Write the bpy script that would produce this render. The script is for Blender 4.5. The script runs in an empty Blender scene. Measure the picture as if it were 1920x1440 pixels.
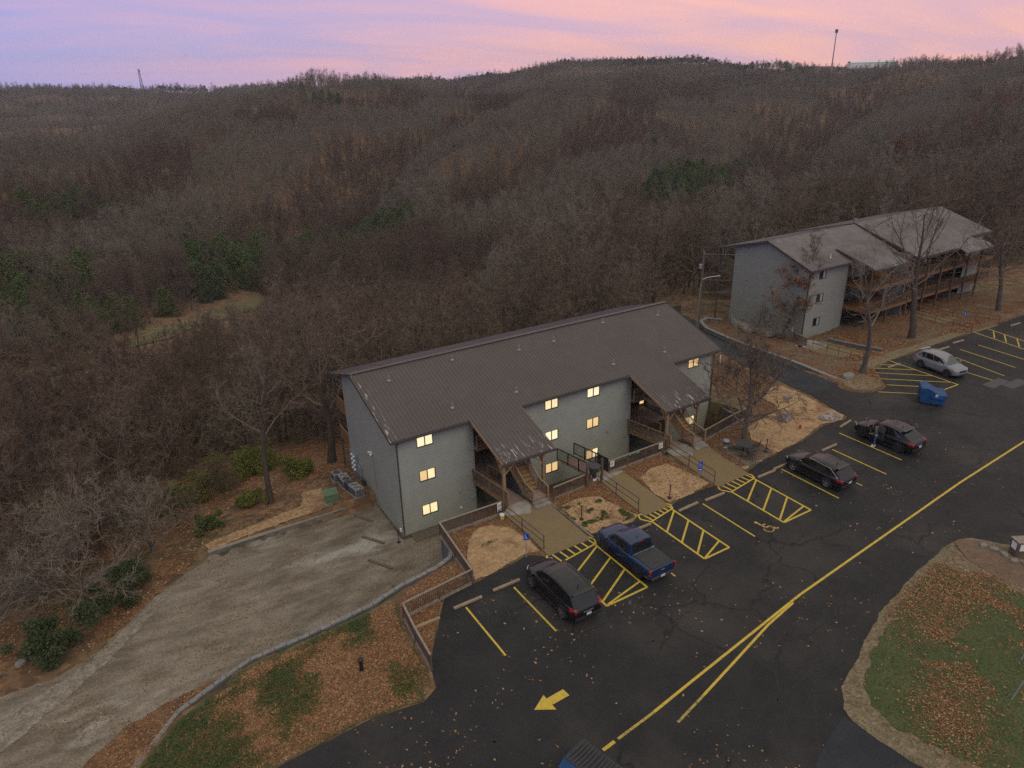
import bpy, math, random
import numpy as np
from mathutils import Vector, Matrix, geometry
R = math.radians
rng = random.Random(7)
nr = np.random.default_rng(11)
sc = bpy.context.scene
COL = sc.collection

# ------------------------------------------------------------------ camera
cam = bpy.data.cameras.new('camera'); camo = bpy.data.objects.new('camera', cam); COL.objects.link(camo)
CAMP = Vector((-15.106, -41.097, 26.804)); YAW, PITCH, ROLL = R(-30.705), R(23.355), R(-1.582)
fw = Vector((-math.sin(YAW)*math.cos(PITCH), math.cos(YAW)*math.cos(PITCH), -math.sin(PITCH)))
rt = Vector((math.cos(YAW), math.sin(YAW), 0)); up = rt.cross(fw)
r2 = rt*math.cos(ROLL)+up*math.sin(ROLL); u2 = -rt*math.sin(ROLL)+up*math.cos(ROLL)
m = Matrix((r2, u2, -fw)).transposed().to_4x4(); m.translation = CAMP
camo.matrix_world = m
cam.sensor_width = 36; cam.lens = 36*1353.876/1920; cam.clip_start = .5; cam.clip_end = 20000
sc.camera = camo

# ------------------------------------------------------------------ world and light
SUN_EL, SUN_AZ = R(48), R(182)          # azimuth from +Y, clockwise
w = bpy.data.worlds.new('World'); sc.world = w; w.use_nodes = True
nt = w.node_tree; N = nt.nodes; L = nt.links; N.clear()
def wn(t, **k):
    n = N.new(t)
    for a, b in k.items(): setattr(n, a, b)
    return n
out = wn('ShaderNodeOutputWorld'); bg = wn('ShaderNodeBackground'); bg.inputs['Strength'].default_value = .1
sky = wn('ShaderNodeTexSky', sky_type='NISHITA', sun_disc=False, sun_elevation=SUN_EL, sun_rotation=SUN_AZ)
tc = wn('ShaderNodeTexCoord'); sep = wn('ShaderNodeSeparateXYZ'); L.new(tc.outputs['Generated'], sep.inputs[0])
def math_(op, a, b=None, c=None):
    n = wn('ShaderNodeMath', operation=op)
    for i, v in enumerate((a, b, c)):
        if v is None: continue
        if isinstance(v, (int, float)): n.inputs[i].default_value = v
        else: L.new(v, n.inputs[i])
    return n.outputs[0]
def ramp(f, stops):
    n = wn('ShaderNodeValToRGB'); e = n.color_ramp.elements
    while len(e) < len(stops): e.new(.5)
    for q, (p, c) in zip(e, stops): q.position = p; q.color = (*c, 1)
    L.new(f, n.inputs[0]); return n.outputs[0]
def mixc(f, a, b, mode='MIX'):
    n = wn('ShaderNodeMix', data_type='RGBA', blend_type=mode)
    for i, v in ((0, f), (6, a), (7, b)):
        if isinstance(v, (int, float)): n.inputs[i].default_value = v
        elif isinstance(v, tuple): n.inputs[i].default_value = (*v, 1)
        else: L.new(v, n.inputs[i])
    return n.outputs[2]
zz = sep.outputs[2]; zc = math_('MAXIMUM', zz, 0.0)
# warmth towards the dusk glow (compass +X+Y), cool blue away from it
az = math_('ADD', math_('MULTIPLY', sep.outputs[0], .93), math_('MULTIPLY', sep.outputs[1], .37))
warm = math_('MINIMUM', math_('MAXIMUM', math_('MULTIPLY', math_('SUBTRACT', az, .25), 1.35), 0.0), 1.0)
# streaky cloud layer: project onto a plane above
den = math_('ADD', zc, .16)
cx_ = math_('DIVIDE', sep.outputs[0], den); cy_ = math_('DIVIDE', sep.outputs[1], den)
comb = wn('ShaderNodeCombineXYZ'); L.new(cx_, comb.inputs[0]); L.new(cy_, comb.inputs[1])
mp = wn('ShaderNodeMapping'); L.new(comb.outputs[0], mp.inputs[0])
mp.inputs['Rotation'].default_value = (0, 0, R(25)); mp.inputs['Scale'].default_value = (.42, 1.0, 1)
n1 = wn('ShaderNodeTexNoise'); L.new(mp.outputs[0], n1.inputs['Vector']); n1.inputs['Scale'].default_value = 1.15
n1.inputs['Detail'].default_value = 4; n1.inputs['Roughness'].default_value = .52; n1.inputs['Distortion'].default_value = .5
cl = ramp(n1.outputs[0], [(.40, (0, 0, 0)), (.68, (1, 1, 1))])
n2 = wn('ShaderNodeTexNoise'); L.new(mp.outputs[0], n2.inputs['Vector']); n2.inputs['Scale'].default_value = .45
n2.inputs['Detail'].default_value = 3
blue = mixc(math_('MULTIPLY', n2.outputs[0], 1.0), (.20, .33, .72), (.38, .38, .78))
blue = mixc(math_('MULTIPLY', warm, .75), blue, (.80, .46, .52))
pink = mixc(warm, (.50, .35, .66), (1.02, .50, .44))
pinkhi = mixc(warm, (.70, .41, .62), (1.15, .58, .38))
pk = mixc(n2.outputs[0], pink, pinkhi)
low = math_('MINIMUM', math_('ADD', math_('MULTIPLY', zc, 14.), math_('MULTIPLY', warm, 1.6)), 1.0)
col = mixc(math_('MULTIPLY', math_('MINIMUM', math_('ADD', math_('MULTIPLY', cl, .82), math_('MULTIPLY', warm, .25)), 1.0), low), blue, pk)
# higher up the deck turns to plain soft overcast
zen = ramp(zc, [(.18, (0, 0, 0)), (.55, (1, 1, 1))])
col = mixc(zen, col, (.585, .555, .495))
gr = wn('ShaderNodeVectorMath', operation='SCALE'); L.new(col, gr.inputs[0]); gr.inputs[3].default_value = 10.8
L.new(mixc(.93, sky.outputs[0], gr.outputs[0]), bg.inputs['Color'])
L.new(bg.outputs[0], out.inputs[0])
sun = bpy.data.lights.new('sun', 'SUN'); sun.energy = .85; sun.angle = R(35); sun.color = (1, .90, .76)
suno = bpy.data.objects.new('sun', sun); COL.objects.link(suno)
sd = Vector((math.sin(SUN_AZ)*math.cos(SUN_EL), math.cos(SUN_AZ)*math.cos(SUN_EL), math.sin(SUN_EL)))
suno.rotation_euler = sd.to_track_quat('Z', 'Y').to_euler(); suno.location = (0, -60, 90)
vs = sc.view_settings; vs.view_transform = 'Standard'; vs.look = 'None'; vs.gamma = 1; vs.exposure = 0; vs.use_curve_mapping = False
sc.cycles.max_bounces = 4; sc.cycles.diffuse_bounces = 2; sc.cycles.glossy_bounces = 2; sc.cycles.transparent_max_bounces = 4
sc.cycles.use_denoising = False

# ------------------------------------------------------------------ materials
def mat(name, c1, c2=None, scale=3., rough=.8, metal=0., bump=0., bscale=None, detail=4, c3=None, s3=.4, t3=(.45, .6), stretch=None, spec=.5, coord='Object', emit=None, fac=(.35, .65), cell=0., cs=14.):
    m_ = bpy.data.materials.new(name); m_.use_nodes = True
    t = m_.node_tree; b = t.nodes['Principled BSDF']
    b.inputs['Roughness'].default_value = rough; b.inputs['Metallic'].default_value = metal
    b.inputs['Specular IOR Level'].default_value = spec
    b.inputs['Base Color'].default_value = (*c1, 1)
    if emit: b.inputs['Emission Color'].default_value = (*c1, 1); b.inputs['Emission Strength'].default_value = emit
    if c2 or bump:
        co = t.nodes.new('ShaderNodeTexCoord'); src = co.outputs[coord]
        if stretch:
            mp_ = t.nodes.new('ShaderNodeMapping'); t.links.new(src, mp_.inputs[0]); mp_.inputs['Scale'].default_value = stretch; src = mp_.outputs[0]
    def noise(s, d=detail):
        n = t.nodes.new('ShaderNodeTexNoise'); t.links.new(src, n.inputs['Vector']); n.inputs['Scale'].default_value = s; n.inputs['Detail'].default_value = d; n.inputs['Roughness'].default_value = .62
        return n.outputs[0]
    def mr(f, a, c):
        n = t.nodes.new('ShaderNodeMapRange'); t.links.new(f, n.inputs[0]); n.inputs[1].default_value = a; n.inputs[2].default_value = c; return n.outputs[0]
    if c2:
        mx = t.nodes.new('ShaderNodeMix'); mx.data_type = 'RGBA'
        t.links.new(mr(noise(scale), *fac), mx.inputs[0]); mx.inputs[6].default_value = (*c1, 1); mx.inputs[7].default_value = (*c2, 1)
        o = mx.outputs[2]
        if c3:
            m3 = t.nodes.new('ShaderNodeMix'); m3.data_type = 'RGBA'
            t.links.new(mr(noise(s3, 5), *t3), m3.inputs[0]); t.links.new(o, m3.inputs[6]); m3.inputs[7].default_value = (*c3, 1); o = m3.outputs[2]
        if cell:
            vo = t.nodes.new('ShaderNodeTexVoronoi'); t.links.new(co.outputs[coord], vo.inputs['Vector']); vo.inputs['Scale'].default_value = cs
            sx = t.nodes.new('ShaderNodeSeparateColor'); t.links.new(vo.outputs['Color'], sx.inputs[0])
            q = t.nodes.new('ShaderNodeMapRange'); t.links.new(sx.outputs[0], q.inputs[0]); q.inputs[3].default_value = 1-cell; q.inputs[4].default_value = 1+cell
            sv = t.nodes.new('ShaderNodeVectorMath'); sv.operation = 'SCALE'; t.links.new(o, sv.inputs[0]); t.links.new(q.outputs[0], sv.inputs[3]); o = sv.outputs[0]
        t.links.new(o, b.inputs['Base Color'])
    if bump:
        bn = t.nodes.new('ShaderNodeBump'); bn.inputs['Strength'].default_value = bump; bn.inputs['Distance'].default_value = .03
        t.links.new(noise(bscale or scale*3), bn.inputs['Height']); t.links.new(bn.outputs[0], b.inputs['Normal'])
    return m_
M = {}
M['siding'] = mat('siding_paint', (.315, .328, .272), (.28, .292, .245), 1.2, .75, bump=.1, bscale=9, c3=(.26, .27, .25), s3=.35, t3=(.5, .75))
M['siding2'] = mat('siding_paint_old', (.265, .275, .235), (.24, .248, .215), 1.2, .8, bump=.1, bscale=9)
M['trim'] = mat('brown_trim', (.055, .045, .04), (.07, .055, .05), 5, .55)
M['soffit'] = mat('soffit', (.16, .13, .10), (.12, .10, .08), 3, .8)
M['wood'] = mat('treated_wood', (.34, .22, .105), (.25, .16, .08), 6, .8, bump=.2, c3=(.15, .11, .075), s3=1.5, t3=(.5, .7))
M['wood_dark'] = mat('stained_wood', (.125, .085, .06), (.09, .062, .045), 6, .75, c3=(.17, .125, .085), s3=2., t3=(.5, .7))
M['rail_grey'] = mat('weathered_rail', (.30, .245, .19), (.20, .165, .13), 5, .8)
M['orange_wood'] = mat('orange_stain', (.24, .115, .04), (.17, .08, .03), 4, .75)
M['deck'] = mat('deck_boards', (.30, .21, .175), (.23, .165, .14), 4, .75, stretch=(3, .6, 1))
M['concrete'] = mat('concrete', (.33, .31, .27), (.26, .24, .21), 2, .9, bump=.2, bscale=30, c3=(.19, .165, .14), s3=.7, cell=0.08, cs=10)
M['concrete_old'] = mat('old_concrete', (.20, .19, .165), (.145, .135, .115), 2.5, .92, bump=.3, bscale=20, c3=(.09, .085, .07), s3=.9)
M['walk'] = mat('tan_walk', (.205, .148, .068), (.18, .13, .06), 1.3, .85, bump=.12, bscale=50, c3=(.185, .135, .08), s3=.5, cell=0.1, cs=14)
M['foundation'] = mat('foundation', (.145, .115, .085), (.115, .09, .07), 3, .9, bump=.3, bscale=25)
M['iron'] = mat('black_iron', (.016, .014, .014), None, rough=.5)
M['rail_brown'] = mat('brown_metal_rail', (.045, .03, .026), None, rough=.5)
M['yellow'] = mat('yellow_paint', (.64, .46, .045), (.50, .36, .05), 5, .7, c3=(.20, .15, .05), s3=7, t3=(.56, .72))
M['yellow_old'] = mat('worn_yellow_paint', (.50, .37, .06), (.36, .27, .06), 6, .8, c3=(.10, .09, .06), s3=7, t3=(.50, .66))
M['orange_paint'] = mat('faded_symbol_paint', (.62, .38, .14), (.45, .28, .11), 6, .8)
M['stop'] = mat('timber_stop', (.35, .265, .165), (.26, .19, .12), 5, .9, bump=.3)
M['bark'] = mat('bark', (.085, .068, .052), (.13, .108, .085), 3, .95, bump=.6, bscale=14, stretch=(1, 1, .3))
M['bark_dark'] = mat('dark_bark', (.05, .04, .031), (.08, .065, .05), 3, .95, bump=.6, bscale=14, stretch=(1, 1, .3))
M['bark_pale'] = mat('pale_bark', (.22, .195, .16), (.13, .11, .088), 2, .9, bump=.4, bscale=10)
M['twig'] = mat('twig', (.175, .128, .090), (.130, .094, .066), .3, .9)
M['twig_grey'] = mat('grey_twig', (.225, .188, .142), (.165, .136, .102), .3, .9)
M['twig_dark'] = mat('dark_twig', (.135, .09, .062), (.098, .066, .046), .3, .9)
M['rust_leaf'] = mat('rust_leaf', (.16, .055, .02), (.22, .085, .03), 3, .8)
M['cedar'] = mat('cedar_foliage', (.055, .088, .022), (.095, .115, .026), 1.3, .85)
M['cedar_dark'] = mat('dark_cedar_foliage', (.036, .060, .022), (.062, .082, .026), 1.3, .85)
M['bush'] = mat('yellow_green_foliage', (.15, .155, .022), (.09, .105, .02), 1.5, .85)
M['stone'] = mat('wall_stone', (.25, .235, .21), (.15, .14, .125), 2.5, .9, bump=.5, bscale=12)
M['cap'] = mat('block_cap', (.25, .245, .235), (.15, .15, .145), 4, .9, bump=.3, bscale=25)
M['block'] = mat('grey_block', (.15, .155, .16), (.10, .105, .11), 6, .9, bump=.4, bscale=20)
M['rock'] = mat('boulder', (.38, .33, .33), (.16, .14, .13), 3, .9, bump=.6, bscale=8, c3=(.08, .07, .07), s3=4, t3=(.55, .62))
M['white'] = mat('white_paint', (.72, .72, .70), None, rough=.6)
M['grey'] = mat('grey_metal', (.27, .28, .28), (.21, .22, .22), 5, .5)
M['greydk'] = mat('dark_grey', (.045, .047, .05), None, rough=.6)
M['meter'] = mat('meter_box', (.25, .31, .38), (.18, .22, .28), 5, .5)
M['green_box'] = mat('green_enamel', (.11, .18, .095), (.085, .145, .075), 3, .55)
M['green_gate'] = mat('green_sheet', (.06, .085, .07), (.04, .06, .05), 3, .7)
M['blue'] = mat('blue_paint', (.003, .055, .17), (.003, .042, .13), 3, .5, c3=(.008, .075, .21), s3=1.2)
M['blue_sign'] = mat('blue_sign', (.01, .06, .38), None, rough=.4)
M['red'] = mat('red_paint', (.5, .02, .015), None, rough=.5)
M['bucket'] = mat('yellow_plastic', (.65, .45, .05), None, rough=.5)
M['teal_sign'] = mat('green_sign', (.05, .32, .19), None, rough=.5)
M['pole_wood'] = mat('pole_wood', (.13, .11, .09), (.10, .085, .07), 3, .9)
M['wire'] = mat('cable', (.20, .18, .18), None, rough=.6)
M['leaf_a'] = mat('orange_leaf', (.25, .12, .048), (.19, .088, .036), 2, .8)
M['leaf_b'] = mat('brown_leaf', (.20, .085, .035), (.14, .06, .028), 2, .8)
M['leaf_c'] = mat('tan_leaf', (.42, .25, .12), (.32, .19, .09), 2, .8)
M['lit'] = mat('lit_blind', (1.0, .66, .27), (1.0, .74, .37), 1.4, .9)
for _n in ('lit',):
    t = M[_n].node_tree; b = t.nodes['Principled BSDF']
    src = b.inputs['Base Color'].links[0].from_socket
    t.links.new(src, b.inputs['Emission Color']); b.inputs['Emission Strength'].default_value = .92; b.inputs['Base Color'].links and t.links.remove(b.inputs['Base Color'].links[0]); b.inputs['Base Color'].default_value = (.3, .25, .15, 1)
def lit(name, c, c2, e):
    m_ = mat(name, (.3, .25, .15), None, rough=.9); t = m_.node_tree; b = t.nodes['Principled BSDF']; co = t.nodes.new('ShaderNodeTexCoord')
    mp_ = t.nodes.new('ShaderNodeMapping'); t.links.new(co.outputs['Object'], mp_.inputs[0]); mp_.inputs['Scale'].default_value = (.4, .4, 14)
    n = t.nodes.new('ShaderNodeTexWave'); n.bands_direction = 'Z'; t.links.new(mp_.outputs[0], n.inputs['Vector']); n.inputs['Scale'].default_value = .35; n.inputs['Distortion'].default_value = .4
    n2 = t.nodes.new('ShaderNodeTexNoise'); t.links.new(co.outputs['Object'], n2.inputs['Vector']); n2.inputs['Scale'].default_value = 1.6
    a = t.nodes.new('ShaderNodeMath'); a.operation = 'MULTIPLY_ADD'; t.links.new(n.outputs[1], a.inputs[0]); a.inputs[1].default_value = .35; t.links.new(n2.outputs[0], a.inputs[2])
    mx = t.nodes.new('ShaderNodeMix'); mx.data_type = 'RGBA'; t.links.new(a.outputs[0], mx.inputs[0]); mx.inputs[6].default_value = (*c, 1); mx.inputs[7].default_value = (*c2, 1)
    t.links.new(mx.outputs[2], b.inputs['Emission Color']); b.inputs['Emission Strength'].default_value = e; return m_
M['lit_a'] = lit('lit_blind_cream', (.90, .60, .26), (1.0, .84, .48), 1.02); M['lit_b'] = lit('lit_blind_warm', (.70, .40, .14), (1.0, .68, .32), .85); M['lit_c'] = lit('lit_blind_pale', (.92, .68, .36), (1.0, .90, .60), 1.05)
M['pane_dark'] = mat('dark_pane', (.012, .014, .016), None, rough=.12)
M['blind'] = mat('white_blind', (.36, .38, .38), (.28, .3, .3), 4, .5)

def roof_material(name, base, worn, edges, pale):
    """ribbed metal sheet, chalky worn streaks; edges = list of (xmin,xmax,y_lo,y_hi) strips where the coating has worn"""
    m_ = mat(name, base, worn, 1.4, .5, metal=.0, spec=.3, c3=tuple(v*.86 for v in base), s3=.3)
    t = m_.node_tree; b = t.nodes['Principled BSDF']; src = b.inputs['Base Color'].links[0].from_socket
    co = t.nodes.new('ShaderNodeTexCoord'); mp_ = t.nodes.new('ShaderNodeMapping'); t.links.new(co.outputs['Object'], mp_.inputs[0]); mp_.inputs['Scale'].default_value = (3.3, .42, .42)
    n = t.nodes.new('ShaderNodeTexNoise'); t.links.new(mp_.outputs[0], n.inputs['Vector']); n.inputs['Scale'].default_value = 2.6; n.inputs['Detail'].default_value = 6
    sp = t.nodes.new('ShaderNodeSeparateXYZ'); t.links.new(co.outputs['Object'], sp.inputs[0])
    def mr(f, a, c, lo=0, hi=1):
        q = t.nodes.new('ShaderNodeMapRange'); t.links.new(f, q.inputs[0]); q.inputs[1].default_value = a; q.inputs[2].default_value = c; q.inputs[3].default_value = lo; q.inputs[4].default_value = hi; return q.outputs[0]
    def mm(op, a, c):
        q = t.nodes.new('ShaderNodeMath'); q.operation = op
        for i, v in ((0, a), (1, c)):
            if isinstance(v, (int, float)): q.inputs[i].default_value = v
            else: t.links.new(v, q.inputs[i])
        return q.outputs[0]
    tot = None
    for (axis, a, c) in edges:
        e = mr(sp.outputs[axis], a, c)
        tot = e if tot is None else mm('MAXIMUM', tot, e)
    f = mm('MULTIPLY', tot, mr(n.outputs[0], .60, .645))
    mx = t.nodes.new('ShaderNodeMix'); mx.data_type = 'RGBA'; t.links.new(f, mx.inputs[0]); t.links.new(src, mx.inputs[6]); mx.inputs[7].default_value = (*pale, 1)
    t.links.new(mx.outputs[2], b.inputs['Base Color'])
    return m_
M['roof'] = roof_material('brown_metal_roof', (.102, .086, .078), (.088, .075, .069), [(1, -3.1, -4.6), (0, .25, -.5)], (.55, .54, .55))
M['roof2'] = roof_material('grey_metal_roof', (.145, .127, .12), (.185, .168, .165), [(1, -1.2, -4.2)], (.55, .54, .55))

def siding_lines(m_):
    t = m_.node_tree; b = t.nodes['Principled BSDF']; return m_

# ------------------------------------------------------------------ mesh helpers
class MB:
    def __init__(s): s.v = []; s.f = []; s.mi = []
    def quad(s, a, b, c, d, mi=0):
        n = len(s.v); s.v += [a, b, c, d]; s.f.append((n, n+1, n+2, n+3)); s.mi.append(mi)
    def poly(s, pts, mi=0):
        n = len(s.v); s.v += list(pts); s.f.append(tuple(range(n, n+len(pts)))); s.mi.append(mi)
    def box(s, x0, x1, y0, y1, z0, z1, mi=0):
        n = len(s.v)
        s.v += [(x0,y0,z0),(x1,y0,z0),(x1,y1,z0),(x0,y1,z0),(x0,y0,z1),(x1,y0,z1),(x1,y1,z1),(x0,y1,z1)]
        for q in ((0,3,2,1),(4,5,6,7),(0,1,5,4),(1,2,6,5),(2,3,7,6),(3,0,4,7)): s.f.append(tuple(n+i for i in q)); s.mi.append(mi)
    def bar(s, a, b, w_, h, mi=0, upv=(0,0,1)):
        a = Vector(a); b = Vector(b); d = (b-a).normalized(); u = Vector(upv)
        if abs(d.dot(u)) > .98: u = Vector((0,1,0))
        x = d.cross(u).normalized(); y = x.cross(d).normalized()
        n = len(s.v)
        for p in (a, b):
            for sx, sy in ((-1,-1),(1,-1),(1,1),(-1,1)): s.v.append(tuple(p+x*sx*w_/2+y*sy*h/2))
        for q in ((0,1,2,3),(7,6,5,4),(0,4,5,1),(1,5,6,2),(2,6,7,3),(3,7,4,0)): s.f.append(tuple(n+i for i in q)); s.mi.append(mi)
    def tube(s, pts, rad, k=6, mi=0, cap=True):
        pts = [Vector(p) for p in pts]; n0 = len(s.v)
        if isinstance(rad, (int, float)): rad = [rad]*len(pts)
        for i, p in enumerate(pts):
            d = (pts[min(i+1, len(pts)-1)]-pts[max(i-1, 0)]).normalized()
            u = Vector((0,0,1)) if abs(d.z) < .9 else Vector((1,0,0))
            x = d.cross(u).normalized(); y = d.cross(x)
            for j in range(k):
                a = 2*math.pi*j/k; s.v.append(tuple(p+(x*math.cos(a)+y*math.sin(a))*rad[i]))
        for i in range(len(pts)-1):
            for j in range(k):
                a = n0+i*k+j; b = n0+i*k+(j+1) % k
                s.f.append((a, b, b+k, a+k)); s.mi.append(mi)
        if cap:
            s.f.append(tuple(n0+j for j in range(k))[::-1]); s.mi.append(mi)
            e = n0+(len(pts)-1)*k; s.f.append(tuple(e+j for j in range(k))); s.mi.append(mi)
    def lathe(s, prof, k=12, c=(0,0,0), mi=0):
        n0 = len(s.v)
        for r_, z in prof:
            for j in range(k):
                a = 2*math.pi*j/k; s.v.append((c[0]+r_*math.cos(a), c[1]+r_*math.sin(a), c[2]+z))
        for i in range(len(prof)-1):
            for j in range(k):
                a = n0+i*k+j; b = n0+i*k+(j+1) % k; s.f.append((a, b, b+k, a+k)); s.mi.append(mi)
        s.f.append(tuple(n0+j for j in range(k))[::-1]); s.mi.append(mi)
        e = n0+(len(prof)-1)*k; s.f.append(tuple(e+j for j in range(k))); s.mi.append(mi)
    def build(s, name, mats, parent=None, smooth=False, loc=None, bevel=0, sub=0):
        me = bpy.data.meshes.new(name); me.from_pydata(s.v, [], s.f)
        if not isinstance(mats, (list, tuple)): mats = [mats]
        for q in mats: me.materials.append(q)
        if len(mats) > 1: me.polygons.foreach_set('material_index', s.mi)
        if smooth: me.polygons.foreach_set('use_smooth', [True]*len(me.polygons))
        me.update(); return obj(name, me, parent, loc, bevel, sub)
def obj(name, me, parent=None, loc=None, bevel=0, sub=0):
    o = bpy.data.objects.new(name, me); COL.objects.link(o)
    if parent: o.parent = parent
    if loc is not None: o.location = loc
    if bevel:
        b = o.modifiers.new('bevel', 'BEVEL'); b.width = bevel; b.segments = 2; b.limit_method = 'ANGLE'
    if sub:
        b = o.modifiers.new('sub', 'SUBSURF'); b.levels = sub; b.render_levels = sub
    return o
def tag(o, label=None, cat=None, group=None, kind=None):
    if label: o['label'] = label
    if cat: o['category'] = cat
    if group: o['group'] = group
    if kind: o['kind'] = kind
    return o
def thing(name, label, cat, loc=(0,0,0), rz=0, group=None):
    o = bpy.data.objects.new(name, None); COL.objects.link(o); o.location = loc; o.rotation_euler = (0,0,rz)
    o.empty_display_size = .2
    return tag(o, label, cat, group)
def copy_tree(o, loc=None, rz=None, label=None, group=None, parent=None, scale=None):
    c = o.copy(); COL.objects.link(c)
    if parent is not None: c.parent = parent
    if loc is not None: c.location = loc
    if rz is not None: c.rotation_euler = (0,0,rz)
    if scale is not None: c.scale = scale
    if label: c['label'] = label
    if group: c['group'] = group
    for ch in CH.get(o.name, ()): copy_tree(ch, parent=c)
    return c
CH = {}
def index_children(o):
    CH[o.name] = [x for x in COL.objects if x.parent == o]
    for x in CH[o.name]: index_children(x)

# ------------------------------------------------------------------ ground shape
CTRL = [(-23.3,108.7,-24.1),(-2.4,143.5,-31.0),(29.7,174.3,-35.3),(89.1,218.8,-34.1),(125.5,177.6,-26.5),(169.2,156.3,-28.5),(313.2,220.8,-24.9),(-33.4,158.1,-25.1),(-7.3,218.8,-25.4),(31.9,255.2,-22.6),(82.7,284.5,-20.1),(139.5,295.0,-18.6),(212.6,311.8,-11.5),(288.8,429.3,3.6),(434.7,521.1,11.5),(343.5,606.2,3.0),(154.7,503.0,0.6),(69.0,441.6,-7.8),(4.5,358.4,-15.5),(-36.8,288.2,-21.4),(405.3,387.0,-7.7),(444.2,344.9,-8.4),(469.3,312.9,-14.2),(-48.7,578.0,-29.7),(28.0,707.7,-17.9),(-54.4,858.0,-15.2),(142.2,845.0,-14.5),(-66.8,1458.0,14.8),(254.4,1434.5,4.5),(492.5,1263.7,6.3),(530.3,1027.8,9.5),(555.0,840.7,17.2),(609.5,739.8,25.9),(669.4,617.6,21.2),(667.8,464.9,11.8),(705.1,410.4,15.0),(704.8,307.7,24.2),(394.2,209.7,-11.6),(328.9,120.3,-0.6),(184.3,51.9,-4.2),(182.3,76.9,-10.4),(135.9,74.3,-13.4),(232.3,177.3,-18.7),(554.2,272.7,2.8),(519.4,310.9,-3.5),(-67.1,284.8,-19.4),(-200.8,1447.4,19.2),(730.3,249.3,25.2),(340.8,92.1,1.6),(173.2,26.2,-2.2)]
CTRL += [(x, y, 0) for x in (5, 20, 35, 50, 70, 95, 130, 170) for y in (-8, -20, -40, -80)]
CTRL += [(-8.5,-16.8,0),(-13,-17.1,0),(-5.4,-16.8,0),(-3,-12.3,0),(-.2,-11.1,0),(-25,-18.5,-.6),(-40,-24,-1.5),(-25,-40,-.3),(-60,-50,-2),(-10,-30,0),
         (-3,-9,-.5),(-8,-9.5,-1.2),(-12.3,-9.5,-1.7),(-16.5,-11,-2.3),(-19,-13,-2.6),(-24,-6,-2.7),(-24,-1.3,-3.0),(-21,-1.5,-3.2),(-17,3,-3.4),(-14.6,5,-3.5),(-12,8,-3.35),(-5,8,-3.15),(-1,9,-3.1),(-5,12.5,-3.7),(-1,13,-3.6),(0,17,-4.8),
         (15,16,-4.6),(30,16,-3.4),(-10,16,-5.3),(-20,10,-4.8),(-30,4,-4.4),(-40,-5,-4),(-60,-10,-6),(-60,40,-14),(-20,30,-8.5),(5,30,-9),(25,32,-8.5),(40,34,-7),(-15,60,-15),(20,65,-16),(60,60,-12),(60,34,-4.5),(90,34,-3.5),
         (48,4,-1.2),(52,8,-1.75),(60,7,-1.3),(75,6,-1),(92,5,-1),(54.7,15.6,-2.3),(50,21,-2.7),(45,17,-2.1),(62,22,-3),(90,22,-2),(120,8,-.3),(130,30,-3),(34,9,-1.9),(34,3,-.7),(38,13,-1.9),(41,-4,-.02),(45,-3.5,-.02),(38.5,-2,-.25),(43.3,8,-1.1),(34,-4,-.2),(24,-6,-.02),(12,-6,-.02)]
_c = np.array(CTRL, float); _P = _c[:, :2]/300.; _n = len(_P)
_d = np.linalg.norm(_P[:, None]-_P[None], axis=2); _K = np.where(_d > 0, _d**2*np.log(_d+1e-12), 0)+np.eye(_n)*1e-6
_A = np.zeros((_n+3, _n+3)); _A[:_n, :_n] = _K; _A[:_n, _n] = 1; _A[:_n, _n+1:] = _P; _A[_n, :_n] = 1; _A[_n+1:, :_n] = _P.T
_W = np.linalg.solve(_A, np.concatenate([_c[:, 2], np.zeros(3)]))
def vnoise(x, y, seed=0):
    xi = np.floor(x).astype(np.int64); yi = np.floor(y).astype(np.int64); fx = x-xi; fy = y-yi
    fx = fx*fx*(3-2*fx); fy = fy*fy*(3-2*fy)
    def h(a, b):
        v = (a*374761393+b*668265263+seed*974711) & 0x7fffffff; v = ((v ^ (v >> 13))*1274126177) & 0x7fffffff
        return ((v ^ (v >> 16)) & 0xffff)/65535.
    return (h(xi, yi)*(1-fx)+h(xi+1, yi)*fx)*(1-fy)+(h(xi, yi+1)*(1-fx)+h(xi+1, yi+1)*fx)*fy
def fbm(x, y, seed=0, o=4):
    s = 0; a = .5
    for i in range(o): s = s+a*vnoise(x*2**i, y*2**i, seed+i*17); a *= .5
    return s
def sdf(poly, x, y):
    """signed distance, negative inside"""
    px = np.array([p[0] for p in poly]); py = np.array([p[1] for p in poly]); n = len(px)
    d = np.full(x.shape, 1e18); ins = np.zeros(x.shape, bool)
    for i in range(n):
        ax, ay, bx, by = px[i], py[i], px[(i+1) % n], py[(i+1) % n]
        ex, ey = bx-ax, by-ay; wx, wy = x-ax, y-ay
        t = np.clip((wx*ex+wy*ey)/(ex*ex+ey*ey+1e-12), 0, 1)
        d = np.minimum(d, (wx-ex*t)**2+(wy-ey*t)**2)
        c = ((ay > y) != (by > y)) & (x < (bx-ax)*(y-ay)/((by-ay) if by != ay else 1e-12)+ax); ins ^= c
    return np.where(ins, -1, 1)*np.sqrt(d)
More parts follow.
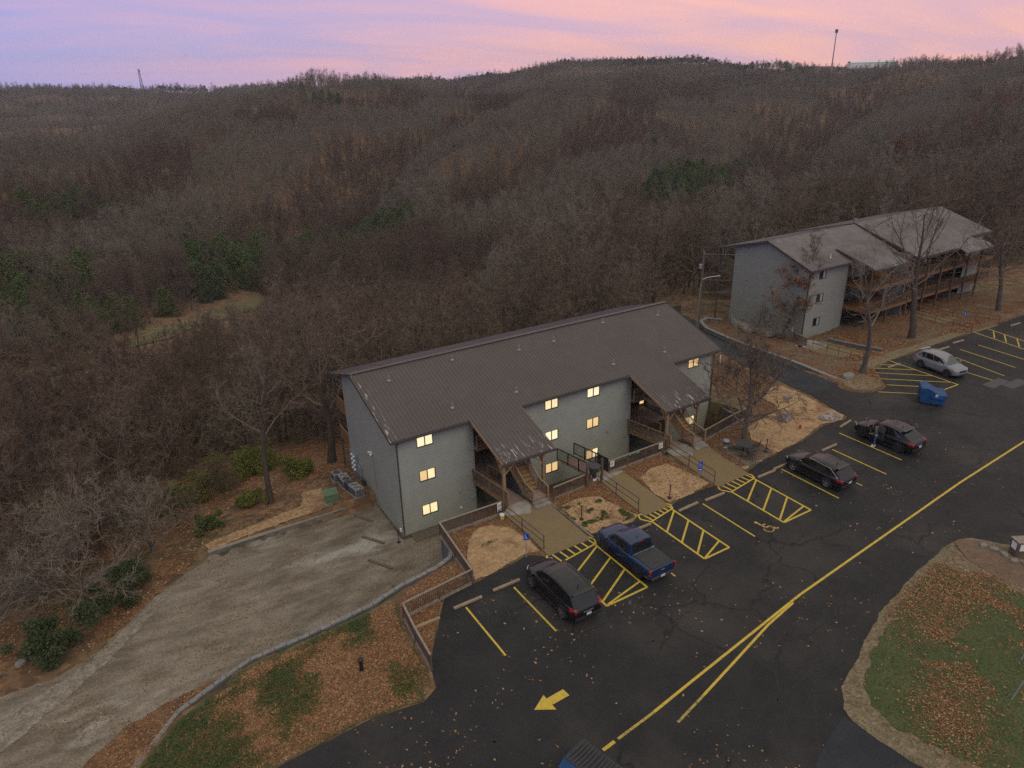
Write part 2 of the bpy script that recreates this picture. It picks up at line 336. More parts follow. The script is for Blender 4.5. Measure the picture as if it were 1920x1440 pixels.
PAD = [(.5,-5.6),(.35,-6.3),(.2,-7.4),(-.2,-8.0),(-1.2,-8.3),(-3.35,-8.4),(-5.46,-8.6),(-7.3,-8.4),(-9.7,-8.2),(-12.3,-7.95),(-14.3,-8.05),(-16.2,-8.6),(-18.5,-10.95),(-21.5,-15),(-27,-19),(-34,-16),(-30,-7),(-24,-1.3),(-21.7,-2.6),(-17.8,.2),(-14.65,3.7),(-12.3,5.0),(-7.5,5.3),(-2.7,5.3),(0,5.2),(.3,5.2),(.3,10.4),(29.4,10.4),(29.4,1.6),(29.4,-.9),(29.5,-4.6),(26.9,-4.95),(22.5,-5.6),(13.9,-5.3),(5.8,-5.6),(.6,-5.5)]
def zpad(x, y):
    return np.interp(x, [-34, -24, -20, -11, 40], [-2.4, -2.5, -2.85, -3.5, -3.5])
def height(x, y, fine=True):
    x = np.asarray(x, float); y = np.asarray(y, float); sh = x.shape; xf = x.ravel(); yf = y.ravel(); z = np.empty(xf.shape)
    for i in range(0, len(xf), 20000):
        X = xf[i:i+20000]/300.; Y = yf[i:i+20000]/300.
        r_2 = (X[:, None]-_P[:, 0])**2+(Y[:, None]-_P[:, 1])**2
        z[i:i+20000] = (np.where(r_2 > 0, .5*r_2*np.log(r_2+1e-24), 0))@_W[:_n]+_W[_n]+_W[_n+1]*X+_W[_n+2]*Y
    z = np.clip(z, -60, 45)
    # keep the paved plateau dead flat
    lot = sdf(LOTFLAT, xf, yf); k = np.clip(lot/5., 0, 1); k = k*k*(3-2*k)
    z = z*k+(-.03)*(1-k)
    far = np.clip((np.hypot(xf-20, yf)-60)/200, 0, 1)
    dc = np.hypot(xf+15, yf+41); azd = np.degrees(np.arctan2(xf+15, yf+41)); dl = np.interp(azd, [-10, 22, 33, 45, 70], [1520, 1420, 1120, 980, 800])
    z = z-np.clip(dc-dl, 0, None)*.07
    def along(pl):
        d = np.full(xf.shape, 1e9)
        for (ax, ay), (bx, by) in zip(pl[:-1], pl[1:]):
            ex, ey = bx-ax, by-ay; t_ = np.clip(((xf-ax)*ex+(yf-ay)*ey)/(ex*ex+ey*ey), 0, 1); d = np.minimum(d, np.hypot(xf-ax-ex*t_, yf-ay-ey*t_))
        return d
    z = z-7*np.exp(-((xf-300)/90)**2-((yf-590)/110)**2)
    z = z-13*np.exp(-(along([(200,168),(240,178),(300,215),(390,268),(470,305),(580,345)])/30)**2)
    z = z+19*np.exp(-(along([(215,545),(154,503),(69,441),(4,362),(-37,292)])/42)**2)-16*np.exp(-(along([(330,760),(190,640),(90,560),(0,480),(-70,400)])/60)**2)
    z = z+9*np.exp(-(along([(150,282),(190,300),(262,352),(330,420)])/26)**2)-13*np.exp(-(along([(110,300),(170,345),(230,400)])/24)**2)+10*np.exp(-(along([(330,190),(400,215),(470,235),(560,250)])/30)**2)-11*np.exp(-(along([(60,235),(90,290),(120,350)])/22)**2)
    z = z+far*((fbm(xf/90., yf/90., 3)-.47)*30+(fbm(xf/30., yf/30., 9)-.47)*5)
    s = sdf(PAD, xf, yf); t = np.clip(.5-s/.24, 0, 1)
    zp = zpad(xf, yf)+(fbm(xf/1.5, yf/1.5, 5)-.47)*.06
    # on the open west rim the yard runs out level with the ground
    soft = (xf < -13.5) | ((yf > 1) & (xf < -12.3)); t = np.where(soft, np.clip(.5-s/3., 0, 1), t)
    z = z*(1-t)+zp*t
    return z.reshape(sh)
LOTFLAT = [(-200,-17.5),(-13,-17.1),(-8.5,-16.8),(-5.35,-16.8),(-4.4,-14.5),(-2.9,-12.3),(-.5,-10.8),(1.6,-9.5),(1.6,-4.4),(36,-4.6),(37,-5.5),(40.5,-5.5),(44,-3.9),(180,-4),(180,-120),(-200,-120)]

def axis(segs, lim):
    a = []
    for lo, hi, st in segs: a += list(np.arange(lo, hi, st))
    a = np.array(a); g = []; v = a[-1]; s = segs[-1][2]
    while v < lim[1]: s *= 1.07; v += min(s, 45); g.append(v)
    g2 = []; v = a[0]; s = segs[0][2]
    while v > lim[0]: s *= 1.10; v -= min(s, 60); g2.append(v)
    return np.array(g2[::-1]+list(a)+g)
gx = axis([(-60, -27, 1.), (-27, 36, .24), (36, 60, .5), (60, 130, 1.5)], (-640, 1540)); gy = axis([(-40, -19, 1.), (-19, 7, .24), (7, 26, .5), (26, 80, 1.5)], (-240, 2000))
GX, GY = np.meshgrid(gx, gy); GZ = height(GX, GY)
def h1(x, y): return float(height(np.array([x]), np.array([y]))[0])
def grid_mesh(name, GX, GY, GZ, m_):
    nx = GX.shape[1]; ny = GX.shape[0]
    v = np.stack([GX, GY, GZ], -1).reshape(-1, 3)
    i = np.arange((ny-1)*(nx-1)); r_, c = i//(nx-1), i % (nx-1); a = r_*nx+c
    f = np.stack([a, a+1, a+1+nx, a+nx], -1)
    me = bpy.data.meshes.new(name); me.vertices.add(len(v)); me.vertices.foreach_set('co', v.ravel())
    me.loops.add(len(f)*4); me.loops.foreach_set('vertex_index', f.ravel()); me.polygons.add(len(f))
    me.polygons.foreach_set('loop_start', np.arange(len(f))*4); me.polygons.foreach_set('use_smooth', np.ones(len(f), bool))
    me.materials.append(m_); me.update(); me.validate(); return me
M['floor'] = mat('leaf_litter_ground', (.20, .11, .052), (.115, .072, .04), .35, .95, bump=.9, bscale=5, c3=(.085, .082, .035), s3=.06, t3=(.52, .66), detail=8, cell=0.45, cs=2.2)
M['litter'] = mat('near_leaf_litter', (.185, .088, .038), (.10, .055, .026), 7, .95, bump=.9, bscale=16, c3=(.15, .115, .07), s3=.35, t3=(.48, .62), detail=6, cell=0.5, cs=9)
M['lawn'] = mat('lawn_grass', (.045, .062, .016), (.085, .082, .030), .8, .95, bump=.7, bscale=22, c3=(.17, .135, .075), s3=.55, t3=(.50, .62), detail=6, cell=0.4, cs=12)
M['dry'] = mat('dry_grass', (.215, .17, .10), (.145, .115, .068), 3, .95, bump=.7, bscale=25, c3=(.12, .10, .05), s3=1.1, t3=(.52, .66), detail=6, cell=0.35, cs=12)
M['gravel'] = mat('grey_gravel', (.235, .20, .155), (.13, .104, .075), .75, .95, bump=.5, bscale=26, c3=(.32, .30, .26), s3=.25, t3=(.58, .68), detail=12, stretch=(.55, 1.3, 1), fac=(.36, .62), cell=.36, cs=24)
M['pebble'] = mat('tan_pebbles', (.44, .29, .15), (.30, .19, .10), 2.2, .95, bump=.9, bscale=20, c3=(.19, .105, .055), s3=.6, t3=(.52, .68), detail=9, cell=0.34, cs=24)
M['track'] = mat('pale_gravel_track', (.27, .24, .20), (.17, .14, .105), 2.5, .95, bump=.5, bscale=20, detail=8, cell=0.3, cs=12)
tag(obj('ground', grid_mesh('ground', GX, GY, GZ, M['floor'])), kind='structure')

def wobble(poly, step=.35, amp=.1, seed=0, closed=True):
    o = []
    n = len(poly)
    for i in range(n if closed else n-1):
        a = Vector(poly[i][:2]); b = Vector(poly[(i+1) % n][:2]); k = max(1, int((b-a).length/step)); nrm = (b-a).normalized(); nrm = Vector((-nrm.y, nrm.x))
        for j in range(k):
            p = a.lerp(b, j/k); e = (fbm(np.array([p.x*1.3]), np.array([p.y*1.3]), seed)[0]-.47)*2*amp+(rng.random()-.5)*amp*.5
            o.append(p+nrm*e)
    return o
def sheet(name, poly, m_, lift=.02, step=.6, amp=.1, seed=0, zf=None, flat=None, parent=None, edge=None, bulge=0):
    pts = wobble(poly, edge or min(step, .35), amp, seed)
    n = len(pts); arr = np.array([(p.x, p.y) for p in pts]); lo = arr.min(0); hi = arr.max(0)
    if flat is None or bulge:
        xs, ys = np.meshgrid(np.arange(lo[0], hi[0], step), np.arange(lo[1], hi[1], step)); xs = xs.ravel(); ys = ys.ravel()
        s = sdf([tuple(p) for p in arr], xs, ys); k = s < -step*.4; inn = list(zip(xs[k], ys[k]))
    else: inn = []
    vv, ee, ff, *_ = geometry.delaunay_2d_cdt(list(pts)+[Vector(p) for p in inn], [(i, (i+1) % n) for i in range(n)], [], 1, 1e-4)
    X = np.array([v.x for v in vv]); Y = np.array([v.y for v in vv])
    if flat is not None: Z = np.full(X.shape, float(flat))
    elif zf: Z = zf(X, Y)+lift
    else: Z = height(X, Y)+lift
    if bulge: Z = Z+bulge*np.clip(-sdf([tuple(p) for p in arr], X, Y)/1.5, 0, 1)**.6
    me = bpy.data.meshes.new(name); me.from_pydata([(float(a), float(b), float(c)) for a, b, c in zip(X, Y, Z)], [], [tuple(f) for f in ff])
    if me.polygons and me.polygons[0].normal.z < 0: me.flip_normals()
    me.materials.append(m_); me.update(); return obj(name, me, parent)

# asphalt: dark, patched, with fine and sealed cracks
def asphalt(name, c1, c2, c3, crack=(.010, .010, .011), s=.22):
    m_ = mat(name, c1, c2, .5, .62, bump=.25, bscale=60, c3=c3, s3=.13, t3=(.48, .68), detail=9, spec=.22, cell=.16, cs=30)
    t = m_.node_tree; b = t.nodes['Principled BSDF']; src = b.inputs['Base Color'].links[0].from_socket
    co = t.nodes.new('ShaderNodeTexCoord'); n = t.nodes.new('ShaderNodeTexNoise'); t.links.new(co.outputs['Object'], n.inputs['Vector']); n.inputs['Scale'].default_value = .5; n.inputs['Detail'].default_value = 6
    mx = t.nodes.new('ShaderNodeMix'); mx.data_type = 'RGBA'; mx.inputs[0].default_value = .22; t.links.new(co.outputs['Object'], mx.inputs[6]); t.links.new(n.outputs[1], mx.inputs[7])
    sc_ = t.nodes.new('ShaderNodeVectorMath'); sc_.operation = 'MULTIPLY_ADD'; t.links.new(n.outputs[1], sc_.inputs[0]); sc_.inputs[1].default_value = (3.0, 3.0, 0); t.links.new(co.outputs['Object'], sc_.inputs[2])
    vo = t.nodes.new('ShaderNodeTexVoronoi'); vo.feature = 'DISTANCE_TO_EDGE'; vo.voronoi_dimensions = '2D'; t.links.new(sc_.outputs[0], vo.inputs['Vector']); vo.inputs['Scale'].default_value = s
    r_ = t.nodes.new('ShaderNodeMapRange'); t.links.new(vo.outputs['Distance'], r_.inputs[0]); r_.inputs[1].default_value = .0; r_.inputs[2].default_value = .028; r_.inputs[3].default_value = 1; r_.inputs[4].default_value = 0
    n2_ = t.nodes.new('ShaderNodeTexNoise'); t.links.new(co.outputs['Object'], n2_.inputs['Vector']); n2_.inputs['Scale'].default_value = .13
    r3 = t.nodes.new('ShaderNodeMapRange'); t.links.new(n2_.outputs[0], r3.inputs[0]); r3.inputs[1].default_value = .46; r3.inputs[2].default_value = .56; r3.inputs[4].default_value = .8
    q = t.nodes.new('ShaderNodeMath'); q.operation = 'MULTIPLY'; t.links.new(r_.outputs[0], q.inputs[0]); t.links.new(r3.outputs[0], q.inputs[1])
    m2 = t.nodes.new('ShaderNodeMix'); m2.data_type = 'RGBA'; t.links.new(q.outputs[0], m2.inputs[0]); t.links.new(src, m2.inputs[6]); m2.inputs[7].default_value = (*crack, 1)
    t.links.new(m2.outputs[2], b.inputs['Base Color']); return m_
M['asphalt'] = asphalt('asphalt', (.018, .0185, .0195), (.028, .028, .0285), (.047, .043, .039))
M['asphalt_new'] = asphalt('darker_asphalt', (.022, .026, .031), (.032, .036, .042), (.052, .057, .062), s=.35)
M['crack'] = mat('crack_sealant', (.012, .012, .013), (.018, .018, .018), 3, .7)
LOT = [(-60,-22),(-40,-19.5),(-22,-17.4),(-13,-17.05),(-8.5,-16.85),(-6.2,-17.25),(-5.35,-16.8),(-5.0,-15.6),(-4.4,-14.5),(-2.9,-12.3),(-1.95,-11.0),(-.9,-11.15),(2,-10.85),(3.6,-10.5),(4.4,-11.0),(4.65,-11.35),(8.0,-11.35),(8.3,-10.95),(9.6,-11.2),(11.4,-11.35),(12.2,-10.9),(12.45,-10.95),(14.4,-11.4),(15.1,-11.1),(17.6,-10.95),(18.9,-11.05),(19.0,-11.4),(22.0,-11.2),(22.6,-10.85),(25,-10.45),(29,-10.1),(33,-9.3),(35.2,-9.55),(36.0,-9.2),(36.1,-8),(36.6,-6.2),(37.2,-4.5),(40.6,-4.6),(40.4,-6.0),(41.2,-7.1),(42.7,-7.75),(44.2,-7.3),(45.3,-6.1),(46.9,-4.4),(50,-3.95),(58.2,-3.9),(75,-4),(100,-4.2),(130,-4.5),(170,-8),(170,-100),(-60,-100)]
lot = tag(sheet('parking_lot', LOT, M['asphalt'], flat=0, amp=.06, edge=.5), kind='structure')
DRIVE = [(37.0,-4.7),(37.4,-2.2),(38.6,1.4),(38.9,4.2),(40.5,8.5),(43.2,13),(45,17),(45.5,24),(48.5,30),(53,34),(56,31),(52,27),(50.2,22.5),(48.2,19),(45.7,15.3),(43.2,8.4),(42.0,1.4),(41.3,-2.5),(41.0,-4.7)]
tag(sheet('driveway', DRIVE, M['asphalt_new'], lift=.035, amp=.08), kind='structure')
tag(sheet('side_road', [(9.3,-28.2),(7.6,-28.6),(5.6,-29.3),(3.5,-31),(2.5,-36),(14,-36),(13,-34),(10.3,-31.8),(9.6,-30.2)], M['asphalt_new'], flat=.004, amp=.05), kind='structure')
for pts in ([(-14,-21.8),(-9,-21.4),(-4.6,-21.0),(-1.6,-21.4),(2.4,-20.5),(7.2,-19.6),(12,-18.9),(18.7,-18.3),(27,-17.6),(35,-16.4)],
            [(-4.7,-18.4),(-3.0,-18.3),(-1.8,-17.9),(0,-17.5),(2.3,-17.75),(4.7,-17.55),(7.2,-17.1),(8.0,-17.9),(10,-18.8)],
            [(-.2,-17.6),(.7,-18.6),(.1,-19.6),(-.2,-20.4),(.1,-21.3)],[(-1.6,-21.4),(-1.3,-22.2),(-1.0,-23.1)],
            [(13.5,-24.1),(11.5,-25.2),(9.2,-26.6),(8.1,-27.8),(6.8,-28.8),(5.9,-29.6)],[(18,-21.3),(21,-21.0),(25,-21.7),(29.2,-22.6)],[(29.2,-22.4),(33.5,-22.3),(38.5,-21.4)],
            [(26,-17.7),(26.8,-16.2),(29.4,-14.6),(33,-14.2)],[(41,-11),(43,-13.5),(47.5,-14.8),(54,-15.4)],[(36.5,-9),(39,-8.8),(41,-7.4)],[(-6,-19.2),(-4.5,-20.6),(-4,-22.4),(-4.6,-24)],[(3.2,-18),(4,-19.4),(5.6,-20.2),(6,-21.6),(8.2,-22.0)],[(8.5,-23.2),(9,-24.8),(7.6,-26),(7.9,-27.7)],[(10.5,-23.4),(9,-24.8)],[(13,-19),(13.8,-20.4),(15.5,-21),(16,-22.4),(14.8,-23.8)],[(5,-24.5),(6.2,-25.6),(7.6,-26),(10.8,-25.6)],[(2,-26),(3.6,-27),(3.4,-28.6),(5,-29)],[(19,-18.4),(20.2,-16.6),(22.5,-16),(23,-14.4)],[(28,-17.6),(29.4,-19.2),(33,-19.6)],[(31,-20.6),(33.6,-21.6),(37,-21)],[(38,-12.5),(41,-13.4),(43.5,-16),(48,-17.2)],[(0,-15.2),(.3,-13.6),(1.2,-13)],[(-3.8,-15.6),(-2.4,-16.4),(-1.6,-18)]):
    mb = MB(); q = wobble(pts, .25, .22, len(mb.v)+int(pts[0][0]), closed=False)
    for a, b_ in zip(q[:-1], q[1:]):
        d = (b_-a); n_ = Vector((-d.y, d.x)).normalized()*rng.uniform(.03, .05)
        if d.length > 1e-3: mb.quad((*(a-n_), .003), (*(b_-n_), .003), (*(b_+n_), .003), (*(a+n_), .003))
    mb.build('sealed_crack', M['crack'], lot)
tag(sheet('gravel_yard', [(a, b_) for a, b_ in [(-.1,5.0),(-.15,-.2),(.9,-.4),(5.5,-.9),(5.2,-5.2),(.75,-5.3),(.3,-6.2),(.05,-7.3),(-.35,-7.9),(-1.3,-8.15),(-3.4,-8.2),(-5.5,-8.4),(-7.3,-8.2),(-9.7,-8.0),(-12.0,-7.5),(-14.0,-7.0),(-16.5,-7.2),(-18.6,-8.0),(-20.8,-9.8),(-24,-13),(-30,-16),(-33,-14),(-28,-7),(-24.2,-2.6),(-21.7,-2.4),(-19.5,-1.2),(-17.4,1),(-15.5,3),(-13.5,4.3),(-12.2,5.0),(-7.5,5.2)]], M['gravel'], lift=.03, amp=.2, step=.5), kind='structure')
tag(sheet('wheel_track', [(-30,-8.5),(-25,-5.0),(-22.6,-3.8),(-20,-2.2),(-17.8,.3),(-16.2,2.0),(-15.2,3.0),(-15.0,2.4),(-16.6,.2),(-18.6,-2.2),(-20.6,-4.1),(-23,-6.3),(-28,-10.2)], M['track'], lift=.05, amp=.28, step=.4), kind='structure')
tag(sheet('lawn', [(-13,-17.0),(-9,-16.75),(-6.3,-17.1),(-5.5,-16.6),(-5.2,-15.6),(-5.0,-12),(-4.7,-10.6),(-4.3,-9.3),(-5.5,-9.0),(-7.3,-8.75),(-9.7,-8.6),(-12.3,-8.4),(-14.3,-8.6),(-16.3,-9.3),(-18.7,-11.5),(-21.5,-15.6),(-24,-18.4),(-22,-17.3)], M['lawn'], lift=.035, amp=.1), kind='structure')
tag(sheet('leafy_verge', [(-5.0,-15.4),(-4.9,-12),(-4.5,-10.2),(-3.8,-9.1),(-.1,-8.5),(.5,-7.8),(.6,-5.85),(5.3,-5.85),(4.9,-6.6),(4.6,-11.2),(4.3,-10.9),(3.5,-10.3),(2,-10.6),(-.9,-10.9),(-2,-10.8),(-3,-12.2),(-4.4,-14.4)], M['litter'], lift=.03, amp=.05), kind='structure')
BEDS = [[(.05,-10.9),(.5,-9.0),(1.5,-7.2),(2.5,-6.5),(3.5,-6.6),(4.4,-7.5),(4.7,-9),(4.65,-10.6),(3.7,-10.4),(1.85,-10.7)],
        [(8.3,-7.2),(9.9,-7.0),(11.5,-7.7),(11.75,-9.5),(12.2,-10.9),(11.3,-11.25),(9.6,-11.1),(8.3,-10.9),(8.1,-8.6)],
        [(14.8,-11.0),(14.75,-9.6),(15.3,-7.4),(16.7,-6.7),(18.3,-6.9),(18.7,-8.7),(18.9,-10.6),(17.4,-10.85)],
        [(26.3,-10.3),(26.2,-7.8),(27.5,-6.2),(30.5,-5.6),(32.6,-5.0),(33.5,-1.5),(36.9,-1.6),(36.5,-4.5),(35.9,-7.2),(35.9,-9.1),(35,-9.4),(32.9,-9.15),(29,-9.95)],
        [(22.3,-10.7),(22.4,-10.2),(24.2,-10.5),(26.2,-9.6),(26.3,-10.2),(24.9,-10.35)]]
for i, p in enumerate(BEDS): tag(sheet('gravel_bed', p, M['pebble'], lift=.055 if i != 3 else .08, amp=.16, seed=i), kind='structure')
for p in ([(8.1,-6.2),(12.4,-6.1),(12.4,-10.8),(11.3,-11.25),(9.6,-11.15),(8.1,-10.9)], [(14.8,-5.6),(19,-5.5),(18.95,-11),(17.5,-10.9),(14.9,-11)], [(22.4,-5.9),(27,-5.2),(29.5,-4.8),(31.5,-4.7),(32.4,.2),(33,3),(36,6),(39.5,10),(38.4,4.3),(38.2,1.5),(37.0,-2.2),(36.7,-4.6),(36.1,-6.5),(35.9,-9.1),(35,-9.45),(32.9,-9.2),(29,-10),(25,-10.35),(22.2,-10.7)]):
    tag(sheet('planting_bed', p, M['litter'], lift=.025, amp=.06), kind='structure')
tag(sheet('verge', [(42.5,-7.6),(41.2,-6.95),(40.6,-5.9),(41.2,-4.5),(41.7,-2),(42.3,1.4),(43.5,8.3),(45.9,15.2),(48.5,19),(52,19),(52,8),(52,7),(58.6,7.2),(60,5),(66,5.5),(78,5),(92,4.2),(110,3),(110,-3.9),(75,-3.85),(58.2,-3.75),(50,-3.8),(46.9,-4.25),(45.2,-5.9),(44.1,-7.15)], M['litter'], lift=.03, amp=.08, step=1.), kind='structure')
tag(sheet('gravel_bed', [(42.4,-7.3),(41.1,-6.4),(41.3,-5),(42.6,-4.2),(44.8,-4.4),(45,-6.0),(43.8,-7.1)], M['dry'], lift=.06, amp=.1), kind='structure')
tag(sheet('gravel_bed', [(46.5,-4.1),(47,-2.4),(50,-2.2),(56,-2.6),(62,-2.7),(64,-3.75),(58.2,-3.75),(50,-3.85)], M['dry'], lift=.06, amp=.2), kind='structure')
tag(sheet('gravel_bed', [(-12.1,5.6),(-7.5,5.75),(-3.4,5.75),(-2.9,9.5),(-4.5,10),(-5.2,7.6),(-8.5,7.0),(-12.4,6.6)], M['pebble'], lift=.04, amp=.3), kind='structure')
M['bank'] = mat('grassy_bank', (.13, .11, .05), (.17, .115, .065), .3, .95, c3=(.085, .088, .032), s3=.1)
tag(sheet('grass_bank', [(-13,134),(-5,146),(3,155),(12,165),(22,178),(29,184),(31,178),(24,168),(14,156),(4,146),(-4,136),(-10,129)], M['bank'], lift=.25, amp=.5, step=3, edge=2), kind='structure')
tag(sheet('lane', [(-32,108),(-22,116),(-12,117),(-12,113.5),(-22,112),(-31,105)], M['asphalt_new'], lift=.3, amp=.2, step=3, edge=2), kind='structure')
# the lawn island by the road
ISL = [(26.6,-23.6),(25.7,-23.55),(23.5,-23.8),(21.7,-24.0),(16.7,-25.0),(13.1,-26.25),(10.7,-27.1),(9.7,-27.9),(9.4,-28.6),(9.45,-29.8),(9.65,-31.2),(11,-36),(40,-40),(40,-30),(30,-27.5),(28.2,-25.2),(27.4,-24.0)]
isl = tag(sheet('lawn', ISL, M['dry'], flat=.02, amp=.1, bulge=.12, step=.8), kind='structure')
ISG = [(23,-24.6),(20.5,-24.8),(17,-25.6),(14,-26.6),(11.8,-27.5),(10.6,-28.9),(10.8,-31),(12.2,-34),(22,-34),(27,-31),(24.6,-28.6),(24.2,-26.5),(23,-25.6)]
M['lawn2'] = mat('green_lawn', (.045, .066, .016), (.07, .082, .026), 1.1, .95, bump=.7, bscale=22, c3=(.10, .085, .04), s3=.4, t3=(.62, .72), detail=6, cell=.4, cs=14)
tag(sheet('lawn', ISG, M['lawn2'], flat=.145, amp=.35), kind='structure')
tag(sheet('footpath', [(25.9,-23.75),(26.6,-23.75),(27.2,-24.4),(27.0,-26),(26.9,-28.5),(27.5,-31),(26,-31),(25.2,-28.8),(24.6,-26.9),(24.9,-25)], mat('worn_path', (.17, .115, .075), (.13, .09, .06), 2, .95, bump=.3, bscale=20), flat=.155, amp=.08), kind='structure')

# ------------------------------------------------------------------ painted markings (parts of the lot)
def stripe(name, pts, wd=.1, m_='yellow', z=.005, worn=0):
    mb = MB()
    pts = [Vector(p) for p in pts]
    for i in range(len(pts)-1):
        a, b_ = pts[i], pts[i+1]; d = b_-a; n_ = Vector((-d.y, d.x)).normalized()*wd/2
        k = max(1, int(d.length/.4)); o1 = rng.uniform(-.004, .004)
        for j in range(k):
            p = a.lerp(b_, j/k); q = a.lerp(b_, (j+1)/k); o2 = rng.uniform(-.006, .006)
            zs = z+i*.0012; mb.quad((*(p-n_*(1+o1)), zs), (*(q-n_*(1+o2)), zs), (*(q+n_*(1+o2)), zs), (*(p+n_*(1+o1)), zs)); o1 = o2
    return mb.build(name, M[m_], lot)
for x0, yh, x1, yt in ((-1.50,-12.6,-1.50,-16.83),(1.57,-12.6,1.60,-16.79),(9.84,-12.4,9.84,-16.85),(16.6,-12.25,16.6,-16.68),(24.57,-12.05,24.6,-16.75),(27.3,-12.3,27.3,-16.62),(30.05,-12.2,30.06,-16.6),(32.8,-10.8,32.8,-16.0),(35.6,-10.2,35.7,-10.75),
                         (53.0,-6.6,53.0,-11.9),(55.9,-6.9,54.9,-11.95),(58.4,-5.95,57.8,-11.5),(61.1,-6.3,60.6,-10.9)):
    stripe('stall_line', [(x0, yh), (x1, yt)], .105)
def hatch(xl, xr, yt, ytop, ll=None):
    stripe('aisle_outline', [(xl, ytop), (xl, yt), (xr, yt), (xr, ytop+.25)], .13)
    y = ytop+.1
    for k in range(5):
        a = (xr, y-k*1.33); b_ = (xl, y-k*1.33-1.55)
        if k == 3: b_ = (xl+.1, yt+.06)
        if k < 4: stripe('aisle_stripe', [a, b_], .12, z=.009)
    # ramp strip at the end of the walk
    stripe('ramp_outline', [(xl-.45, ytop+.55), (xl-.05, ytop-.05), (xr+.1, ytop+.35), (xr+.28, ytop+.75), (xr+.05, ytop+1.25), (xl-.3, ytop+.95), (xl-.45, ytop+.55)], .11)
    for k in range(6):
        t = (k+.5)/6; x = xl-.2+(xr-xl+.35)*t; stripe('ramp_stripe', [(x, ytop+.98+.28*t), (x+.12, ytop+.02+.36*t)], .12, z=.009)
hatch(5.0, 7.86, -16.7, -12.2); hatch(12.4, 14.45, -16.6, -11.9); hatch(19.3, 21.9, -16.65, -12.2)
BAY = [((48.24,-3.9),(49.88,-5.24)),((46.8,-4.0),(49.78,-6.6)),((46.15,-4.95),(49.7,-8.35)),((45.2,-6.06),(49.5,-10.05)),((44.4,-7.2),(47.3,-9.9)),((42.4,-7.75),(45.3,-10.3))]
FARH = [((64.6,-4.0),(63.4,-9.8),1),((66.9,-4.0),(65.6,-9.8),1),((66.5,-5.0),(64.35,-6.2),0),((66.3,-6.2),(64.1,-7.5),0),((66.0,-7.6),(63.8,-8.9),0)]
stripe('bay_outline', [(49.95,-3.85),(49.55,-10.75)], .11); stripe('bay_outline', [(49.5,-10.72),(47.3,-10.65)], .11, z=.009)
for a, b_ in BAY: stripe('bay_stripe', [a, b_], .1, z=.009)
for p in FARH: stripe('aisle_outline' if p[2] else 'aisle_stripe', p[:2], .11, z=.005 if p[2] else .009)
M1 = [(60,-18.6),(42.96,-19.4),(33.15,-20.04),(25.94,-20.7),(19.77,-21.26),(14.45,-21.75),(9.5,-22.44),(5.21,-23.04),(2.4,-23.45)]
stripe('centre_line', M1, .14); stripe('centre_line', [(2.4,-23.45),(.1,-23.7)], .13, 'yellow_old'); stripe('centre_line', [(-.1,-23.72),(-.8,-23.8)], .16)
stripe('centre_line', [(13.6,-21.98),(11.17,-22.40),(7.8,-23.25),(5.0,-23.95)], .13); stripe('centre_line', [(5.0,-23.95),(2.9,-24.45)], .12, 'yellow_old')
mb = MB(); mb.poly([(-2.12,-20.42,.006),(-1.26,-20.95,.006),(-1.27,-20.63,.006),(-.28,-20.6,.006),(-.33,-20.14,.006),(-1.29,-20.19,.006),(-1.29,-19.93,.006)]); mb.build('direction_arrow', M['yellow'], lot)
def wheelchair(parent, T, m_, w_=.09, ht=.006):
    mb = MB()
    def P(x, y): return T(x, y)
    def seg(pts, wd):
        pts = [Vector(p) for p in pts]
        for a, b_ in zip(pts[:-1], pts[1:]):
            d = b_-a; n_ = Vector((-d.y, d.x)).normalized()*wd/2; e = d.normalized()*wd*.25
            mb.quad(P(*(a-n_-e)), P(*(b_-n_+e)), P(*(b_+n_+e)), P(*(a+n_-e)))
    seg([(.35*math.cos(a), .35*math.sin(a)) for a in [R(q) for q in range(150, 400, 25)]], .11)
    seg([(-.12,.9),(-.05,.25),(.32,.22),(.5,-.3),(.66,-.25)], .13); seg([(-.09,.6),(.25,.58)], .1)
    mb.poly([P(-.14+.13*math.cos(R(q)), 1.08+.13*math.sin(R(q))) for q in range(0, 360, 30)])
    return mb.build('accessible_symbol', m_, parent)
wheelchair(lot, lambda x, y: (17.95+x*.9, -16.6+y*.85, .006) , M['orange_paint'])
mb = MB(); mb.box(51.2,54.0,-12.9,-11.9,-.02,.006); mb.build('patch', mat('asphalt_patch', (.085,.08,.078), (.07,.066,.064), 3, .8), lot)
mb = MB(); mb.box(52.5,55.2,-13.9,-12.95,-.02,.006); mb.build('patch', bpy.data.materials['asphalt_patch'], lot)

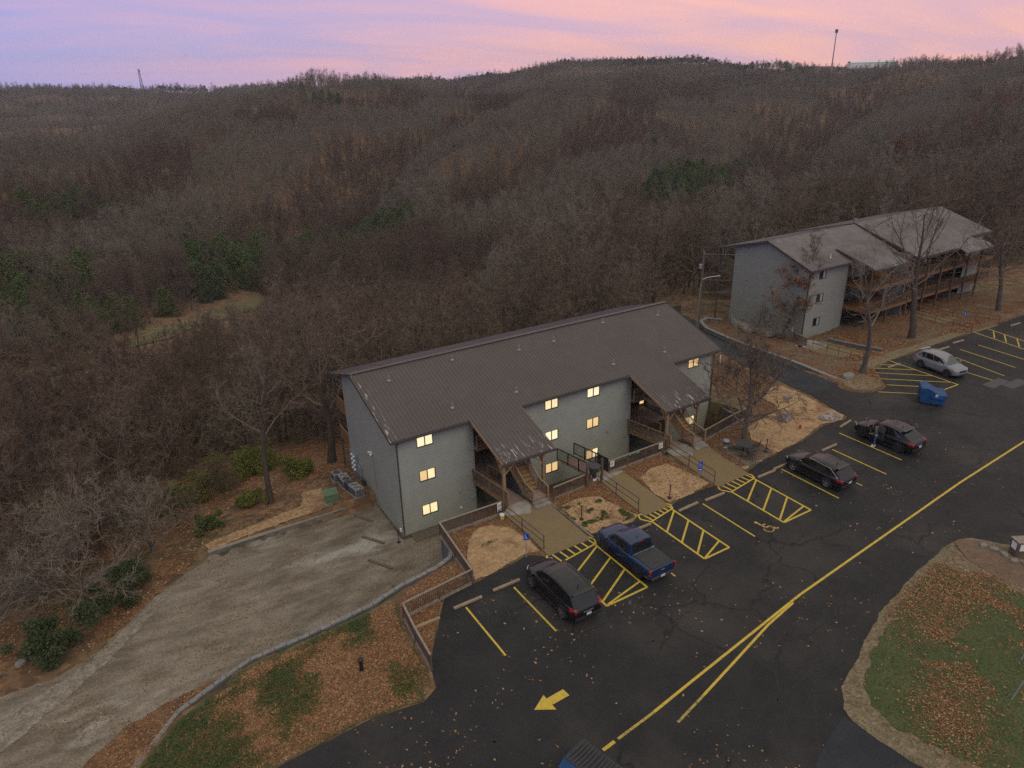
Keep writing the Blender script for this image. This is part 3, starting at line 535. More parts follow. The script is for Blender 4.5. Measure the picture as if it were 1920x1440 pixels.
# ================================================================== buildings
def lap_wall(mb, axis_, pos, a0, a1, z0, ztop, holes=(), out=-1, course=.2, depth=.03):
    """lap siding on a wall; axis_ 'x': runs along X at y=pos. ztop may be a function of a. holes = (a0,a1,z0,z1)"""
    cuts = sorted({a0, a1, *[h[0] for h in holes], *[h[1] for h in holes]}); cuts = [c for c in cuts if a0 <= c <= a1]
    if callable(ztop):
        k = max(2, int((a1-a0)/.5)); cuts = sorted(set(cuts) | {a0+(a1-a0)*i/k for i in range(k+1)})
    def P(a, d, z): return (a, pos+out*d, z) if axis_ == 'x' else (pos+out*d, a, z)
    for c0, c1 in zip(cuts[:-1], cuts[1:]):
        mid = (c0+c1)/2; hs = sorted([(h[2], h[3]) for h in holes if h[0] <= mid <= h[1]])
        t0, t1 = (ztop(c0), ztop(c1)) if callable(ztop) else (ztop, ztop)
        tm = min(t0, t1); z = z0; rows = []
        while z < tm-1e-6:
            zn = min(tm, z0+(int((z-z0+1e-6)/course)+1)*course); rows.append((z, zn)); z = zn
        for za, zb in rows:
            segs = [(za, zb)]
            for ha, hb in hs:
                s2 = []
                for p, q in segs:
                    if hb <= p or ha >= q: s2.append((p, q)); continue
                    if ha > p: s2.append((p, ha))
                    if hb < q: s2.append((hb, q))
                segs = s2
            for p, q in segs:
                mb.quad(P(c0, depth, p), P(c1, depth, p), P(c1, 0, q), P(c0, 0, q))
                mb.quad(P(c0, 0, p), P(c1, 0, p), P(c1, depth, p), P(c0, depth, p))
        if t0 != t1: mb.poly([P(c0, 0, tm), P(c1, 0, tm), P(c1, 0, t1), P(c0, 0, t0)] if t0 != tm and t1 != tm else ([P(c0, 0, tm), P(c1, 0, tm), P(c1, 0, t1)] if t1 > tm else [P(c0, 0, tm), P(c1, 0, tm), P(c0, 0, t0)]))
def window(parent, x0, x1, z1, h, y=0., panes=('lit', 'lit'), blind=None):
    """sliding window set into a front wall facing -Y"""
    mb = MB(); f = .055; z0 = z1-h; o = y-.03
    mb.box(x0-f, x1+f, o, y+.08, z1, z1+f); mb.box(x0-f, x1+f, o-.01, y+.08, z0-f, z0); mb.box(x0-f, x0, o, y+.08, z0, z1); mb.box(x1, x1+f, o, y+.08, z0, z1)
    c = (x0+x1)/2; mb.box(c-.03, c+.03, o+.003, y+.08, z0, z1)
    fr = mb.build('window', M['trim'], parent)
    for a, b_, p in ((x0, c-.03, panes[0]), (c+.03, x1, panes[1])):
        q = MB(); q.box(a, b_, y+.03, y+.05, z0, z1); q.build('pane', M[p], fr)
    return fr
def roof_slope(mb, x0, x1, ya, za, yb, zb, t=.07, rib=.3, up_=.028):
    """ribbed metal slope from low edge (ya,za) to high edge (yb,zb), ribs run down the slope"""
    n = max(1, int(round((x1-x0)/rib))); s = (x1-x0)/n
    prof = []
    for i in range(n): prof += [(x0+i*s, 0), (x0+i*s+s*.40, 0), (x0+i*s+s*.46, up_), (x0+i*s+s*.54, up_), (x0+i*s+s*.60, 0)]
    prof.append((x1, 0))
    for (a, h), (b_, g) in zip(prof[:-1], prof[1:]): mb.quad((a, ya, za+h), (b_, ya, za+g), (b_, yb, zb+g), (a, yb, zb+h))
    mb.quad((x0, yb, zb-t), (x1, yb, zb-t), (x1, ya, za-t), (x0, ya, za-t))
    mb.quad((x0, ya, za-t), (x1, ya, za-t), (x1, ya, za), (x0, ya, za)); mb.quad((x0, ya, za-t), (x0, ya, za), (x0, yb, zb), (x0, yb, zb-t)); mb.quad((x1, ya, za), (x1, ya, za-t), (x1, yb, zb-t), (x1, yb, zb))
def railing(parent, a, b, h=.95, post=.09, step=1.9, m_post='wood', m_rail='wood', m_bal='wood_dark', bal=.13, bw=.035, top=(.09, .05), posts=True, kick=.1, first=True):
    a = Vector(a); b = Vector(b); d = b-a; L_ = Vector((d.x, d.y, 0)).length; k = max(1, round(L_/step))
    if posts:
        for i in range(0 if first else 1, k+1):
            p = a.lerp(b, i/k); q = MB(); q.box(p.x-post/2, p.x+post/2, p.y-post/2, p.y+post/2, p.z-.05, p.z+h-.02); q.build('post', M[m_post], parent)
    q = MB(); q.bar(a+Vector((0,0,h)), b+Vector((0,0,h)), top[0], top[1]); q.build('top_rail', M[m_rail], parent)
    q = MB(); q.bar(a+Vector((0,0,kick)), b+Vector((0,0,kick)), .04, .07); q.build('bottom_rail', M[m_rail], parent)
    q = MB(); n = int(L_/bal)
    for i in range(1, n):
        p = a.lerp(b, i/n); q.box(p.x-bw/2, p.x+bw/2, p.y-bw/2, p.y+bw/2, p.z+kick+.03, p.z+h-.02)
    tag(q.build('baluster', M[m_bal], parent), kind='stuff')

# ---------------------------------------------------------------- the long building
B1 = thing('apartment_building', 'long three storey sage grey apartment building with brown metal roof and lit windows', 'building', (0, 0, -3.5))
g = -3.5; ZE, YE, YR, ZR, YB, ZB = 4.487, -.45, 6.787, 6.888, 12.991, 4.884
K = (ZR-ZE)/(YR-YE)
def L1(mb, name, m_, parent=B1, **k):
    mb.v = [(x, y, z-g) if parent is B1 else (x, y, z-g) for x, y, z in mb.v]
    return mb.build(name, m_, parent, **k)
def rz_(y): return ZE-.1+K*(y-YE) if y < YR else ZR-.1-(ZR-ZB)/(YB-YR)*(y-YR)
cols = [(1.61, 2.752), (12.162, 13.284), (16.112, 17.251), (26.767, 27.905)]; tops = [4.127-.03, 1.416-.03, -1.381-.03]; WH = .78
secs = [(0, 5.92), (9.9, 20.5), (24.9, 29.66)]
for a, b_ in secs:
    mb = MB(); hs = [(x0-.05, x1+.05, z-WH-.05, z+.05) for x0, x1 in cols if a < x0 < b_ for z in tops]
    lap_wall(mb, 'x', 0, a, b_, g+.05, rz_(0)-.02, hs, out=-1); L1(mb, 'front_wall', M['siding'])
    for xa, xb in ((a-.02, a+.09), (b_-.09, b_+.02)): mb = MB(); mb.box(xa, xb, -.045, -.005, g+.02, rz_(0)-.03); L1(mb, 'corner_board', M['siding'])
for x0, x1 in cols:
    for z in tops:
        q_ = ['lit_a', 'lit_c', 'lit_b'][(tops.index(z)+int(x0)) % 3] if z > 0 else ['lit_b', 'lit_a'][int(x0) % 2]; window(B1, x0, x1, z-g, WH, panes=(q_, q_ if int(x0*7+z*3) % 3 else 'lit_a'))
for x, s in ((0, -1), (29.66, 1)):
    mb = MB(); lap_wall(mb, 'y', x, 0, 10.35, g+.05, lambda y: rz_(y)-.02, [], out=s, course=.2, depth=.006); L1(mb, 'gable_wall', M['siding'])
mb = MB()
for a, b_ in secs: mb.box(a+.02, b_-.02, .12, .14, g, rz_(0)-.1)      # inner skin that closes the lap joints
L1(mb, 'wall_core', M['greydk'])
mb = MB(); mb.box(.02, 5.9, 10.3, 10.35, g, 5.3); mb.box(9.92, 20.48, 10.3, 10.35, g, 5.3); mb.box(24.92, 29.6, 10.3, 10.35, g, 5.3); L1(mb, 'rear_wall', M['siding'])
for x in (5.92, 9.9, 20.5, 24.9):
    mb = MB(); s = -1 if x in (5.92, 20.5) else 1
    xa, xb = (x-.12, x) if s < 0 else (x, x+.12)
    mb.box(xa, xb, .14, 10.28, g, rz_(.2)); L1(mb, 'passage_wall', M['siding'])
mb = MB(); mb.box(-.03, 5.95, -.1, -.04, g-.3, g+.16); mb.box(9.88, 20.5, -.1, -.04, g-.3, g+.16); mb.box(24.9, 29.7, -.1, -.04, g-.3, g+.16); mb.box(-.1, -.04, -.1, 10.4, g-.3, g+.12); L1(mb, 'foundation', M['foundation'])
# roof with porch extensions
mb = MB(); roof_slope(mb, -.465, 30.126, YE, ZE, YR, ZR)
n0 = len(mb.v); roof_slope(mb, -.465, 30.126, YB, ZB, YR, ZR); L1(mb, 'roof', M['roof'])
_s = 30.591/102; PX = [(-.465+_s*19.5-_s*.0, -.465+_s*34.4), (-.465+_s*68, -.465+_s*82.7)]; PX = [(-.465+_s*round((a+.465)/_s), -.465+_s*round((b+.465)/_s)) for a, b in PX]; YP, ZP = -4.87, 3.031
for a, b_ in PX:
    mb = MB(); roof_slope(mb, a, b_, YP, ZE+K*(YP-YE), YE+.002, ZE+.002*K); L1(mb, 'porch_roof', M['roof'])
mb = MB(); mb.bar((-.47, YR, ZR+.045), (30.13, YR, ZR+.045), .36, .03); L1(mb, 'ridge_cap', M['roof'])
def trim(pts, wd=.03, h=.17, nm='fascia', m_='trim'):
    mb = MB(); mb.bar(*pts, wd, h); L1(mb, nm, M[m_])
for a, b_ in ((-.5, 5.36), (9.87, 19.9), (24.38, 30.16)):
    mb = MB(); mb.box(a, b_, YE-.12, YE-.02, ZE-.17, ZE-.045); L1(mb, 'gutter', M['trim'])
for a, b_ in PX:
    mb = MB(); mb.box(a-.03, b_+.03, YP-.1, YP-.02, ZP-.18, ZP-.05); L1(mb, 'gutter', M['trim'])
    for x in (a-.02, b_+.02): trim(((x, YP, ZP-.07), (x, YE, ZE-.09)), nm='rake_board', m_='wood')
for x in (-.49, 30.15):
    trim(((x, YE-.05, ZE-.08), (x, YR, ZR-.06)), h=.2, nm='rake_board'); trim(((x, YR, ZR-.06), (x, YB+.05, ZB-.08)), h=.2, nm='rake_board')
mb = MB(); mb.quad((-.47, YE, ZE-.1), (-.47, 0, rz_(0)), (30.1, 0, rz_(0)), (30.1, YE, ZE-.1)); L1(mb, 'soffit', M['soffit'])
for pts in ([(.10, -.5, 4.3), (.06, -.12, 3.95), (.03, -.09, -3.1), (-.1, -.35, -3.45)], [(29.6, -.5, 4.3), (29.62, -.12, 3.95), (29.62, -.09, -3.1), (29.62, -.3, -3.4)],
            [(5.2, -.3, -.3), (5.2, -.3, -.3)][:0]):
    if pts: mb = MB(); mb.tube(pts, .05, 6); L1(mb, 'downspout', M['trim'])
for p in [(1.96,5.22),(7.46,5.81),(13.12,5.19),(16.49,5.21),(4.95,1.08),(10.22,.95),(22.21,6.04),(27.9,5.36),(24.8,.92),(19.49,1.09)]:
    z = ZE+K*(p[1]-YE); mb = MB(); mb.lathe([(.17, -.01), (.15, .05), (.07, .08), (.055, .1), (.055, .38), (.05, .4)], 8, (*p, z)); L1(mb, 'vent_pipe', M['grey'])
# wall lamps and boxes
for p in [(5.55, -.06, 2.0), (5.3, -.06, -.05), (5.6, -.06, -2.1), (20.1, -.06, 1.4), (20.0, -.06, -1.2), (4.6,-.06,-1.2), (4.6,-.06,-2.6), (18.2,-.06,-.2)]:
    mb = MB(); mb.box(p[0]-.07, p[0]+.07, p[1]-.06, p[1]+.05, p[2]-.06, p[2]+.07); L1(mb, 'vent_cover', M['white' if rng.random() > .6 else 'siding'])
mb = MB(); mb.lathe([(.09, 0), (.12, .1), (.04, .14)], 8, (-.12, 5.3, 1.0)); mb.lathe([(.09, 0), (.12, .1), (.04, .14)], 8, (-.12, 4.95, .95)); mb.box(-.1, 0, 5.0, 5.25, 1.02, 1.14); L1(mb, 'security_light', M['white'])
mb = MB(); mb.tube([(-.05, 4.8, .95), (-.05, 4.8, -3.3)], .018, 5); L1(mb, 'conduit', M['siding'])
mb = MB(); mb.box(-.14, -.02, .2, .36, -3.1, -2.85); L1(mb, 'outlet_box', M['white'])
# meters by the rear of the gable
mb = MB(); mb.box(-.22, -.02, 8.6, 9.9, -2.3, -.7); L1(mb, 'meter_panel', M['meter'])
for j in range(4):
    for k in range(2): mb = MB(); mb.lathe([(.1, 0), (.1, .09), (.07, .13)], 10, (0, 0, 0)); mb.v = [(-.22-z, 8.85+k*.45+x, -2.1+j*.4+y) for x, y, z in mb.v]; L1(mb, 'meter', M['white'])
mb = MB(); mb.box(-.2, -.02, 7.9, 8.4, -2.3, -1.5); L1(mb, 'junction_box', M['grey'])
mb = MB(); mb.box(-.2, -.02, 7.2, 7.7, -3.4, -2.4); L1(mb, 'junction_box', M['greydk'])
for y in (8.1, 8.9, 9.4): mb = MB(); mb.tube([(-.12, y, -3.4), (-.12, y, -2.2)], .04, 6); L1(mb, 'conduit', M['grey'])
# rear galleries
for z in (-.65, 2.1, 4.75):
    if z < 4:
        mb = MB(); mb.box(0, 29.6, 10.36, 12.6, z-.18, z); L1(mb, 'rear_deck', M['orange_wood'])
        for x0 in np.arange(0, 29.6, 2.47): mb = MB(); mb.box(x0+.05, x0+2.42, 12.5, 12.53, z+.08, z+.95); L1(mb, 'rail_panel', M['orange_wood'])
        for x in (.02, 29.55): mb = MB(); mb.box(x, x+.03, 10.4, 12.5, z+.08, z+.95); L1(mb, 'rail_panel', M['orange_wood']); 
        for x in (.02, 29.55): mb = MB(); mb.box(x-.03, x+.06, 10.4, 12.55, z+.95, z+1.0); L1(mb, 'top_rail', M['wood'])
for x0 in np.arange(.06, 29.7, 4.93):
    mb = MB(); mb.box(x0-.07, x0+.07, 12.5, 12.64, -4.8, 4.85); L1(mb, 'gallery_post', M['wood_dark'])
mb = MB(); mb.bar((.06, 10.4, 4.9), (.06, 12.9, 4.72), .1, .2); L1(mb, 'beam', M['wood'])
mb = MB(); mb.box(.3, 1.0, 11.2, 12.2, -.64, .35); L1(mb, 'rolled_tarp', M['teal_sign'] if False else M['green_gate'])
# passages, stairs and bridges (two alike)
def passage(dx, lit):
    X = lambda v: v+dx
    mb = MB(); mb.box(X(5.93), X(9.89), .0, 10.3, -.85, -.66); L1(mb, 'passage_floor', M['deck'])
    mb = MB(); mb.box(X(5.93), X(9.89), -.35, 10.3, 1.9, 2.08); L1(mb, 'passage_floor', M['deck'])
    mb = MB(); mb.box(X(5.93), X(7.7), -.42, -.36, 1.84, 2.1); L1(mb, 'rim_joist', M['orange_wood'])
    mb = MB(); mb.box(X(5.93), X(9.89), .0, 10.3, -3.5, -3.44); L1(mb, 'passage_floor', M['concrete_old'])
    # doors and back screen deep in the passage
    mb = MB(); mb.box(X(7.9), X(9.88), 6.0, 6.12, -.65, 4.6); mb.box(X(7.9), X(9.88), 6.0, 6.12, -3.44, -.86); L1(mb, 'screen_wall', M['siding2'])
    for x0, z0 in ((8.3, -.64), (8.3, 2.1), (8.3,-3.43)):
        mb = MB(); mb.box(X(x0), X(x0)+.9, 5.95, 5.995, z0, z0+2.02); d = L1(mb, 'door', M['orange_wood']); q = MB(); q.lathe([(.03, 0), (.03, .05)], 8, (X(x0)+.1, 5.92, z0-g+1.0)); q.build('handle', M['grey'], d)
    # porch carpentry
    for x, yy, z0 in ((5.72, -4.6, -1.2), (8.9, -4.6, -.9)):
        mb = MB(); mb.box(X(x)-.09, X(x)+.09, yy-.09, yy+.09, z0, 2.9); L1(mb, 'porch_post', M['wood'])
        s = 1 if x < 7 else -1
        mb = MB(); mb.bar((X(x)+s*.05, yy, 2.0), (X(x)+s*.95, yy, 2.78), .09, .09); L1(mb, 'brace', M['wood'])
        mb = MB(); mb.bar((X(x), yy+.05, 1.9), (X(x), yy+1.0, 3.0), .09, .09); L1(mb, 'brace', M['wood'])
        mb = MB(); mb.bar((X(x), yy, 2.92), (X(x), -.02, 2.92+4.6*K), .09, .18); L1(mb, 'rafter', M['wood'])
    mb = MB(); mb.box(X(5.45), X(9.6), -4.72, -4.6, 2.72, 2.92); L1(mb, 'beam', M['wood'])
    mb = MB(); mb.box(X(5.93), X(9.88), -.1, .02, 3.9, 4.1); L1(mb, 'beam', M['orange_wood'])
    for xx in np.arange(5.9, 9.6, .6): mb = MB(); mb.bar((X(xx), -4.8, 2.97), (X(xx), 0, 2.97+4.8*K), .05, .12); L1(mb, 'rafter', M['soffit'])
    # bridge deck of separate boards
    y = -5.45
    def zd(y): return .03-.68*(y+5.45)/5.45
    while y < -.02:
        mb = MB(); y1 = min(y+.285, 0); mb.poly([(X(5.76), y, zd(y)), (X(6.96), y, zd(y)), (X(6.96), y1-.012, zd(y1)), (X(5.76), y1-.012, zd(y1))]); mb.poly([(X(5.76), y, zd(y)-.035), (X(6.96), y, zd(y)-.035), (X(6.96), y, zd(y)), (X(5.76), y, zd(y))]); L1(mb, 'deck_board', M['deck']); y += .285
    for x in (5.76, 6.96): mb = MB(); mb.bar((X(x), -5.4, -.12), (X(x), 0, -.79), .05, .24); L1(mb, 'bridge_beam', M['wood'])
    for x, y0 in ((5.72, -5.1), (6.99, -2.6)):
        a = (X(x), y0, zd(y0)+3.5-0); b_ = (X(x), -.05, zd(-.05)+3.5)
        railing(B1, a, b_, .95, step=2.4, m_rail='wood', m_bal='wood_dark')
    # stairs to the top floor
    mb = MB(); mb.box(X(6.95), X(8.15), -6.75, -6.42, -.1, .15); mb.box(X(7.0), X(8.1), -6.42, -6.1, -.1, .28); L1(mb, 'concrete_step', M['concrete'])
    mb = MB(); mb.box(X(6.99), X(8.12), -6.1, -5.15, .3, .42); L1(mb, 'landing', M['deck'])
    n = 9; rise = (2.08-.42)/n; run = .29
    for k in range(n):
        y = -5.15+k*run; z = .42+(k+1)*rise; mb = MB(); mb.box(X(7.04), X(8.08), y, y+run+.03, z-.05, z); L1(mb, 'stair_tread', M['wood'])
        mb = MB(); mb.box(X(7.06), X(8.06), y+.02, y+.04, z-rise, z-.05); L1(mb, 'stair_riser', M['orange_wood'])
    mb = MB(); mb.box(X(7.0), X(8.15), -2.54, -.36, 1.9, 2.08); L1(mb, 'passage_floor', M['deck'])
    for x in (7.01, 8.11): mb = MB(); mb.bar((X(x), -5.15, .42), (X(x), -2.5, 2.0), .05, .3); L1(mb, 'stringer', M['wood'])
    for x in (6.98, 8.15):
        railing(B1, (X(x), -5.15, .5+3.5), (X(x), -2.5, 2.15+3.5), .9, step=1.4, m_rail='wood', m_bal='rail_grey' if x > 8 else 'wood_dark')
        railing(B1, (X(x), -6.3, .3+3.5), (X(x), -5.2, .42+3.5), .92, step=1.35, m_rail='wood', m_bal='wood_dark')
        railing(B1, (X(x), -2.5, 2.1+3.5), (X(x), -.4, 2.1+3.5), .95, step=2.1, m_rail='wood')
    railing(B1, (X(6.0), -.38, 2.1+3.5), (X(6.95), -.38, 2.1+3.5), .95, step=1.7)
    railing(B1, (X(5.98), 6.2, -.65+3.5), (X(7.8), 6.2, -.65+3.5), .95, step=1.7)
passage(0, False); passage(14.55, True)
# lit window on a small wall backing in the second passage
mb = MB(); mb.box(24.02, 24.62, 2.9, 3.0, -.62, .45); L1(mb, 'window_backing', M['siding2'])
mb = MB(); mb.box(24.1, 24.5, 2.86, 2.895, -.42, .3); L1(mb, 'lit_panel', M['lit'])
index = None

# ---------------------------------------------------------------- the second building
O2 = (51.98, 7.92, -1.85)
B2 = thing('apartment_building', 'grey apartment building with stepped pale metal roof and dark windows behind bare trees', 'building', O2)
def rzA(y): return 8.05+.362*(y+.45) if y < 5.7 else 10.28-.28*(y-5.7)
def rzB(y): return 7.72+.29*(y+3.0) if y < 5.7 else 10.25-.25*(y-5.7)
hs = [(1.75, 2.9, z-.95, z) for z in (7.75, 5.1, 2.3)]
mb = MB(); lap_wall(mb, 'x', 0, 0, 6.75, 0, rzA(0)-.03, hs, depth=.012); mb.build('front_wall', M['siding2'], B2)
for h in hs: window(B2, h[0]+.05, h[1]-.05, h[3]-.05, .85, panes=('pane_dark', 'blind'))
mb = MB(); lap_wall(mb, 'y', 0, 0, 10.6, 0, lambda y: rzA(y)-.03, depth=.006); mb.build('gable_wall', M['siding2'], B2)
mb = MB(); mb.box(.03, 6.7, .12, .14, 0, 7.9); mb.box(.05, 33, 10.4, 10.5, -1.5, 7.8); mb.build('wall_core', M['greydk'], B2)
mb = MB(); mb.box(6.75, 6.87, 0, 10.3, 0, 8.0); mb.box(14.8, 14.92, -2.2, 10.3, 0, 8.1); mb.box(7, 14.8, 3.2, 3.3, 0, 8.0); mb.box(15, 32.4, 1.2, 1.32, -.3, 8.6); mb.build('inner_wall', M['siding2'], B2)
mb = MB(); lap_wall(mb, 'x', -1.0, 29.2, 32.6, -.5, 8.1, depth=.012); mb.build('front_wall', M['siding2'], B2)
mb = MB(); lap_wall(mb, 'y', 32.6, -1, 10.4, -.5, lambda y: rzB(y)-.03, out=1, depth=.012); mb.build('gable_wall', M['siding2'], B2)
mb = MB(); mb.box(-.08, 6.8, -.08, -.03, -.5, .3); mb.box(-.09, -.03, -.08, 10.6, -.7, .22); mb.build('foundation', M['concrete'], B2)
mb = MB(); roof_slope(mb, -.45, 15.2, -.45, 8.15, 5.71, 10.38, rib=.32); roof_slope(mb, -.45, 15.2, 13.9, 8.1, 5.71, 10.38, rib=.32); mb.build('roof', M['roof2'], B2)
mb = MB(); roof_slope(mb, 15.2, 28.6, -3.0, 7.86, 5.71, 10.55, rib=.32); roof_slope(mb, 28.6, 33.6, -1.4, 8.36, 5.71, 10.55, rib=.32); roof_slope(mb, 15.2, 33.6, 13.9, 8.3, 5.71, 10.55, rib=.32); mb.build('roof', M['roof2'], B2)
mb = MB(); roof_slope(mb, 6.7, 12.9, -3.3, 7.75, 1.9, 9.18, rib=.32); mb.build('porch_roof', M['roof2'], B2)
mb = MB(); roof_slope(mb, 23.5, 29.6, -4.0, 7.42, -2.7, 7.95, rib=.32); mb.build('porch_roof', M['roof2'], B2)
for a, b_ in (((-.48, -.5, 8.07), (-.48, 5.71, 10.3)), ((-.48, 5.71, 10.3), (-.48, 13.95, 8.02)), ((15.17, -3.0, 7.72), (15.17, 5.71, 10.42)), ((6.67, -3.3, 7.66), (6.67, 1.9, 9.1)), ((33.63, -1.4, 8.25), (33.63, 5.71, 10.45))):
    mb = MB(); mb.bar(a, b_, .03, .24); mb.build('rake_board', M['trim'], B2)
for a, b_, y, z in ((-.5, 6.7, -.55, 8.07), (15.2, 23.5, -3.1, 7.76), (6.7, 12.9, -3.4, 7.66), (23.5, 29.6, -4.1, 7.33), (29.6, 33.6, -1.5, 8.27)):
    mb = MB(); mb.box(a, b_, y-.05, y+.05, z-.12, z); mb.build('gutter', M['trim'], B2)
mb = MB(); mb.tube([(.15, -.55, 8.0), (.03, -.1, 7.6), (.03, -.1, .15)], .06, 6); mb.build('downspout', M['trim'], B2)
mb = MB(); mb.box(6.75, 6.8, -.03, .0, 0, 8); mb.build('corner_board', M['trim'], B2)
mb = MB(); mb.lathe([(.15, 0), (.05, .06), (.05, .4)], 8, (4.6, 1.0, 8.65)); mb.build('vent_pipe', M['white'], B2)
mb = MB(); mb.box(15.5, 15.75, 5.9, 6.2, 10.5, 11.0); mb.build('vent_cap', M['stone'], B2)
for z in (2.75, 5.45):
    for x0, x1, yf in ((6.9, 14.7, -2.9), (15.0, 32.4, -2.7)):
        mb = MB(); mb.box(x0, x1, yf, 1.15, z-.2, z); mb.build('gallery_deck', M['orange_wood'], B2)
        mb = MB(); mb.box(x0, x1, yf-.04, yf, z-.28, z+.02); mb.build('rim_joist', M['orange_wood'], B2)
        railing(B2, (x0, yf, z), (x1, yf, z), .95, step=2.5, m_post='wood_dark', m_rail='wood_dark', m_bal='wood_dark', bal=.16)
for x in (7.0, 10.8, 14.6, 17.8, 20.8, 23.7, 26.5, 29.4):
    mb = MB(); mb.box(x-.08, x+.08, -2.95, -2.79, -.9, 7.75); mb.build('gallery_post', M['wood_dark'], B2)
for x in (.15, 5.0, 10, 15, 20, 25, 30): mb = MB(); mb.box(x-.08, x+.08, 13.0, 13.16, -2.5, 8.2); mb.build('gallery_post', M['wood_dark'], B2)
for z in (2.75, 5.45): mb = MB(); mb.box(.1, 32, 10.5, 13.0, z-.2, z); mb.build('rear_deck', M['wood_dark'], B2); railing(B2, (.15, 10.7, z), (.15, 12.95, z), .95, step=2.2, m_post='wood_dark', m_rail='wood_dark', m_bal='wood_dark')
for x0 in (7.6, 11.6, 17, 20, 24, 27.2): 
    for z in (.02, 2.76, 5.46): 
        y = 3.18 if x0 < 14 else 1.18
        mb = MB(); mb.box(x0, x0+.9, y-.04, y, z, z+2.05); mb.build('door', M['orange_wood' if x0 in (11.6, 24) else 'trim'], B2)
n = 9
for s in range(n): mb = MB(); mb.box(17+s*.28, 17.3+s*.28, -2.5, -1.4, 2.75-(s+1)*.28, 2.8-(s+1)*.28); mb.build('stair_tread', M['orange_wood'], B2)
mb = MB(); mb.box(-.1, 32.5, -4.0, 1.2, -.25, .0); mb.build('porch_slab', M['concrete_old'], B2)

# ================================================================== vehicles (x forward, origin on the ground under the middle)
def paint(name, c, rough=.28, c2=None):
    m_ = mat(name, c, c2, 3, rough, metal=0., spec=.5); m_.node_tree.nodes['Principled BSDF'].inputs['Coat Weight'].default_value = .35
    m_.node_tree.nodes['Principled BSDF'].inputs['Coat Roughness'].default_value = .08; return m_
M['p_black'] = paint('black_car_paint', (.006, .0065, .008)); M['p_blue'] = paint('blue_car_paint', (.007, .026, .075)); M['p_silver'] = paint('silver_car_paint', (.20, .21, .225), .38)
M['glass'] = mat('car_glass', (.008, .009, .010), None, rough=.06, spec=.7); M['glass_grey'] = mat('windscreen_glass', (.06, .075, .07), None, rough=.08, spec=.7)
M['tyre'] = mat('tyre_rubber', (.012, .012, .012), None, rough=.9); M['rim'] = mat('alloy_rim', (.42, .42, .43), None, rough=.3, metal=.7); M['rim_dark'] = mat('dark_alloy', (.09, .09, .095), None, rough=.4, metal=.6)
M['plastic'] = mat('black_plastic', (.016, .016, .017), None, rough=.6); M['chrome'] = mat('chrome', (.55, .56, .57), None, rough=.2, metal=.8)
M['tail'] = mat('tail_lamp_glass', (.36, .012, .010), None, rough=.2); M['head'] = mat('head_lamp_glass', (.50, .52, .52), None, rough=.15); M['plate'] = mat('number_plate', (.55, .57, .60), None, rough=.5)
M['tonneau'] = mat('bed_cover', (.030, .031, .033), (.04, .041, .043), 4, .75)
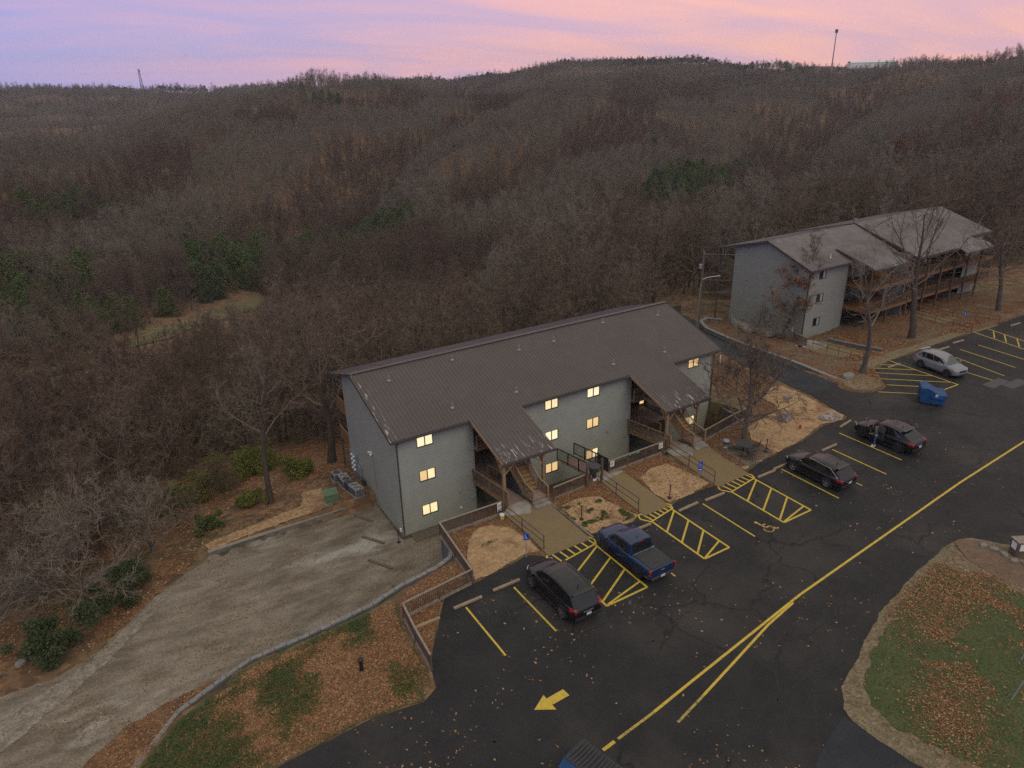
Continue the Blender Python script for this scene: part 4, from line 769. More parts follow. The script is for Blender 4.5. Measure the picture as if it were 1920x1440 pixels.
def car(name, label, cat, loc, rz, L_, W, H, pm, wb, hood, fb, rb, roof_f, roof_r, belt=.98, rim='rim', wr=.36, rails=True, pickup=False, open_door=False, wind='glass', trimline=None, hood_h=None, dark_low=True, plate_rear=True, skip_door=None):
    t = thing(name, label, cat, (*loc, .006), rz)
    hx = L_/2; w = W/2; hh = hood_h or belt-.02
    # body: stations along x with a half ring (y,z)
    fx, rx = hx, -hx; wf, wrr = fx-(L_-wb)*.46, fx-(L_-wb)*.46-wb
    def ring(x, wd, zt, zb, crown=.03, sh=.06):
        return [(x, 0, zt+crown), (x, wd*.55, zt+crown*.7), (x, wd*.86, zt), (x, wd*.955, zt-sh), (x, wd, zt-.24), (x, wd*.985, (zt+zb)/2-.05), (x, wd*.965, zb+.10), (x, wd*.90, zb), (x, 0, zb)]
    if pickup:
        st = [(fx, .78, hh-.28, .42, .0), (fx-.10, .90, hh-.12, .30, .02), (fx-.35, .96, hh-.03, .26, .03), (fx-.9, 1, hh+.01, .25, .03), (fb, 1, belt, .25, .03), (0, 1, belt, .25, 0), (rb, 1, belt, .25, 0), (rb-.15, 1, belt+.02, .25, 0), (rx+.3, .995, belt+.02, .28, 0), (rx+.06, .985, belt+.02, .34, 0), (rx+.02, .95, belt-.02, .45, 0)]
    else:
        st = [(fx, .66, hh-.34, .40, 0), (fx-.07, .80, hh-.22, .30, .02), (fx-.22, .91, hh-.12, .25, .03), (fx-.55, .97, hh-.05, .22, .04), (hood, 1, hh, .21, .04), (fb, 1, belt, .21, .03), (0, 1, belt+.01, .21, 0), (rb+.6, 1, belt+.03, .22, 0), (rb+.15, .985, belt+.04, .24, .0), (rx+.20, .96, belt+.02, .28, .0), (rx+.07, .93, belt-.06, .34, 0), (rx, .86, belt-.28, .42, 0)]
    mb = MB(); rings = []
    for x, ws, zt, zb, cr in st:
        h = ring(x, w*ws, zt, zb, cr); full = h+[(a, -b, c) for a, b, c in h[-2:0:-1]]; rings.append(full)
    k = len(rings[0])
    for r_ in rings: mb.v += r_
    for i in range(len(rings)-1):
        for j in range(k): a = i*k+j; b = i*k+(j+1) % k; mb.f.append((a, a+k, b+k, b)); mb.mi.append(0)
    mb.f.append(tuple(range(k))); mb.mi.append(0); e = (len(rings)-1)*k; mb.f.append(tuple(range(e, e+k))[::-1]); mb.mi.append(0)
    body = mb.build('body', pm, t, smooth=True, sub=1)
    # cabin shell
    wt, wbz = w*.80, w*.95; zr = H-.03
    def plan(x): return 1 - .10*max(0, (x-(roof_f-.2)))/1.0 - .06*max(0, (roof_r+.2-x))/.8
    xs = np.linspace(roof_r, roof_f, 6); crownx = lambda x: .035*math.sin(math.pi*(x-roof_r+.15)/(roof_f-roof_r+.3))
    mb = MB(); base = []; 
    top = [(x, wt*plan(x), zr+crownx(x)-.035-(.085 if i in (0, 5) else .02 if i in (1, 4) else 0)*(0 if pickup and i < 3 else 1)) for i, x in enumerate(xs)]
    bx = [rb+(fb-rb)*i/5 for i in range(6)]; bot = [(x, wbz*plan(x)*(1 if 0 < i < 5 else .95), belt-.03) for i, x in enumerate(bx)]
    for s in (1, -1):
        for i in range(5):
            q = [(bot[i][0], s*bot[i][1], bot[i][2]), (bot[i+1][0], s*bot[i+1][1], bot[i+1][2]), (top[i+1][0], s*top[i+1][1], top[i+1][2]), (top[i][0], s*top[i][1], top[i][2])]
            mb.quad(*(q if s > 0 else q[::-1]))
    for i in range(5):
        a, b_ = top[i], top[i+1]; ca, cb = .05, .05
        mb.quad((a[0], a[1], a[2]), (b_[0], b_[1], b_[2]), (b_[0], b_[1]*.5, b_[2]+cb*.8), (a[0], a[1]*.5, a[2]+ca*.8))
        mb.quad((a[0], a[1]*.5, a[2]+ca*.8), (b_[0], b_[1]*.5, b_[2]+cb*.8), (b_[0], -b_[1]*.5, b_[2]+cb*.8), (a[0], -a[1]*.5, a[2]+ca*.8))
        mb.quad((a[0], -a[1]*.5, a[2]+ca*.8), (b_[0], -b_[1]*.5, b_[2]+cb*.8), (b_[0], -b_[1], b_[2]), (a[0], -a[1], a[2]))
    for tt, bb in ((top[-1], bot[-1]), (top[0], bot[0])):
        mb.poly([(bb[0], bb[1], bb[2]), (bb[0], -bb[1], bb[2]), (tt[0], -tt[1], tt[2]), (tt[0], -tt[1]*.5, tt[2]+.04), (tt[0], tt[1]*.5, tt[2]+.04), (tt[0], tt[1], tt[2])])
    mb.build('roof', pm, t, bevel=.045)
    def lerp3(a, b, q): return tuple(a[i]*(1-q)+b[i]*q for i in range(3))
    def panel(nm, c, m_, off=.012, parent=t):
        a, b, d_, e_ = [Vector(p) for p in c]; n_ = (b-a).cross(e_-a).normalized(); 
        cen = (a+b+d_+e_)/4
        if n_.dot(cen-Vector((cen.x*.6, 0, 0.6))) < 0: n_ = -n_
        q = MB(); P = [p+n_*off for p in (a, b, d_, e_)]; Q = [p-n_*.01 for p in (a, b, d_, e_)]
        q.quad(*[tuple(p) for p in P])
        for i in range(4): q.quad(tuple(P[i]), tuple(P[(i+1) % 4]), tuple(Q[(i+1) % 4]), tuple(Q[i]))
        return q.build(nm, m_, parent)
    def fr(tt, bb, lo, hi, ins):
        return [(bb[0]*(1-lo)+tt[0]*lo, y*(bb[1]*(1-lo)+tt[1]*lo-ins), bb[2]*(1-lo)+tt[2]*lo) for y in (1, -1)]+[(bb[0]*(1-hi)+tt[0]*hi, y*(bb[1]*(1-hi)+tt[1]*hi-ins), bb[2]*(1-hi)+tt[2]*hi) for y in (-1, 1)]
    panel('windscreen', fr(top[-1], bot[-1], .08, .97, .06), M[wind]); panel('rear_window', fr(top[0], bot[0], .25 if not pickup else .2, .92, .09), M['glass'], off=.015)
    nwin = 2 if pickup else 3
    def sidepos(u, v, s):
        i = min(4, int(u*5)); f = u*5-i; b_ = lerp3(bot[i], bot[i+1], f); a_ = lerp3(top[i], top[i+1], f); p = lerp3(b_, a_, v); return (p[0], s*p[1], p[2])
    cuts = [(.36, .5), (.05, .35)] if False else None
    us = [.10, .48, .90] if pickup else [.05, .33, .62, .94]
    for s in (1, -1):
        for i in range(len(us)-1):
            u0, u1 = us[i]+.012, us[i+1]-.012; vt = .88
            c = [sidepos(u0 if i else u0+.05, .14, s), sidepos(u1, .14, s), sidepos(u1 if i < len(us)-2 else u1-.14*0, vt, s), sidepos(u0+(.0 if i else .10), vt, s)]
            wdw = panel('side_window', c, M['glass'], off=.014)
    if trimline:
        for s in (1, -1):
            q = MB(); P = [Vector(sidepos(u, v, s))+Vector((0, s*.02, 0)) for u, v in ((.97, .12), (.03, .12), (.10, .6), (.16, .92), (.8, .95), (.93, .92))]
            q.tube([tuple(p) for p in P], .013, 4); q.build('window_trim', M['chrome'], t)
    # wheels with dark arches
    for x in (wf, wrr):
        for s in (1, -1):
            q = MB(); n = 18
            arc = [(x+(wr+.075)*math.cos(a), (wr)+(wr+.075)*math.sin(a)) for a in [math.pi*(1.12)-i*(math.pi*1.24)/n for i in range(n+1)]]
            yo = s*(w*.99+.012); q.poly([(a, yo, z) for a, z in arc]); q.poly([(a, yo-s*.12, z) for a, z in arc])
            for (a, z), (a2, z2) in zip(arc[:-1], arc[1:]): q.quad((a, yo, z), (a2, yo, z2), (a2, yo-s*.12, z2), (a, yo-s*.12, z))
            q.build('wheel_arch', M['plastic'], t)
            q = MB(); q.lathe([(wr*.68, -.02), (wr*.95, -.01), (wr, .03), (wr, .19), (wr*.9, .22)], 20); q.v = [(a, -s*(b_b if False else z_), y_) for a, y_, z_ in q.v for b_b in (0,)]
            wh = q.build('wheel', M['tyre'], t, smooth=True, loc=(x, s*(w*.99+.025), wr))
            q = MB(); q.lathe([(.05, -.02), (.07, -.02), (.07, .03), (.05, .03)], 10); n5 = 5
            for j in range(n5):
                a = 2*math.pi*j/n5+.3
                for da in (-.16, .16): q.bar((.05*math.cos(a), .05*math.sin(a), 0), (wr*.66*math.cos(a+da), wr*.66*math.sin(a+da), -.005), .03, .03)
            for j in range(20):
                a = 2*math.pi*j/20; b_ = 2*math.pi*(j+1)/20; r1, r2_ = wr*.62, wr*.70
                q.quad((r1*math.cos(a), r1*math.sin(a), -.01), (r1*math.cos(b_), r1*math.sin(b_), -.01), (r2_*math.cos(b_), r2_*math.sin(b_), -.022), (r2_*math.cos(a), r2_*math.sin(a), -.022))
            q.v = [(a, -s*z_, y_) for a, y_, z_ in q.v]; q.build('rim', M[rim], wh, loc=(0, s*.005, 0))
            q = MB(); q.lathe([(.01, .0), (wr*.62, .0)], 16); q.v = [(a, -s*(z_+.03), y_) for a, y_, z_ in q.v]; q.build('brake_disc', M['greydk'], wh)
    # lamps, bumpers, plate, mirrors, handles
    for s in (1, -1):
        q = MB(); q.bar((fx-.32, s*w*.90, hh-.20), (fx-.07, s*w*.66, hh-.26), .05, .11); q.build('headlight', M['head'], t, bevel=.01)
        if pickup: q = MB(); q.box(rx+.0, rx+.13, s*w*.955-.07, s*w*.955+.03, belt-.34, belt-.04); q.build('taillight', M['tail'], t, bevel=.01)
        else: q = MB(); q.bar((rx+.42, s*(w*.975), belt-.08), (rx+.02, s*w*.76, belt-.17), .12, .19); q.build('taillight', M['tail'], t, bevel=.015)
        q = MB(); q.box(fb-.28, fb-.12, s*(w+.10)-.09, s*(w+.10)+.09, belt+.0, belt+.13); q.build('mirror', pm, t, bevel=.02)
        for xh in ((fb-1.25, fb-2.15) if not pickup else (fb-1.15, fb-1.95)):
            q = MB(); q.box(xh-.09, xh+.09, s*(w*1.0)-.01, s*(w*1.0)+.03, belt-.16, belt-.12); q.build('door_handle', pm, t)
        if dark_low: q = MB(); q.box(wrr+wr+.08, wf-wr-.08, s*w*.985-.02, s*w*.985+.025, .2, .32); q.build('sill_trim', M['plastic'], t)
        if rails and not pickup: q = MB(); q.tube([(roof_r+.15, s*wt*.93, zr-.0), (roof_r+.3, s*wt*.93, zr+.07), (roof_f-.4, s*wt*.93, zr+.07), (roof_f-.22, s*wt*.93, zr)], .016, 5); q.build('roof_rail', M['plastic'] if rails is True else M[rails], t)
    q = MB(); q.box(rx-.03, rx+.12, -w*.86, w*.86, .38, .56); q.build('rear_bumper', M['plastic'] if not pickup else M['greydk'], t, bevel=.03)
    q = MB(); q.box(fx-.12, fx+.02, -w*.62, w*.62, .28, .42); q.build('front_bumper', M['plastic'], t, bevel=.03)
    q = MB(); q.box(fx-.16, fx+.012, -w*.45, w*.45, hh-.42, hh-.26); q.build('grille', M['plastic'], t, bevel=.01)
    q = MB(); q.box(rx-.045, rx-.03, -.15, .15, (.46 if pickup else .60), (.46 if pickup else .60)+.14); q.build('number_plate', M['plate'], t)
    if not pickup:
        q = MB(); q.box(rx-.002, rx+.02, -.18, .18, .58, .76); q.build('plate_recess', M['plastic'], t)
        q = MB(); q.box(roof_r-.26, roof_r+.02, -wt*.85, wt*.85, zr-.02, zr+.015); q.build('spoiler', pm if rim != 'x' else pm, t, bevel=.01)
        q = MB(); q.box(rx+.0, rx+.03, -.32, .32, belt-.28, belt-.24); q.build('badge_bar', M['chrome'] if trimline or name == 'parked_suv' else M['plastic'], t)
    q = MB(); q.lathe([(.04, 0), (.02, .09), (.0, .1)], 6, (roof_r+.35, 0, zr+.03)); q.build('aerial', M['plastic'], t)
    q = MB(); q.tube([(fb+.02, -w*.6, belt+.02), (fb-.05, .1, belt+.06)], .012, 4); q.build('wiper', M['plastic'], t)
    return t, dict(w=w, belt=belt, fx=fx, rx=rx, body=body, wf=wf)
UP = R(90)
car('parked_suv', 'black seven seat suv parked nose in beside the nearest hatched aisle', 'car', (3.38, -14.72), UP, 4.95, 1.93, 1.74, M['p_black'], 3.0, 1.65, 1.5, -2.3, .75, -1.85, belt=1.07, rim='rim', wr=.39)
tt, cc = car('pickup_truck', 'blue crew cab pickup truck with black bed cover', 'pickup truck', (8.85, -14.3), UP, 5.07, 1.90, 1.72, M['p_blue'], 3.0, 1.7, 1.5, -.80, .85, -.60, belt=1.08, rim='rim_dark', wr=.38, pickup=True, hood_h=1.08)
q = MB(); q.box(-2.42, -.86, -.74, .74, 1.085, 1.135); q.build('bed_cover', M['tonneau'], tt, bevel=.015)
q = MB(); q.box(-.9, -.86, -.8, .8, 1.1, 1.16); q.build('bulkhead_rail', M['chrome'], tt)
q = MB(); q.box(-2.525, -2.49, -.72, .72, .62, 1.06); q.build('tailgate', M['p_blue'], tt, bevel=.01)
q = MB(); q.box(-2.54, -2.52, -.14, .14, .86, .94); q.build('tailgate_badge', M['chrome'], tt)
q = MB(); q.box(-.62, -.56, -.18, .18, 1.63, 1.68); q.build('cargo_light', M['tail'], tt)
car('parked_wagon', 'black station wagon with bright window trim, parked across one stall line', 'car', (25.95, -14.1), UP, 4.8, 1.86, 1.60, M['p_black'], 2.75, 1.5, 1.3, -2.22, .48, -1.62, belt=.98, rim='rim', wr=.35, trimline=True)
ts, cs_ = car('parked_suv', 'black suv with driver door open and person beside it', 'car', (34.55, -13.72), UP, 4.92, 1.95, 1.68, M['p_black'], 2.95, 1.5, 1.3, -2.28, .52, -1.3, belt=1.05, rim='rim_dark', wr=.38)
car('parked_suv', 'silver crossover suv facing away from the building by the blue dumpster', 'car', (51.45, -7.85), R(-98), 4.65, 1.88, 1.66, M['p_silver'], 2.75, 1.45, 1.35, -2.18, .45, -1.68, belt=1.04, rim='rim_dark', wr=.36, rails=False, wind='glass_grey')
# the open driver door (hinged at its front edge) and the dark opening behind it
q = MB(); q.box(-.22, .82, .955, .99, .40, 1.05); q.poly([(-.2, .965, 1.05), (.8, .965, 1.05), (.42, .80, 1.58), (-.18, .78, 1.60)]); q.build('door_opening', M['greydk'], ts)
q = MB(); q.box(-1.0, 0, -.04, .04, -.62, .04); q.bar((-.98, 0, .04), (-.93, -.10, .54), .05, .04); q.bar((0, 0, .04), (-.42, -.10, .54), .05, .04); q.bar((-.93, -.10, .54), (-.42, -.10, .54), .05, .04)
dr = q.build('open_door', M['p_black'], ts, loc=(.84, 1.0, 1.02), bevel=.01); dr.rotation_euler = (0, 0, R(-62))
q = MB(); q.poly([(-.95, -.02, .06), (-.06, -.02, .06), (-.43, -.09, .5), (-.9, -.09, .5)]); q.build('door_window', M['glass'], dr)

# ---------------------------------------------------------------- person standing at the open door
def skin_body(name, verts, edges, rad, m_, parent, sub=2, root=0):
    me = bpy.data.meshes.new(name); me.from_pydata(verts, edges, []); me.materials.append(m_)
    o = obj(name, me, parent); md = o.modifiers.new('skin', 'SKIN'); md.use_smooth_shade = True
    for i, r_ in enumerate(rad): me.skin_vertices[0].data[i].radius = (r_ if isinstance(r_, tuple) else (r_, r_))
    me.skin_vertices[0].data[root].use_root = True
    s = o.modifiers.new('sub', 'SUBSURF'); s.levels = sub; s.render_levels = sub
    return o
M['skin'] = mat('skin', (.42, .25, .18), None, rough=.6); M['jeans'] = mat('jeans', (.03, .10, .19), (.025, .075, .15), 8, .9); M['top_green'] = mat('green_top', (.045, .10, .075), None, rough=.9); M['hair'] = mat('auburn_hair', (.13, .045, .02), None, rough=.7)
pe = thing('person', 'person in jeans and dark green top with auburn hair standing at the open car door', 'person', (33.05, -13.6, 0), R(28))
V_ = [(0,0,.95),(0,0,1.12),(0,.02,1.30),(0,.02,1.42),(0,.03,1.50),(0,.04,1.58),(0,.05,1.68),
      (-.10,0,.90),(-.11,.02,.50),(-.11,0,.08),(-.11,.12,.04),(.10,0,.90),(.10,.03,.50),(.12,-.02,.08),(.12,.10,.04),
      (-.19,.02,1.40),(-.25,.05,1.14),(-.20,.25,1.05),(-.18,.36,1.08),(.19,.02,1.40),(.26,.02,1.14),(.25,.20,.98),(.24,.29,.98)]
E_ = [(0,1),(1,2),(2,3),(3,4),(4,5),(5,6),(0,7),(7,8),(8,9),(9,10),(0,11),(11,12),(12,13),(13,14),(3,15),(15,16),(16,17),(17,18),(3,19),(19,20),(20,21),(21,22)]
Rr = [(.15,.11),(.125,.09),(.15,.10),(.13,.08),.052,(.085,.095),(.075,.085),.09,.062,.042,.04,.09,.062,.042,.04,.06,.045,.036,.034,.06,.045,.036,.034]
skin_body('body', V_, E_, Rr, M['skin'], pe)
skin_body('jeans', [(0,0,.98),(-.10,0,.88),(-.11,.02,.50),(-.11,0,.12),(.10,0,.88),(.10,.03,.50),(.12,-.02,.12)], [(0,1),(1,2),(2,3),(0,4),(4,5),(5,6)], [(.165,.125),.102,.075,.062,.102,.075,.062], M['jeans'], pe, 1)
skin_body('sweater', [(0,0,.92),(0,0,1.12),(0,.02,1.30),(0,.02,1.43),(-.19,.02,1.40),(-.25,.05,1.14),(-.205,.22,1.06),(.19,.02,1.40),(.26,.02,1.14),(.25,.17,1.0)], [(0,1),(1,2),(2,3),(3,4),(4,5),(5,6),(3,7),(7,8),(8,9)], [(.17,.13),(.15,.11),(.17,.12),(.11,.09),.075,.06,.05,.075,.06,.05], M['top_green'], pe, 1)
skin_body('hair', [(0,.02,1.70),(0,-.04,1.62),(0,-.07,1.46),(0,-.07,1.34)], [(0,1),(1,2),(2,3)], [(.10,.10),(.12,.10),(.11,.06),(.08,.04)], M['hair'], pe, 1)
for x, y in ((-.11, .05), (.12, .03)):
    q = MB(); q.box(x-.05, x+.05, y-.13, y+.15, 0, .09); q.build('shoe', M['white'], pe, bevel=.03)
for x, y, z in ((-.18, .36, 1.08), (.24, .29, .98)):
    q = MB()
    for j, (l, a) in enumerate(((.075, -.35), (.085, -.12), (.08, .1), (.065, .32), (.055, -1.0))): q.tube([(x+(j-2)*.012, y+.03, z), (x+(j-2)*.014+math.sin(a)*l*.5, y+.03+l*.6, z-.01), (x+(j-2)*.014+math.sin(a)*l*.6, y+.03+l, z-.035)], [.011, .010, .008], 5)
    q.build('fingers', M['skin'], pe, smooth=True) if False else tag(q.build('finger', M['skin'], pe, smooth=True), kind='stuff')
for s in (-1, 1):
    q = MB(); q.lathe([(.001, -.012), (.012, 0), (.001, .012)], 6, (s*.033, .135, 1.645)); q.build('eye', M['greydk'], pe)
q = MB(); q.bar((0, .125, 1.64), (0, .16, 1.605), .028, .022); q.build('nose', M['skin'], pe); q = MB(); q.bar((-.03, .135, 1.565), (.03, .135, 1.565), .012, .012); q.build('mouth', M['tail'], pe)

# ================================================================== walks, walls, fences
def slab(name, poly, m_, z, th=.12, kind='structure', parent=None, zf=None):
    mb = MB(); P = [(x, y, (zf(x, y) if zf else z)) for x, y in poly]; Q = [(x, y, q-th) for x, y, q in P]
    mb.poly(P); mb.poly(Q[::-1])
    for i in range(len(P)): j = (i+1) % len(P); mb.quad(Q[i], Q[j], P[j], P[i])
    o = mb.build(name, m_, parent)
    if kind and not parent: tag(o, kind=kind)
    return o
zwalk = lambda x, y: .045
W1 = slab('walkway', [(4.8,-11.32),(7.95,-11.32),(7.98,-8.7),(8.1,-6.2),(8.1,-5.3),(5.6,-5.3),(4.85,-5.9),(4.95,-8.8)], M['walk'], 0, zf=zwalk)
W2 = slab('walkway', [(12.42,-11.2),(14.55,-11.2),(14.78,-8.4),(14.95,-5.85),(12.75,-5.3),(12.55,-8.4)], M['walk'], .04)
W3 = slab('walkway', [(18.95,-11.35),(22.1,-11.2),(22.35,-8.8),(22.75,-6.3),(22.8,-5.6),(20.2,-5.4),(19.5,-5.6),(19.2,-8.8)], M['walk'], 0, zf=zwalk)
slab('apron', [(4.9,-6.3),(6.4,-6.9),(6.95,-6.0),(6.95,-5.35),(5.62,-5.35),(4.9,-5.95)], M['concrete'], 0, zf=lambda x, y: zwalk(x, y)+.006, parent=W1)
slab('apron', [(12.6,-6.3),(13.6,-6.3),(14.9,-6.05),(14.95,-5.85),(12.75,-5.3)], M['concrete'], .046, parent=W2)
slab('apron', [(19.45,-6.3),(20.6,-7.2),(21.5,-6.3),(21.5,-5.46),(20.25,-5.46),(19.5,-5.6)], M['concrete'], 0, zf=lambda x, y: zwalk(x, y)+.006, parent=W3)
for p in ([(8.1,-11.3),(8.25,-11.3),(8.25,-6.4),(8.1,-6.4)], ): slab('kerb', p, M['concrete_old'], .05)
slab('patio', [(22.9,-10.55),(25.95,-10.2),(25.9,-7.3),(23.2,-7.4)], M['concrete_old'], .04)
slab('door_slab', [(.5,-1.05),(5.6,-1.05),(5.6,-.1),(.5,-.1)], M['foundation'], -3.38, th=.3)
slab('walkway', [(47.6,-2.8),(50.2,-3.9),(52.3,2.2),(53.0,5.4),(49.3,5.6),(48.6,2.5)], M['walk'], 0, zf=lambda x, y: h1(x, y)+.06)
slab('walkway', [(49.6,3.4),(52.9,4.6),(52.5,7.2),(49.2,6.5)], M['concrete'], 0, zf=lambda x, y: h1(x, y)+.085)
slab('walkway', [(64.3,-4.1),(69,-4.3),(69.3,1),(70.5,5.2),(67.6,5.0),(66.4,1)], M['walk'], 0, zf=lambda x, y: h1(x, y)+.06)
# deck ramp leading down to the middle entrance
t = thing('entry_ramp', 'pinkish board ramp with black railings between the two railing fences', 'ramp', (13.2, -3.4, 0))
for k in range(14):
    y = -5.8+k*.3; z = .05-(k)*.04
    mb = MB(); mb.box(-.75, .75, y+3.4, y+3.4+.285, z-.05, z); mb.build('deck_board', M['deck'], t)
for x in (-.78, .78): railing(t, (x, -1.95, .05), (x, 2.2, -.5), 1.0, step=1.4, m_post='iron', m_rail='iron', m_bal='iron', bw=.02, post=.06)
mb = MB(); mb.box(.85, .88, -1.9, -.6, -.1, .95); mb.build('screen_panel', M['green_gate'], t)

def capped_wall(name, label, cat, pts, zc, zb, th=.22, m_='block', cap='cap', capw=.26, seg=.62, face_stones=False):
    """retaining wall of blocks with separate cap stones; pts=(x,y), zc cap heights, zb base heights"""
    t = thing(name, label, cat, (*pts[0], zb[0])); ox, oy, oz = pts[0][0], pts[0][1], zb[0]
    for i in range(len(pts)-1):
        a = Vector(pts[i]); b = Vector(pts[i+1]); L_ = (b-a).length; d = (b-a)/L_; n_ = Vector((-d.y, d.x)); k = max(1, round(L_/seg))
        mb = MB(); e = d*.02
        P = [a-n_*th/2-e, b-n_*th/2+e, b+n_*th/2+e, a+n_*th/2-e]; zt = (zc[i], zc[i+1], zc[i+1], zc[i]); zz_ = (zb[i], zb[i+1], zb[i+1], zb[i])
        B = [(p.x-ox, p.y-oy, z-oz) for p, z in zip(P, zz_)]; T = [(p.x-ox, p.y-oy, z-.08-oz) for p, z in zip(P, zt)]
        mb.poly(T); 
        for j in range(4): q = (j+1) % 4; mb.quad(B[j], B[q], T[q], T[j])
        mb.build('wall_core', M[m_], t)
        # courses of face blocks
        hgt = (zc[i]-zb[i]+zc[i+1]-zb[i+1])/2
        if face_stones:
            for s in (-1, 1):
                nc = max(1, int(hgt/.2)); kk = max(1, round(L_/.42))
                for c in range(nc):
                    for j in range(kk):
                        f0 = (j+(.5 if c % 2 else 0))/kk; f1 = min(1, f0+1/kk)
                        if f0 >= 1: continue
                        p = a.lerp(b, f0)+n_*s*(th/2); q = a.lerp(b, f1)+n_*s*(th/2); z0 = zb[i]*(1-f0)+zb[i+1]*f0; zt0 = zc[i]*(1-f0)+zc[i+1]*f0-.08
                        za = z0+(zt0-z0)*c/nc; zb_ = z0+(zt0-z0)*(c+1)/nc; o = rng.uniform(.02, .05); m1 = MB()
                        g1 = d*.012; pp = p+g1; qq = q-g1
                        F = [(pp.x-ox, pp.y-oy), (qq.x-ox, qq.y-oy), (qq.x+n_.x*s*o-ox, qq.y+n_.y*s*o-oy), (pp.x+n_.x*s*o-ox, pp.y+n_.y*s*o-oy)]
                        m1.poly([(x, y, za+.012-oz) for x, y in F]); m1.poly([(x, y, zb_-.012-oz) for x, y in F])
                        for w_ in range(4): v = (w_+1) % 4; m1.quad((*F[w_], za+.012-oz), (*F[v], za+.012-oz), (*F[v], zb_-.012-oz), (*F[w_], zb_-.012-oz))
                        m1.build('stone', M[m_], t)
        for j in range(k):
            f0, f1 = j/k, (j+1)/k; p = a.lerp(b, f0)+d*.016; q = a.lerp(b, f1)-d*.016; z = zc[i]*(1-(f0+f1)/2)+zc[i+1]*(f0+f1)/2+rng.uniform(-.018, .018); cw = capw*rng.uniform(.96, 1.05)
            F = [p-n_*cw/2, q-n_*cw/2, q+n_*cw/2, p+n_*cw/2]; m1 = MB(); sl = (zc[i+1]-zc[i])/L_*(q-p).length/2
            zs = (-sl, sl, sl, -sl)
            T = [(v.x-ox, v.y-oy, z+s_-oz) for v, s_ in zip(F, zs)]; B = [(x, y, zz__-.085) for x, y, zz__ in T]
            m1.poly(T); m1.poly(B[::-1])
            for w_ in range(4): v = (w_+1) % 4; m1.quad(B[w_], B[v], T[v], T[w_])
            m1.build('cap_stone', M[cap], t)
    return t
RW = [(.55,-5.45),(.5,-5.9),(.42,-6.6),(.22,-7.5),(-.2,-8.05),(-1.2,-8.4),(-3.35,-8.46),(-5.46,-8.68),(-7.28,-8.44),(-9.68,-8.22),(-12.27,-7.95),(-14.27,-8.08),(-16.23,-8.6),(-18.48,-10.95),(-21.3,-14.9)]
RWO = [(1.1,-5.9),(1.1,-6.1),(1.0,-7.0),(.8,-8.1),(.1,-8.7),(-1.2,-9.0),(-3.4,-9.1),(-5.5,-9.3),(-7.3,-9.1),(-9.7,-8.9),(-12.2,-8.6),(-14.4,-8.8),(-16.7,-9.2),(-19.1,-11.4),(-21.8,-15.4)]
capped_wall('retaining_wall', 'long curving grey block wall with pale caps between gravel yard and leafy lawn', 'wall', RW, [h1(*p)+.05 for p in RWO], [-3.6]*9+[-3.5,-3.4,-3.3,-3.2,-3.1,-3.0])
fr_ = [(1.3,-4.5),(5.6,-4.78)]; 
capped_wall('retaining_wall', 'block wall below the railing fence left of the first bridge', 'wall', [(.4,-5.68),(5.7,-5.75)], [-.12,-.12], [-3.6,-3.6], cap='concrete_old')
capped_wall('retaining_wall', 'block wall below the railing fence between the two bridges', 'wall', [(8.0,-5.95),(12.4,-5.8),(13.9,-5.42),(20.3,-5.32)], [-.05]*4, [-3.6]*4, cap='concrete_old')
capped_wall('retaining_wall', 'dark block wall with white caps right of the long building', 'wall', [(22.6,-5.72),(26.9,-4.98),(29.4,-4.75),(29.55,-4.5),(29.5,-2.9),(29.75,-1.0),(29.95,.8)], [-.05,-.05,-.1,-.3,-.45,-.5,-.55], [-3.6]*7, cap='cap')
t = thing('retaining_wall', 'low straight concrete wall at the back edge of the gravel yard', 'wall', (-12.3, 5.2, -3.5))
mb = MB(); mb.poly([(0,-.15,-.2),(12.1,.15,-.2),(12.1,.15,.43),(0,-.15,.55)]); mb.poly([(0,.13,-.2),(12.1,.43,-.2),(12.1,.43,.43),(0,.13,.55)][::-1]); mb.poly([(0,-.15,.55),(12.1,.15,.43),(12.1,.43,.43),(0,.13,.55)]); mb.poly([(0,-.15,-.2),(0,-.15,.55),(0,.13,.55),(0,.13,-.2)]); mb.build('wall_panel', M['concrete_old'], t)
mb = MB(); mb.bar((0,0,.57),(12.1,.3,.45),.32,.04); mb.build('coping', M['rail_grey'], t)
# drive wall of squared stones with a pale cap
capped_wall('stone_wall', 'curving stone wall with pale cap along the drive to the far building', 'wall', [(42.2,-4.9),(42.1,-3.2),(42.25,1.4),(43.45,8.0),(44.6,12.2),(46.2,16.6),(48.2,19.6),(50.0,20.2),(51.0,18.8)], [.02,-.0,.1,-.55,-1.0,-1.55,-1.9,-2.0,-2.0], [-.3,-.4,-.5,-1.35,-1.9,-2.5,-2.9,-3.0,-2.8], m_='stone', cap='cap', capw=.42, face_stones=True, seg=.8)

